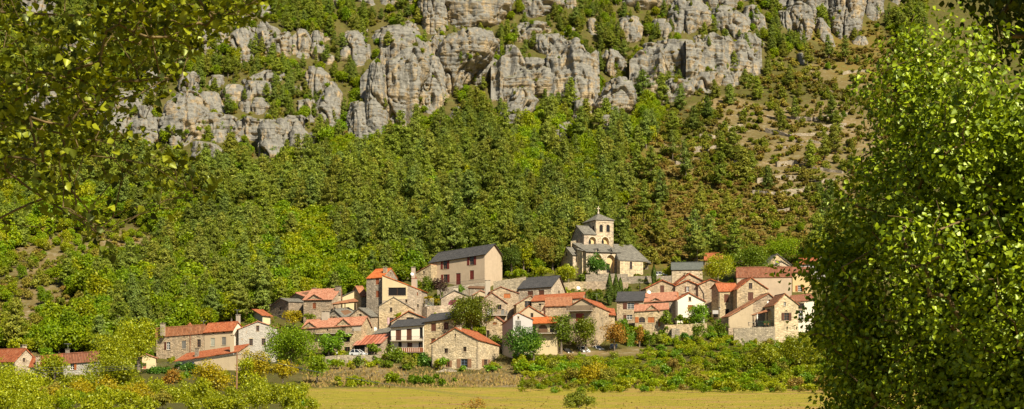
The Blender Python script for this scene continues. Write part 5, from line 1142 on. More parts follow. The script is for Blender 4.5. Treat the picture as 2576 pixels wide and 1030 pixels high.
# ------------------------------------------------------------------ pergola shed, porch, railing
def frame_shed(label, view, fl, fr, bl, br, yfloor, Y, dep, tile, posts=3, name='open_shed', cat='shed'):
    P = [W(*view(*fl), Y), W(*view(*fr), Y+.5), W(*view(*br), Y+dep), W(*view(*bl), Y+dep)]; zf = W(*view(fl[0], yfloor), Y).z-1.5
    root = empty(name, (P[0].x, P[0].y, zf), label, cat); mb = MB(); slab(mb, P[0], P[1], P[2], P[3], M[tile], .12, .3, .2, M['wood']); mb.build('roof', root, root.location)
    for i in range(posts):
        a = P[0].lerp(P[1], (i+.08)/(posts-.84)); pb = MB(); pb.cbox((a.x, a.y+.2, zf), .28, .28, a.z-zf, M['old_wood']); pb.build('post', root, root.location)
    bm = MB(); bm.box(P[0]+Vector((0, .1, -.3)), P[1]-P[0], Vector((0, .2, 0)), Vector((0, 0, .25)), M['wood']); bm.build('beam', root, root.location); return root
frame_shed('open wooden shelter with a low tiled roof above the lauze gables', V2, (812, 424), (1030, 400), (865, 405), (1000, 378), 500, 337, 3.5, 'old_tile')
frame_shed('dark wooden porch roof between the right hand stone gables', V7, (568, 726), (726, 690), (660, 695), (735, 668), 830, 325, 3, 'old_tile', 2, 'porch_roof', 'porch')
frame_shed('small wooden pergola roof under the manor terrace', V3, (938, 372), (1062, 376), (950, 360), (1060, 362), 420, 360, 3, 'wood', 2, 'pergola', 'pergola')
def railing(label, view, pts, Y, mat, h, group=None, name='railing'):
    P = [W(*view(x, y), Y) for x, y in pts]; mb = MB()
    for a, b in zip(P, P[1:]):
        d = b-a; n = max(2, int(d.length/.25))
        for zz in (.08, h): mb.box(a+Vector((0, 0, zz)), d, Vector((0, .05, 0)), Vector((0, 0, .05)), M[mat])
        for i in range(n+1): mb.box(a+d*i/n, Vector((.03, 0, 0)), Vector((0, .03, 0)), Vector((0, 0, h)), M[mat])
    return props(mb.build(name, None, P[0]), label, 'railing', group)
railing('green metal railing of the shaded porch on the right', V7, [(625, 828), (780, 824)], 323.5, 'green_metal', 1.05)
railing('thin iron railing on the terrace wall in front of the manor', V3, [(775, 360), (880, 351), (1070, 328)], 367, 'dark_metal', 1.0)
railing('thin white rail around the vine on the round terrace', V3, [(606, 514), (670, 508)], 342.2, 'white_paint', 1.8)
# parasol, plants, table on the porch
p = W(*V7(617, 800), 324); mb = MB(); root = empty('parasol', p, 'closed white parasol standing on the right hand porch', 'parasol')
mb.tube([p, p+Vector((0, 0, 2.3))], .03, M['metal']); mb.build('pole', root, p); mb = MB(); mb.lathe(p+Vector((0, 0, .8)), [(.10, 0), (.17, .3), (.12, 1.0), (.02, 1.5)], M['white_paint'], 8); mb.build('canopy', root, p)
for i, (x, lab) in enumerate(((688, 'left'), (722, 'middle'), (752, 'right'))):
    p = W(*V7(x, 822), 324); root = empty('flower_pot', p, lab+' potted plant of the three behind the green railing', 'potted plant', 'potted plants on the porch')
    mb = MB(); mb.lathe(p, [(.0, 0), (.16, 0), (.22, .35), (.0, .34)], M['terracotta'], 8); mb.build('pot', root, p)
    pts = RNG.normal(0, .22, (60, 3))+np.array([0, 0, .6]); v, f = leaf_cards(pts, pts, .16); me = np_mesh('plant', v, f, M['bright_green'], attrs={'tint': ('FACE', RNG.random(len(f)))}); link('plant', me, root)
p = W(*V7(566, 830), 322.6); root = empty('barbecue', p, 'pale stone barbecue table on the terrace wall end', 'barbecue'); mb = MB()
for dx in (-.7, .7): mb.cbox(p+Vector((dx, 0, 0)), .25, .7, .8, M['pale_stone'])
mb.build('base', root, p); mb = MB(); mb.cbox(p+Vector((0, 0, .8)), 1.8, .8, .12, M['concrete']); mb.build('top', root, p)
# ------------------------------------------------------------------ dishes, antennas, lamps
def dish(label, view, x, y, r, Y, name='satellite_dish'):
    c = W(*view(x, y), Y); R = r/view.k/1.490683/FPX*Y; root = empty(name, c-Vector((0, 0, R+.5)), label, 'satellite dish', 'satellite dishes on the village roofs'); ax = Vector((.25, -.85, .45)); mb = MB()
    mb.lathe(c, [(0, 0), (R*.5, R*.06), (R, R*.25), (R*1.02, R*.22), (R*.5, 0), (0, -R*.08)], M['white_paint'], 16, ax); mb.build('reflector', root, root.location, True)
    mb = MB(); mb.tube([c-ax*.1, c-ax*.25-Vector((0, 0, R+.5)), c-ax*.25-Vector((0, 0, R+1.5))], .04, M['metal']); mb.build('mast', root, root.location); mb = MB(); mb.tube([c+ax.normalized()*R*.1-Vector((0, 0, R*.8)), c+ax.normalized()*R*.9], .025, M['metal']); mb.cbox(c+ax.normalized()*R*.9, .12, .12, .12, M['metal']); mb.build('arm', root, root.location)
dish('white satellite dish on the tall chimney stack beside the cream wing', V3, 506, 266, 13, 350.6); dish('white satellite dish on the terrace left of the cypresses', V5, 331, 838, 20, 366)
dish('white satellite dish at the left corner of the three gable stone row', V5, 1068, 882, 20, 347); dish('white satellite dish on the wall beside the pink curtained window', V7, 724, 607, 14, 331.5)
dish('small white satellite dish on the pale wall of the arched niche gable', V2, 1190, 638, 11, 326)
def antenna(label, view, x, ytop, ybase, Y):
    a = W(*view(x, ybase), Y); b = W(*view(x, ytop), Y); root = empty('tv_antenna', a, label, 'antenna', 'television antennas on the roofs'); mb = MB(); mb.tube([a-Vector((0, 0, .8)), b], .035, M['metal']); mb.build('mast', root, a)
    mb = MB(); h = b.z-a.z; d = Vector((.8, .5, 0)).normalized(); e = Vector((-d.y, d.x, 0)); mb.tube([b-d*.8, b+d*.8], .025, M['metal'])
    for i in range(6): q = b+d*(-.75+.3*i); mb.tube([q-e*.35, q+e*.35], .018, M['metal'], 4)
    mb.build('aerial', root, a)
antenna('television antenna above the chimney of the bright red end house', V1, 2106, 150, 196, 309); antenna('television antenna on the ridge of the long terrace house', V1, 1808, 248, 282, 312)
antenna('television antenna above the brown roofed roadside house', V1, 604, 450, 500, 280); antenna('television antenna between the church and the slate outbuilding', V5, 1061, 553, 632, 396)
antenna('thin mast antenna above the left orange shuttered gable', V4, 312, 300, 460, 327); antenna('thin mast beside the red roof left of the cypresses', V4, 952, 250, 350, 340)
def lamp(label, view, x, ytop, ybase, Y, wall=False):
    a = W(*view(x, ybase), Y); b = W(*view(x, ytop), Y); root = empty('street_lamp', a, label, 'street lamp', 'village lanterns'); mb = MB()
    if wall: mb.tube([b-Vector((0, 0, .5)), b-Vector((0, -.6, .6)), b-Vector((0, -1.0, .9))], .04, M['dark_metal']); mb.build('bracket', root, a)
    else: mb.tube([a, a+(b-a)*.3, b-Vector((0, 0, .6))], [.10, .06, .05], M['dark_metal']); mb.build('post', root, a)
    mb = MB(); mb.lathe(b-Vector((0, 0, .6)), [(.10, 0), (.24, .42), (.30, .44), (.05, .7), (0, .75)], M['dark_metal'], 6); mb.build('lantern', root, a); mb = MB(); mb.lathe(b-Vector((0, 0, .57)), [(.12, 0), (.245, .36)], M['white_paint'], 6); mb.build('lamp_glass', root, a)
lamp('black street lamp on a post in front of the long grey wall', V2, 850, 838, 1000, 301); lamp('wall lantern on the corner right of the laurel', V6, 1043, 378, 412, 349, True); lamp('lantern on the drainpipe corner of the brown shuttered house', V6, 1155, 396, 440, 344, True)
# hanging sign bracket, blank board
p = W(*V6(1115, 440), 343.5); root = empty('hanging_sign', p, 'pale hanging sign on a long bracket beside the brown shuttered house', 'sign'); mb = MB(); mb.tube([p+Vector((-2, 0, -.1)), p+Vector((1.2, 0, 1.3))], .04, M['dark_metal']); mb.build('bracket', root, p); mb = MB(); mb.cbox(p+Vector((0, 0, -.5)), 1.5, .06, .95, M['grey_render']); mb.build('board', root, p)
# utility pole and wires
a = W(*V1(2098, 1000), 232); b = W(*V1(2106, 520), 232); mb = MB(); root = empty('utility_pole', a, 'weathered wooden utility pole among the yellow trees', 'utility pole'); mb.tube([a-Vector((0, 0, 2)), b], [.17, .12], M['tan_shutter'], 8); mb.build('pole', root, a); mb = MB(); mb.box(b+Vector((-.7, -.08, -.6)), Vector((1.4, 0, 0)), Vector((0, .12, 0)), Vector((0, 0, .12)), M['old_wood']); mb.build('crossarm', root, a); mb = MB()
for dx in (-.6, 0, .6): mb.lathe(b+Vector((dx, 0, -.48)), [(.05, 0), (.07, .12), (.03, .2), (0, .2)], M['white_paint'], 6)
for dx in (-.6, 0, .6):
    ib = MB(); ib.lathe(b+Vector((dx, 0, -.48)), [(.05, 0), (.07, .12), (.03, .2), (0, .2)], M['white_paint'], 6); ib.build('insulator', root, a)
V9 = View(900, 1300, 1.171)
for i, dx in enumerate((-.6, 0, .6)):
    for j, (e, lab) in enumerate(((W(*V9(1650, 268+i*9), 150), 'sagging over the dry field'), (W(*V1(-60, 640+i*30), 210), 'running left from the pole past the roadside trees'))):
        mb = MB(); s_ = b+Vector((dx, 0, -.3)); mb.tube([s_.lerp(e, t/14)-Vector((0, 0, 5.*(t/14)*(1-t/14))) for t in range(15)], .013, M['metal'], 4, False)
        props(mb.build('power_line', None, s_), 'thin overhead power line '+lab, 'power line', 'power lines '+lab)
# ------------------------------------------------------------------ cars
def paint(name, col):
    t = NT(name); b = t.new('BsdfPrincipled', {'Base Color': (*col, 1), 'Roughness': .25, 'Metallic': .0, 'Coat Weight': .6, 'Coat Roughness': .06}); t.t.links.new(b.outputs[0], t.out.inputs[0]); M[name] = t.mat
paint('white_car', (.72, .72, .70)); paint('silver_car', (.45, .45, .44)); paint('blue_car', (.02, .045, .085)); paint('black_car', (.012, .012, .014)); plain('tyre', (.015, .015, .015), .8); plain('headlight', (.75, .77, .78), .15, .1, .6); plain('plate', (.7, .7, .66), .5)
def car(label, view, x, ybase, rz, col, suv=False, Y=None):
    px, py = view(x, ybase); p = G(px, py) if Y is None else W(px, py, Y); root = empty('parked_car', p, label, 'car', 'cars parked in the village'); root.rotation_euler = (0, 0, rz)
    L, Wd, Hh = (4.6, 1.9, 1.85) if suv else (4.1, 1.74, 1.47); m = M[col]; hw = Wd/2
    def build(mb, name, par=root, sm=False):
        o = mb.build(name, par, (0, 0, 0)); return o
    g = .35 if suv else .24; bl = Hh*.58   # belt line
    prof = [(-L/2, g+.15), (-L/2, bl-.12), (-L/2+.1, bl), (L/2-1.15, bl), (L/2-.2, bl-.14), (L/2, bl-.35), (L/2, g+.1), (L/2-.2, g), (-L/2+.2, g)]
    mb = MB(); N = len(prof); ins = [(x_*.985, z_) for x_, z_ in prof]
    rows = [(-hw*.90, .97), (-hw, 1.), (hw, 1.), (hw*.90, .97)]
    def ring(y, k): return [Vector((x_*k, y, g+(z_-g)*(1 if k == 1 else .985))) for x_, z_ in prof]
    R = [ring(-hw, .97), ring(-hw*.93, 1.), ring(hw*.93, 1.), ring(hw, .97)]
    for A, B in zip(R, R[1:]):
        for i in range(N): j = (i+1) % N; mb.poly([A[i], B[i], B[j], A[j]], m)
    mb.poly(R[0], m); mb.poly(R[-1][::-1], m)
    # cabin pillars and roof
    x0, x1, x2, x3 = (-L/2+.12, -L/2+.35, L/2-2.05, L/2-1.2) if suv else (-L/2+.15, -L/2+.75, L/2-2.0, L/2-1.05)
    yt, yb = hw*.78, hw*.94; b4 = [(x0, bl), (x1, Hh), (x2, Hh), (x3, bl)]
    rf = [Vector((x1, -yt, Hh)), Vector((x2, -yt, Hh)), Vector((x2, yt, Hh)), Vector((x1, yt, Hh))]; mb.prism(rf, Vector((0, 0, .05)), m)
    for s_ in (-1, 1):
        for xa, xb in ((x0, x1), (x3, x2), ((x0+x3)/2-.1, (x1+x2)/2-.1)): mb.tube([Vector((xa, s_*yb, bl)), Vector((xb, s_*yt, Hh))], .05, m, 4)
    build(mb, 'body')
    gl = MB(); e = .02
    q = lambda xx, s_, z: Vector((xx, s_*(yb if z == bl else yt), z))
    gl.poly([q(x3, -1, bl), q(x3, 1, bl), q(x2, 1, Hh), q(x2, -1, Hh)], M['glass']); build(gl, 'windscreen'); gl = MB(); gl.poly([q(x0, 1, bl), q(x0, -1, bl), q(x1, -1, Hh), q(x1, 1, Hh)], M['glass']); build(gl, 'rear_window')
    for s_ in (-1, 1): gl = MB(); gl.poly([q(x0, s_, bl), q(x3, s_, bl), q(x2, s_, Hh), q(x1, s_, Hh)][::s_], M['glass']); build(gl, 'side_window')
    for sx in (L/2-.8, -L/2+.8):
        for s_ in (-1, 1):
            r = .37 if suv else .31; c = Vector((sx, s_*(hw-.1), r)); w = MB(); w.lathe(c-Vector((0, s_*.11, 0)), [(0, 0), (r*.9, 0), (r, .03), (r, .2), (r*.9, .235), (r*.6, .235)], M['tyre'], 16, (0, s_, 0)); wo = build(w, 'wheel'); w = MB(); w.lathe(c-Vector((0, s_*.11, 0)), [(r*.62, .23), (r*.3, .245), (0, .245)], M['metal'], 10, (0, s_, 0)); build(w, 'rim', wo)
    for s_ in (-1, 1):
        hl = MB(); hl.cbox((L/2-.07, s_*hw*.68, bl-.44), .16, .38, .2, M['headlight']); build(hl, 'headlight'); hl = MB(); hl.cbox((-L/2+.03, s_*hw*.8, bl-.4), .1, .2, .3, M['red_shutter']); build(hl, 'tail_light')
        mr = MB(); mr.cbox((x3-.15, s_*(hw+.1), bl), .12, .2, .15, m); build(mr, 'mirror')
    gr = MB(); gr.cbox((L/2-.02, 0, g+.22), .08, hw*1.0, .18, M['dark']); build(gr, 'grille'); gr = MB(); gr.cbox((L/2+.02, 0, g+.1), .05, .5, .11, M['plate']); build(gr, 'number_plate'); return root
rf = math.radians(-90)   # nose towards the camera
car('dark hatchback half hidden in the shade under the linden trees', V4, 672, 812, rf+.5, 'black_car', Y=317.5); car('white off-road car parked beside the linden trunk', V4, 825, 806, rf+.35, 'white_car', True, Y=318); car('white hatchback parked right of the white off-road car', V4, 955, 786, rf+.6, 'white_car', Y=320)
car('dark blue off-road car parked behind the rust coloured tree', V4, 1108, 782, rf-.15, 'blue_car', True, Y=322); car('silver grey saloon parked in front of the clipped hedge', V4, 1270, 778, rf+.2, 'silver_car', Y=322)
car('white car parked on the church square behind the grey parapet', V5, 1190, 722, rf+1.3, 'white_car', Y=388); car('white car behind the long grey wall below the veranda house', V2, 1040, 880, rf+1.2, 'white_car', Y=308.5)
# ------------------------------------------------------------------ village trees with trunk and crown
def village_tree(label, view, x0, x1, y0, y1, leaf, Y=None, name='tree', cat='tree', dens=1., size=.34, bark='bark', lobes=None, trunk=True, group=None, low=.05, shell=.45):
    if view is V1 and cat == 'tree': x0, x1, y0 = x0+.02*(x1-x0), x1-.02*(x1-x0), y0-.07*(y1-y0)
    (pxa, pya), (pxb, pyb) = view(x0, y0), view(x1, y1); px = (pxa+pxb)/2; Yv = Y or float(depth(px, pyb)); k = Yv/FPX; h = (pyb-pya)*k; r = (pxb-pxa)/2*k; low = low*.6
    p = W(px, pyb, Yv); ch = h*(1-low); rz = ch/2/1.08; zc = h-rz*1.08
    lobes = lobes or int(np.clip(r*rz*2.2+8, 10, 34)); n = int(np.clip((r*rz*4+r*r*2.5)*30*dens/(size/.34)**2, 350, 12000))
    wood, lv = crown(h, r*1.2, rz*1.1, zc, lobes, int(n*1.5), size, leaf, trunk, .75, shell)
    root = empty(name, p, label, cat, group); t = np_mesh('trunk', *wood, M[bark]); link('trunk', t, root); c = np_mesh('crown', *lv, M[leaf], attrs={'tint': ('FACE', RNG.random(len(lv[1])))}); link('crown', c, root); return root
VT = village_tree
# left side
VT('tall olive yellow tree standing against the left end of the long row', V1, 1060, 1405, 215, 690, 'lime_tree', 286, low=.12)
VT('loose pale yellow tree in front of the tall olive tree', V1, 740, 1190, 385, 760, 'lime_tree', 262, low=.1); VT('slender yellow green tree in front of the two left roofs', V1, 330, 620, 465, 1020, 'lime_tree', 226, low=.02)
VT('yellow green tree at the left picture edge before the stone gable', V1, -130, 140, 570, 1040, 'lime_tree', 215, low=.02); VT('round bush under the far left stone gable', V1, 150, 330, 800, 1040, 'lime_tree', 222, 'bush' if 0 else None) if 0 else None
VT('low leafy bush under the far left stone gable', V1, 140, 340, 800, 1050, 'lime_tree', 222, 'bush', 'bush', low=0); VT('broad yellow green tree between brown roof and long row', V1, 720, 1250, 560, 960, 'lime_tree', 240, low=.03)
VT('olive bush mass low in front of the broad yellow green tree', V1, 880, 1260, 800, 1080, 'lime_tree', 205, 'bush', 'bush', low=0); VT('dark bush under the slender yellow green tree', V1, 560, 900, 860, 1090, 'oak', 205, 'bush', 'bush', low=0)
VT('dark green hedge at the left foot of the long row', V1, 1290, 1560, 640, 780, 'hedge', 292, 'hedge', 'hedge', low=0, lobes=20); VT('dark green hedge under the red lean-to roof', V1, 1535, 1800, 608, 735, 'hedge', 290, 'hedge', 'hedge', low=0, lobes=20)
VT('small pale green bush below the lean-to hedge', V1, 1605, 1715, 690, 790, 'bright_green', 282, 'bush', 'bush', low=0); VT('small rust tinted tree below the two dark hedges', V1, 1440, 1610, 680, 870, 'rust_tree', 270, low=0)
VT('golden tree left of the wooden utility pole', V1, 1715, 2060, 600, 1010, 'yellow_tree', 240, low=.05); VT('olive green tree behind the wooden utility pole', V1, 2080, 2290, 545, 960, 'lime_tree', 246, low=.03); VT('green bush left of the golden tree', V1, 1260, 1480, 760, 1000, 'lime_tree', 236, 'bush', 'bush', low=0)
VT('low yellow bush in front of the golden tree', V1, 1500, 1800, 860, 1080, 'yellow_tree', 212, 'bush', 'bush', low=0, dens=.7); VT('pale bush under the utility pole', V1, 1980, 2280, 880, 1080, 'lime_tree', 200, 'bush', 'bush', low=0)
VT('large round olive green tree in front of the patchy plastered gable', V2, 205, 690, 608, 1010, 'oak', 290, low=.06, lobes=34); VT('bright yellow tree right of the utility pole', V2, 265, 490, 895, 1110, 'yellow_tree', 258, low=.02); VT('yellow olive tree under the patchy plastered gable', V2, -10, 270, 840, 1120, 'yellow_tree', 262, low=.02)
VT('dark green tree at the left edge of the dry field', V2, 560, 790, 880, 1100, 'oak', 270, low=.02); VT('bright green fig tree in front of the veranda house', V2, 655, 905, 668, 868, 'bright_green', 309, low=.03, size=.42); VT('golden bushy tree under the shaded upper stone house', V2, 372, 560, 466, 615, 'yellow_tree', 336, low=.03)
VT('climbing vine on the left pillar of the veranda', V2, 560, 665, 668, 760, 'linden', 311, 'vine', 'vine', low=0); VT('leafy vine hanging under the right end of the veranda', V2, 820, 975, 658, 720, 'bright_green', 312, 'vine', 'vine', low=0); VT('dry shrub beside the pergola wall', V2, 560, 665, 500, 575, 'scrub', 333, 'shrub', 'shrub', low=0)
VT('narrow green bush in front of the long grey wall', V2, 990, 1085, 858, 1005, 'linden', 301, 'bush', 'bush', low=0); VT('round green shrub right of the long grey wall', V2, 1215, 1362, 905, 1012, 'linden', 302, 'shrub', 'shrub', low=0); VT('shrub in front of the rusty shed', V2, 1110, 1260, 765, 865, 'linden', 309, 'shrub', 'shrub', low=0); VT('yellowish bush at the left foot of the grey wall', V2, 930, 1000, 925, 1005, 'lime_tree', 302, 'bush', 'bush', low=0); VT('straggling bush at the right foot of the grey wall', V2, 1085, 1195, 930, 1010, 'lime_tree', 302, 'bush', 'bush', low=0)
VT('dark green bushy tree below the wooden terrace deck', V3, 285, 440, 800, 970, 'linden', 307, low=.0); VT('round olive shrub left of the front house', V3, 408, 545, 895, 1018, 'scrub', 300, 'shrub', 'shrub', low=0); VT('dark laurel hedge along the left wall of the front house', V3, 520, 662, 878, 990, 'hedge', 303, 'hedge', 'hedge', low=0); VT('small green bush against the front house gable', V3, 702, 792, 904, 990, 'bright_green', 297, 'bush', 'bush', low=0); VT('low green bush before the blue door of the front house', V3, 860, 935, 970, 1025, 'bright_green', 295, 'bush', 'bush', low=0)
VT('big spreading walnut tree in the middle of the village', V3, 775, 1150, 425, 735, 'walnut', 312, low=.1, lobes=34, shell=.35); VT('green tree beside the tall chimney stack', V3, 548, 682, 288, 445, 'linden', 357, low=.05); VT('dark purple leaved tree in front of the manor', V3, 668, 782, 285, 440, 'purple_leaf', 356, low=.05); VT('yellow green vine covering the round terrace', V3, 540, 742, 436, 500, 'yellow_tree', 345, 'vine', 'vine', low=0); VT('bush under the manor terrace wall', V3, 840, 920, 350, 420, 'bright_green', 360, 'bush', 'bush', low=0)
VT('green bush on the flat terrace right of the walnut tree', V3, 1090, 1195, 725, 835, 'linden', 314, 'bush', 'bush', low=0); VT('round bush at the right corner of the front house', V3, 1050, 1192, 965, 1035, 'bright_green', 293, 'bush', 'bush', low=0); VT('pale climbing bush on the plain gable house', V3, 370, 440, 560, 610, 'lime_tree', 331, 'bush', 'bush', low=0)
# middle
VT('dense round linden tree above the dark hatchback', V4, 505, 742, 430, 800, 'linden', 314, low=.14, lobes=30, dens=1.3); VT('second linden tree beside the white off-road car', V4, 735, 958, 445, 790, 'walnut', 316, low=.16, lobes=26, dens=1.2); VT('big dark vine covering the front of the white corner house', V4, 95, 460, 550, 860, 'hedge', 304, 'vine', 'vine', low=0, lobes=30, dens=1.2); VT('light green end of the vine beside the cream wall', V4, 270, 470, 640, 850, 'bright_green', 302.5, 'vine', 'vine', low=0)
VT('rust coloured tree above the blue off-road car', V4, 1000, 1228, 505, 775, 'rust_tree', 317, low=.2); VT('green climber at the right end of the balcony gable house', V4, 1120, 1245, 430, 700, 'bright_green', 325, low=0); VT('small rusty tree right of the clipped hedge', V4, 1300, 1392, 530, 770, 'rust_tree', 321, low=.1); VT('narrow cypress shaped bush right of the car park', V4, 1384, 1480, 575, 770, 'linden', 320, 'bush', 'bush', low=0); VT('green shrubs on the terrace left of the cypresses', V4, 830, 1030, 220, 340, 'linden', 352, 'shrub', 'shrub', low=0); VT('yellow green bushes above the slate barn', V4, 560, 770, -10, 130, 'lime_tree', 385, low=0); VT('dark shrub row above the garden wall of the manor', V4, 90, 330, 20, 110, 'oak', 378, low=0); VT('bush filling the gap above the slate barn ridge', V4, 320, 560, 0, 100, 'lime_tree', 380, low=0)
c = W(*V4(1268, 745), 322.5); mb = MB(); root = empty('clipped_hedge', c, 'square clipped hedge block beside the silver saloon', 'hedge'); a = .5*(80/V4.k/1.4907)/FPX*322.5; hh = 130/V4.k/1.4907/FPX*322.5
pts = np.stack([RNG.uniform(-a, a, 2600), RNG.uniform(-a, a, 2600), RNG.uniform(0, hh, 2600)], 1); fc = RNG.integers(0, 3, 2600); sg = RNG.choice([-1, 1], 2600); pts[fc == 0, 0] = sg[fc == 0]*a; pts[fc == 1, 1] = sg[fc == 1]*a; pts[fc == 2, 2] = hh; nr = np.zeros((2600, 3)); nr[fc == 0, 0] = sg[fc == 0]; nr[fc == 1, 1] = sg[fc == 1]; nr[fc == 2, 2] = 1
v, f = leaf_cards(pts, nr, .3, jit=.4); link('foliage', np_mesh('foliage', v, f, M['bright_green'], attrs={'tint': ('FACE', RNG.random(len(f)))}), root)
# right
VT('round glossy laurel in front of the white gable', V6, 858, 1078, 355, 605, 'bright_green', 330, low=.02, dens=1.3, lobes=26); VT('dark clipped bush right of the orange shuttered house', V6, 578, 698, 424, 590, 'linden', 330, 'bush', 'bush', low=0, dens=1.3); VT('low dark hedge below the buttressed garden wall', V6, 752, 890, 638, 722, 'hedge', 322, 'hedge', 'hedge', low=0); VT('bush growing over the right end of the garden wall', V6, 885, 1025, 545, 705, 'linden', 324, 'bush', 'bush', low=0); VT('round bush left of the grey terrace wall', V6, 1108, 1255, 550, 700, 'linden', 330, 'bush', 'bush', low=0); VT('vine along the top of the garden wall', V6, 690, 862, 468, 545, 'linden', 331, 'vine', 'vine', low=0); VT('light green clump below the orange shuttered house', V6, 560, 660, 660, 760, 'lime_tree', 320, 'bush', 'bush', low=0)
VT('bright green bush under the three gable stone row', V6, 1040, 1110, 560, 640, 'bright_green', 330, 'bush', 'bush', low=0)
VT('pale lime tree in front of the hidden red roof', V7, 88, 392, 128, 425, 'lime_tree', 366, low=.05, bark='pale_bark'); VT('tall dark green tree behind the brown tiled house', V7, 335, 735, 40, 430, 'linden', 380, low=.05, lobes=30); VT('green tree behind the high rounded gable', V7, 700, 1050, -30, 240, 'oak', 402, low=.05); VT('bright green tree partly hidden by the poplar', V7, 1080, 1340, -20, 190, 'oak', 400, low=.05)
VT('dense round tree standing at the church wall', V5, 414, 638, 485, 700, 'hedge', 381, low=.0, lobes=20, dens=2.2); VT('small olive tree left of the church terrace', V5, 150, 305, 590, 775, 'lime_tree', 378, low=.12); VT('green bush against the left end of the church terrace wall', V5, 330, 400, 680, 770, 'linden', 377, 'bush', 'bush', low=0)
VT('tall dark conifer like tree behind the manor gable', VP, 1262, 1312, 610, 690, 'cypress', 384, low=.0); VT('grey brown tree left of the church', VP, 1338, 1400, 590, 690, 'scrub', 392, low=.05); VT('light green tree right of the manor gable', VP, 1290, 1336, 585, 680, 'bright_green', 394, low=.05)
VT('olive shrub with pale leaves on the bank below the white cars', VP, 1455, 1530, 900, 1000, 'yellow_tree', 268, 'shrub', 'shrub', low=0); VT('lime green tree on the bank below the grey terrace wall', VP, 1878, 1962, 862, 948, 'lime_tree', 292, low=.05); VT('second lime green tree against the poplar foliage', VP, 1948, 2075, 838, 935, 'lime_tree', 296, low=.05); VT('lone leafy shrub rising from the dry field at the bottom', VP, 1405, 1500, 985, 1045, 'scrub', 118, 'shrub', 'shrub', low=0, size=.14); VT('thin twiggy shrub at the bottom edge of the dry field', VP, 1155, 1240, 1005, 1050, 'rust_tree', 116, 'shrub', 'shrub', low=0, size=.12, dens=.12)
VT('green bush at the bottom left corner of the dry field', VP, 690, 800, 985, 1060, 'bright_green', 130, 'shrub', 'shrub', low=0, size=.16); VT('yellow shrub at the bottom edge left of the dry field', VP, 560, 720, 960, 1060, 'lime_tree', 150, 'shrub', 'shrub', low=0, size=.2); VT('olive bush at the bottom edge under the utility pole', VP, 380, 580, 965, 1070, 'lime_tree', 160, 'shrub', 'shrub', low=0, size=.2); VT('yellow green bush in the bottom left corner', VP, -40, 130, 930, 1070, 'lime_tree', 165, 'shrub', 'shrub', low=0, size=.2); VT('leafy bush at the bottom edge below the brown roof', VP, 120, 400, 955, 1075, 'yellow_tree', 155, 'shrub', 'shrub', low=0, size=.2)
VT('dark shaded shrub at the left end of the field wall', VP, 960, 1010, 935, 975, 'oak', 272, 'shrub', 'shrub', low=0); VT('flat green bramble along the near field wall', VP, 820, 960, 945, 985, 'oak', 268, 'bramble', 'shrub', low=0); VT('bramble thicket right of the field wall', VP, 1000, 1160, 945, 985, 'oak', 270, 'bramble', 'shrub', low=0)
# cypresses: tight flame shaped crowns
def cypress(label, view, x, w, y0, y1, Y):
    (px, pya), (_, pyb) = view(x, y0), view(x, y1); k = Y/FPX; h = (pyb-pya)*k; r = w/view.k/1.4907/2*k; n = 3200; t = RNG.random(n)**.8; th = RNG.uniform(0, 6.283, n); prof = np.sin(np.clip(t*.93+.07, 0, 1)*math.pi)**.55*(1-t**3*.6)
    rr = r*prof*RNG.uniform(.7, 1.05, n)*(1+.18*np.sin(th*3+t*9)); pts = np.stack([rr*np.cos(th), rr*np.sin(th), t*h], 1); nr = np.stack([np.cos(th), np.sin(th), .8+0*th], 1)
    root = empty('cypress_tree', W(px, pyb, Y), label, 'cypress', 'cypresses below the church'); v, f = leaf_cards(pts, nr, .34, .45, jit=.45); link('crown', np_mesh('crown', v, f, M['cypress'], attrs={'tint': ('FACE', RNG.random(n))}), root); link('trunk', np_mesh('trunk', *tube_np([[0, 0, -1], [0, 0, h*.8]], [.18, .03], 6), M['bark']), root)
cypress('tallest cypress standing left of the pair below the church', V5, 656, 78, 682, 1015, 360); cypress('middle cypress below the church with a slim pointed top', V5, 722, 66, 684, 960, 363); cypress('shorter rounder cypress leaning on the middle one', V5, 768, 62, 730, 925, 364); cypress('single cypress in front of the white car on the church square', V5, 1118, 52, 592, 800, 378)
# palm
def palm(label, view, x, ybase, ycrown, rad, Y):
    (px, pyb), (_, pyc) = view(x, ybase), view(x, ycrown); k = Y/FPX; p = W(px, pyb, Y); hc = (pyb-pyc)*k; R = rad/view.k/1.4907*k; root = empty('palm_tree', p, label, 'palm'); link('trunk', np_mesh('trunk', *tube_np([[0, 0, -.5], [.05, 0, hc*.5], [0, 0, hc]], [.2, .16, .18], 8), M['bark']), root); V, F, o = [], [], 0
    for i in range(34):
        a = RNG.uniform(0, 6.283); el = RNG.uniform(-.5, 1.35); d = np.array([math.cos(a)*math.cos(el), math.sin(a)*math.cos(el), math.sin(el)]); c = np.array([0, 0, hc])+d*R*.55; side = np.cross(d, [0, 0, 1.]); side /= np.linalg.norm(side)+1e-6; up = np.cross(side, d)
        for j in range(11):
            t = (j-5)/5*1.25; e = c+(d*math.cos(t)+side*math.sin(t))*R*.5-np.array([0, 0, .12*R]); w = (up*.3+side)*.05
            V += [c-w, c+w, e]; F.append([o, o+1, o+2]); o += 3
        V += [np.array([0, 0, hc])-side*.03, np.array([0, 0, hc])+side*.03, c]; F.append([o, o+1, o+2]); o += 3
    link('crown', np_mesh('crown', np.array(V), np.array(F), M['palm'], attrs={'tint': ('FACE', RNG.random(len(F)))}), root)
palm('fan palm growing against the terrace wall right of the cypresses', V5, 972, 890, 800, 72, 366)
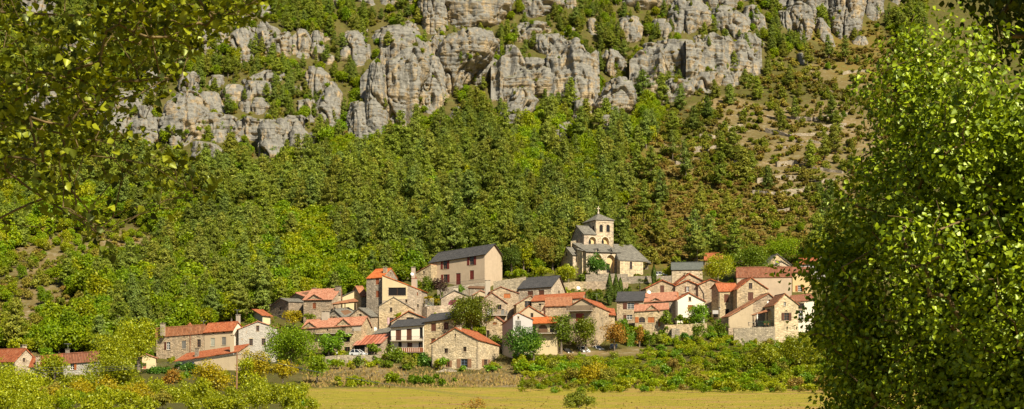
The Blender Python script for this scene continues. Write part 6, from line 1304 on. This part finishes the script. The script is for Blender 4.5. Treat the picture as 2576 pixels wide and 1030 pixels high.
# ------------------------------------------------------------------ shrubs on the bank and in the gardens
protos('garden_bush', [tree_mesh('garden_bush', *crown(h, r, h*.52, h*.5, lb, 520, .30, lf, False, .8, .45), M['bark'], M[lf]) for h, r, lb, lf in ((1.8, 1.2, 8, 'linden'), (1.5, 1.3, 8, 'bright_green'), (2.2, 1.3, 9, 'lime_tree'), (1.3, 1.2, 7, 'scrub'), (2.0, 1.5, 9, 'oak'))])
protos('bank_shrub', [tree_mesh('bank_shrub', *crown(h, r, h*.5, h*.5, lb, 900, .28, lf, False, .8, .4), M['bark'], M[lf]) for h, r, lb, lf in ((2.6, 2.1, 13, 'oak'), (2.2, 1.9, 12, 'bright_green'), (2.9, 2.0, 14, 'scrub'), (2.4, 2.2, 13, 'lime_tree'), (1.8, 1.7, 10, 'lime_tree'), (2.6, 2.3, 14, 'oak'))])
def plant_bushes():
    n = 0; used = []
    BANK = [(1310, 905), (1400, 903), (1620, 902), (1660, 868), (1700, 858), (1830, 845), (2000, 835), (2330, 850), (2330, 985), (2080, 1000), (1900, 990), (1700, 985), (1500, 985), (1410, 960), (1310, 945)]
    def inside(x, y, poly):
        c = False
        for i in range(len(poly)):
            (x0, y0), (x1, y1) = poly[i], poly[i-1]
            if (y0 > y) != (y1 > y) and x < (x1-x0)*(y-y0)/(y1-y0)+x0: c = not c
        return c
    for _ in range(4000):
        px, py = random.uniform(1300, 2330), random.uniform(835, 1000)
        if n > 295: break
        if not inside(px, py, BANK): continue
        p = G(px, py)
        if near_house(p.x, p.y, 1.) or any((p.x-a)**2+(p.y-b)**2 < 1.25**2 for a, b in used): continue
        used.append((p.x, p.y)); s = random.uniform(.75, 1.3)*(1.2 if py > 935 else .85); me = random.choice(PROTO['bank_shrub']); n += 1
        props(link('bank_shrub', me, None, (p.x, p.y, p.z-.15), random.uniform(0, 6.28), (s, s, s*random.uniform(.75, 1.1))), 'bushy shrub in the thicket on the bank below the car park and right hand houses', 'shrub', 'shrubs on the bank below the village')
    n = 0
    for _ in range(6000):
        px, py = random.uniform(-60, 2300), random.uniform(650, 935)
        if n > 290: break
        if not in_village(px, py) or (px > 1310 and py > 872): continue
        p = G(px, py)
        if near_house(p.x, p.y, .8) or any((p.x-a)**2+(p.y-b)**2 < 1.6**2 for a, b in used): continue
        used.append((p.x, p.y)); n += 1; me = random.choice(PROTO['garden_bush']); s = random.uniform(.6, 1.5) if px > 300 else random.uniform(.9, 2.0)
        zn = 'beside the far left houses' if px < 400 else 'around the long red roofed row' if px < 640 else 'among the houses below the tower house' if px < 1050 else 'between the manor and the slate barn' if px < 1400 else 'under the church walls' if px < 1640 else 'among the right hand stone gables'
        props(link('garden_bush', me, None, (p.x, p.y, p.z-.1), random.uniform(0, 6.28), (s, s, s*random.uniform(.8, 1.2))), 'small green garden bush '+zn, 'bush', 'garden bushes '+zn)
plant_bushes()
protos('roadside_bush', [tree_mesh('roadside_bush', *crown(h, r, h*.5, h*.5, lb, 1700, .19, lf, False, .8, .35), M['bark'], M[lf]) for h, r, lb, lf in ((2.6, 1.7, 13, 'lime_tree'), (3.2, 1.6, 14, 'lime_tree'), (2.4, 1.9, 13, 'lime_tree'), (2.6, 1.8, 12, 'oak'), (2.0, 1.7, 10, 'scrub'))])
for i in range(80):
    px = random.uniform(-60, 800); py = random.uniform(975 if px < 300 else 960, 1075); Yv = float(depth(px, py))
    if px > 560 and py < 985: continue
    x = (px-CX)/FPX*Yv; s_ = random.uniform(.6, 1.25)*(1.0 if Yv > 150 else .7); z = float(H(x, Yv)[0]); props(link('roadside_bush', random.choice(PROTO['roadside_bush']), None, (x, Yv, z-.1), random.uniform(0, 6.28), (s_, s_, s_*random.uniform(.9, 1.3))), 'yellow green bush in the thicket along the bottom left of the picture', 'bush', 'bushes in the roadside thicket')
def undergrowth():
    a, b = [], []
    for _ in range(5000):
        px, py = random.uniform(1310, 2330), random.uniform(850, 990)
        if py < np.interp(px, [1310, 1400, 1620, 1680, 1830, 2330], [908, 905, 903, 866, 850, 850]) or len(a) > 900: continue
        p = G(px, py)
        if not near_house(p.x, p.y, .6): a.append((p.x, p.y, p.z-.1, random.uniform(.35, .75)))
    for _ in range(5000):
        px, py = random.uniform(250, 2100), random.uniform(680, 925)
        if not in_village(px, py) or len(b) > 600 or (1380 < px < 1640 and py > 868): continue
        p = G(px, py)
        if not near_house(p.x, p.y, .5): b.append((p.x, p.y, p.z-.1, random.uniform(.3, .8)))
    gn_scatter('bank_undergrowth', 'bank_shrub', a); gn_scatter('garden_undergrowth', 'garden_bush', b)
undergrowth()
# dry grass fringe of the field
def grass():
    P = []
    for _ in range(15000):
        px, py = random.uniform(760, 2300), random.choice([random.gauss(962, 7), random.gauss(940, 14), random.uniform(968, 1045)])
        Y = float(depth(px, py)); P.append(((px-CX)/FPX*Y, Y))
    P = np.array(P); z = H(P[:, 0], P[:, 1]); n = len(P); h = RNG.uniform(.12, .55, n)*np.where(P[:, 1] < 258, .3, 1.3); a = RNG.uniform(0, 6.283, n); w = RNG.uniform(.08, .3, n)*np.where(P[:, 1] < 258, .5, 1.)
    b = np.stack([P[:, 0], P[:, 1], z-.03], 1); u = np.stack([np.cos(a), np.sin(a), 0*a], 1)*w[:, None]; t = b+np.stack([RNG.normal(0, .15, n), RNG.normal(0, .15, n), h], 1)
    v = np.stack([b-u, b+u, t], 1).reshape(-1, 3); t_ = NT('dry_grass'); M['dry_grass'] = t_.done(t_.ramp(t_.new('Attribute', attribute_name='tint').outputs['Fac'], [(0, (.23, .15, .055)), (.6, (.29, .20, .07)), (1, (.24, .20, .03))]), .9, None, .1)
    props(link('dry_grass', np_mesh('dry_grass', v, np.arange(3*n).reshape(n, 3), M['dry_grass'], attrs={'tint': ('FACE', RNG.random(n))})), kind='stuff')
grass()
plant_forest()
# ------------------------------------------------------------------ foreground trees with real leaves
def leaves(P, N_, size, rng=RNG, hang=.5):
    """deltoid leaves folded along the midrib: P base points, N_ blade normals"""
    n = len(P); N_ = N_/(np.linalg.norm(N_, axis=1, keepdims=True)+1e-9); d = rng.normal(0, .6, (n, 3)); d[:, 2] -= hang
    d -= N_*np.sum(d*N_, 1, keepdims=True); d /= np.linalg.norm(d, axis=1, keepdims=True)+1e-9; s = np.cross(d, N_); z = size*rng.uniform(.65, 1.2, n); z = z[:, None]; fold = rng.uniform(.05, .3, n)[:, None]
    L = [(0, 0, 0), (.46, .22, 1), (.36, .55, .8), (0, 1.08, 0), (-.36, .55, .8), (-.46, .22, 1)]
    V = np.stack([P+s*x*z+d*y*z+N_*f*fold*z for x, y, f in L], 1).reshape(-1, 3); b = np.arange(n)[:, None]*6
    return V, np.concatenate([b+np.array([[0, 1, 2, 3]]), b+np.array([[0, 3, 4, 5]])], 1).reshape(-1, 4)
def grow(limbs, ends, r0=.008, rmax=.25):
    """limbs: polylines of seed nodes; ends: shoot tips; each tip joins the nearest wood"""
    nodes, par = [], []
    for l in limbs:
        prev = -1
        for a, b in zip(l, l[1:]):
            n = max(2, int(np.linalg.norm(np.subtract(b, a))/.12))
            for i in range(n): nodes.append(np.array(a)+(np.array(b)-np.array(a))*i/n); par.append(prev); prev = len(nodes)-1
    root = np.mean(limbs[0][:1], axis=0); order = np.argsort(np.linalg.norm(ends-root, axis=1)); cap = len(nodes)+len(ends)*14; arr = np.empty((cap, 3)); arr[:len(nodes)] = nodes; k = len(nodes); segs = []; leafw = np.zeros(cap); par = list(par)+[0]*(cap-k)
    for e in order:
        t = ends[e]; dd = arr[:k]-t; dist = np.sqrt((dd**2).sum(1))+.35*np.maximum(0, dd[:, 2]); j = int(np.argmin(dist)); a = arr[j].copy(); L = np.linalg.norm(t-a); n = max(1, min(12, int(L/.14))); prev = j; mid = (a+t)/2+RNG.normal(0, .06*L, 3)+np.array([0, 0, .05*L])
        for i in range(1, n+1):
            u = i/n; q = a*(1-u)**2+2*mid*u*(1-u)+t*u*u; arr[k] = q; par[k] = prev; prev = k; k += 1
        leafw[k-1] += 1
    w = leafw[:k].copy()
    for i in range(k-1, -1, -1):
        if par[i] >= 0: w[par[i]] += w[i]
    r = np.clip(r0*.42*np.sqrt(np.maximum(w, .4)), .003, rmax); V, F, o = [], [], 0
    for i in range(k):
        p = par[i]
        if p < 0: continue
        v, f = tube_np([arr[p], arr[i]], [min(r[p], r[i]*1.6), r[i]], 4); V.append(v); F.append(f+o); o += len(v)
    return np.concatenate(V), np.concatenate(F)
def P2(px, py, Y): return np.array(W(px, py, Y))
def finish(name, label, base, wood, lv, bark, leaf, cat='tree'):
    root = empty(name, base, label, cat); b = np.array(base); link('trunk', np_mesh('trunk', wood[0]-b, wood[1], M[bark]), root)
    tint = np.repeat(RNG.random(len(lv[1])//2), 2); link('crown', np_mesh('crown', lv[0]-b, lv[1], M[leaf], attrs={'tint': ('FACE', tint)}), root)
def shoot_leaves(tips, dirs, length, per, size, outward, spread=.10, hang=.5, nj=.6):
    n = len(tips); t = RNG.uniform(0, 1, (n, per)); base = tips[:, None]-dirs[:, None]*(length*(1-t))[..., None]+RNG.normal(0, 1, (n, per, 3))*spread
    N_ = np.repeat(outward[:, None], per, 1)+RNG.normal(0, nj, (n, per, 3)); return leaves(base.reshape(-1, 3), N_.reshape(-1, 3), size, hang=hang)
def poplar():
    Yc = 17.5; xc = (2590-CX)/FPX*Yc; by = [-260, -100, 0, 100, 200, 300, 400, 500, 600, 700, 800, 900, 1000, 1150]; bx = [2490, 2400, 2345, 2250, 2160, 2122, 2115, 2122, 2125, 2112, 2105, 2112, 2120, 2150]
    n = 330; py = RNG.uniform(-30, 1120, n); r = (2590-np.interp(py, by, bx))/FPX*Yc; th = RNG.uniform(math.pi*.5, math.pi*1.60, n); q = r*RNG.uniform(.84, .99, n)*np.clip(.86+.42*vnoise(np.stack([2.1*np.cos(th), 2.1*np.sin(th), py/FPX*Yc*.75], 1)/.62, 5), .6, 1.06)
    keep = py > .80*((xc+q*np.cos(th))/(Yc+q*np.sin(th))*FPX+CX-2335); py, r, th, q = py[keep], r[keep], th[keep], q[keep]; n = len(q)
    tips = np.stack([xc+q*np.cos(th), Yc+q*np.sin(th)*.95, CZ+(HY-py)/FPX*Yc], 1); out = np.stack([np.cos(th), np.sin(th), 0*th], 1); d = out*.5+np.array([0, 0, .9])+RNG.normal(0, .18, (n, 3)); d /= np.linalg.norm(d, axis=1, keepdims=True); tips = tips+d*RNG.uniform(0, .3, n)[:, None]
    per = 120; tt = RNG.uniform(0, 1, (n, per)); L = RNG.uniform(.6, 1.1, n)[:, None]; a = RNG.normal(0, 1, (n, per, 3)); a -= d[:, None]*np.sum(a*d[:, None], 2, keepdims=True); a /= np.linalg.norm(a, axis=2, keepdims=True)
    rad = (.04+.26*np.sin(np.clip(1-tt, 0, 1)**.8*math.pi*.62))*RNG.uniform(.55, 1.05, (n, per)); B_ = tips[:, None]-d[:, None]*(L*tt)[..., None]+a*rad[..., None]
    lv1 = leaves(B_.reshape(-1, 3), (a*.8+d[:, None]*.35+np.array([0, -.1, .35])+RNG.normal(0, .45, (n, per, 3))).reshape(-1, 3), .064, hang=.4)
    # low hanging shoots on the far left side
    m = 330; py2 = RNG.uniform(620, 1110, m); left = np.interp(py2, [620, 690, 760, 850, 930, 1000, 1110], [2060, 1985, 2040, 2010, 2080, 2030, 2050]); px2 = left+RNG.random(m)**.8*150; Y2 = RNG.uniform(18.2, 20.2, m)
    t2 = np.stack([(px2-CX)/FPX*Y2, Y2, CZ+(HY-py2)/FPX*Y2], 1); d2 = np.tile(np.array([-.6, .1, -.35]), (m, 1))+RNG.normal(0, .3, (m, 3)); d2 /= np.linalg.norm(d2, axis=1, keepdims=True)
    lv2 = shoot_leaves(t2, d2, .5, 26, .072, np.tile(np.array([-.5, .3, .6]), (m, 1)), .10)
    # inner filling
    k = 2600; py3 = RNG.uniform(260, 1120, k); r3 = (2590-np.interp(py3, by, bx))/FPX*Yc*RNG.uniform(.2, .66, k); th3 = RNG.uniform(0, 6.283, k); t3 = np.stack([xc+r3*np.cos(th3), Yc+r3*np.sin(th3), CZ+(HY-py3)/FPX*Yc], 1); o3 = np.stack([np.cos(th3), np.sin(th3), .5+0*th3], 1); lv3 = shoot_leaves(t3, o3/1.1, .5, 14, .10, o3, .15)
    # unseen boughs added right of the picture edge to shade the lower crown
    g = 900; c4 = RNG.normal(0, 1, (g, 3)); c4 /= np.linalg.norm(c4, axis=1, keepdims=True); t4 = np.array([9.0, 13.9, 4.7])+c4*(RNG.uniform(.3, 1, g)**.5)[:, None]*np.array([1.75, 1.9, 2.5]); lv4 = shoot_leaves(t4, c4, .6, 30, .085, c4+np.array([0, 0, .5]), .12)
    lv = join([lv1, lv2, lv3, lv4]); base = (xc, Yc, 0.); top = CZ+(HY-240)/FPX*Yc
    limbs = [[(xc, Yc, 0), (xc+.05, Yc, 2.5), (xc-.05, Yc+.1, 5.5), (xc, Yc, top)]]+[[(xc, Yc, z), (xc+1.0*math.cos(a), Yc+1.0*math.sin(a), z+1.2)] for z, a in ((1.6, 3.0), (2.4, 4.2), (3.2, 2.4), (4.2, 3.6), (5., 4.6), (6., 3.0))]+[[(xc, Yc, 2.2), (7.9, 15.6, 3.4), (8.8, 14.1, 4.6)]]
    wood = grow(limbs, np.concatenate([tips, tips-d*.4, t2[::2], t4[::4]]), .006, .03); wood = join([wood, tube_np([(xc, Yc, -.3), (xc, Yc, 2.5), (xc, Yc, 6), (xc, Yc, top)], [.2, .17, .1, .02], 8)]); finish('poplar_tree', 'tall bright leaved poplar filling the right side of the picture', base, wood, lv, 'twig', 'poplar')
poplar()
def dark_tree():
    Yc = 25.; xc = (2800-CX)/FPX*Yc; n = 2200; c = RNG.normal(0, 1, (n, 3)); c /= np.linalg.norm(c, axis=1, keepdims=True); q = RNG.uniform(.45, 1, n)**.5
    tips = np.array([xc, Yc, 14.0])+c*q[:, None]*np.array([3.6, 4.5, 6.2]); px = CX+FPX*tips[:, 0]/tips[:, 1]; tips[:, 0] = np.maximum(tips[:, 0], (2360+RNG.uniform(0, 40, n)-CX)/FPX*tips[:, 1])
    lv = shoot_leaves(tips, c, .7, 16, .15, c+np.array([0, 0, .5]), .2); base = (xc, Yc, 0.)
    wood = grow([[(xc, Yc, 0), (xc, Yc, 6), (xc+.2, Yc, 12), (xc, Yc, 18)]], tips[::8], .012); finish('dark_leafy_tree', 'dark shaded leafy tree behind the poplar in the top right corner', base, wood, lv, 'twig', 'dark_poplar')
dark_tree()
def left_tree():
    poly = [(-60, -60), (680, -60), (672, 24), (640, 60), (596, 104), (560, 60), (520, 96), (486, 150), (470, 120), (455, 215), (405, 250), (380, 300), (395, 345), (440, 378), (530, 430), (528, 480), (470, 545), (430, 500), (330, 470), (318, 520), (276, 610), (232, 590), (205, 540), (150, 580), (60, 560), (-60, 600)]
    holes = [(330, 300, 40, 50), (240, 420, 60, 30), (120, 455, 50, 26), (380, 440, 40, 25), (200, 500, 60, 25), (310, 130, 22, 18), (350, 385, 40, 20), (60, 500, 40, 25)]
    def inside(x, y):
        c = False
        for i in range(len(poly)):
            (x0, y0), (x1, y1) = poly[i], poly[i-1]
            if (y0 > y) != (y1 > y) and x < (x1-x0)*(y-y0)/(y1-y0)+x0: c = not c
        return c
    tips = []
    while len(tips) < 720:
        x, y = random.uniform(-60, 690), random.uniform(-60, 615)
        if not inside(x, y) or any(((x-a)/c)**2+((y-b)/d)**2 < 1 for a, b, c, d in holes): continue
        den = 1.0 if (y < 330-.5*max(0, x-200) or y < 60) else .42
        if random.random() > den or vnoise(np.array([[x/46., y/34., 3.]]), 8)[0] > .06: continue
        tips.append(P2(x, y, random.uniform(8.5, 12.5)))
    tips = np.array(tips); n = len(tips); d = RNG.normal(0, .5, (n, 3))+np.array([.5, 0, -.35]); d /= np.linalg.norm(d, axis=1, keepdims=True)
    lv1 = shoot_leaves(tips, d, .24, 12, .058, np.tile(np.array([.1, -.3, .8]), (n, 1)), .05, .6, .8)
    # crown above the picture
    m = 1250; t2 = np.stack([RNG.uniform(-5.5, 2.6, m), RNG.uniform(4.5, 12.0, m), RNG.uniform(0, 1, m)], 1); t2[:, 2] = CZ+.300*t2[:, 1]+.75+t2[:, 2]*2.6; lv2 = shoot_leaves(t2, np.tile(np.array([.3, 0, .6]), (m, 1)), .5, 11, .10, np.tile(np.array([.2, -.2, .9]), (m, 1)), .2, .4, .7)
    base = (-6.2, 9.5, 0.); B = np.array(base)
    limbs = [[base, (-6.1, 9.5, 2.5), (-5.6, 9.6, 4.6), (-4.8, 9.6, 6.4), (-2.5, 9., 7.4)], [(-6.0, 9.5, 3.2), P2(-60, 300, 10.), P2(150, 335, 10.), P2(190, 430, 10.), P2(240, 480, 10.2)], [(-5.8, 9.6, 3.9), P2(-50, 180, 10.5), P2(120, 190, 10.5), P2(260, 240, 10.8), P2(400, 320, 11)],
             [P2(150, 335, 10.), P2(260, 395, 10.), P2(400, 420, 10.3), P2(490, 440, 10.5)], [(-5.4, 9.6, 5.), P2(-30, 30, 10.6), P2(200, 40, 10.6), P2(420, 30, 11), P2(600, 20, 11.2)], [P2(160, 350, 10.), P2(180, 480, 10), P2(250, 560, 10.1)]]
    wood = grow(limbs, np.concatenate([tips[::1], t2[::4]]), .003, .009); wood = join([wood, tube_np([base, (-6.1, 9.5, 2.5), (-5.6, 9.6, 4.6), (-4.9, 9.6, 7.4)], [.22, .2, .17, .1], 10)]); lv = join([lv1, lv2]); finish('overhanging_tree', 'half shaded leafy branches hanging in from the top left corner', base, wood, lv, 'twig', 'left_leaf')
left_tree()
# ------------------------------------------------------------------ light and camera
SUN_AZ, SUN_EL = math.radians(34), math.radians(42)     # azimuth to the right of straight behind the camera
sd = Vector((math.sin(SUN_AZ)*math.cos(SUN_EL), -math.cos(SUN_AZ)*math.cos(SUN_EL), math.sin(SUN_EL)))
sl = bpy.data.lights.new('sun', 'SUN'); sl.energy = 5.0; sl.angle = math.radians(.53); sl.color = (1.0, .90, .71)
so = bpy.data.objects.new('sun', sl); so.rotation_euler = sd.to_track_quat('Z', 'Y').to_euler(); COL.objects.link(so)
w = bpy.data.worlds.new('World'); S.world = w; w.use_nodes = True; nt = w.node_tree
sk = nt.nodes.new('ShaderNodeTexSky'); sk.sky_type = 'NISHITA'; sk.sun_disc = False; sk.sun_elevation = SUN_EL
sk.sun_rotation = math.atan2(sd.x, sd.y); bg = nt.nodes['Background']; nt.links.new(sk.outputs[0], bg.inputs[0]); bg.inputs[1].default_value = .05
cam = bpy.data.cameras.new('camera'); co = bpy.data.objects.new('camera', cam); COL.objects.link(co); S.camera = co
cam.sensor_width = 36; cam.lens = FPX/2576*36; cam.shift_y = (HY-515)/2576; cam.clip_end = 5000; cam.clip_start = .1
co.location = (0, 0, CZ); co.rotation_euler = (math.pi/2, 0, 0)
S.view_settings.view_transform = 'Standard'; S.view_settings.look = 'None'; S.view_settings.exposure = 0.72; S.view_settings.gamma = 1
cam.dof.use_dof = True; cam.dof.focus_distance = 330; cam.dof.aperture_fstop = 14
S.cycles.max_bounces = 5; S.cycles.diffuse_bounces = 3; S.cycles.transparent_max_bounces = 4; S.cycles.use_denoising = True
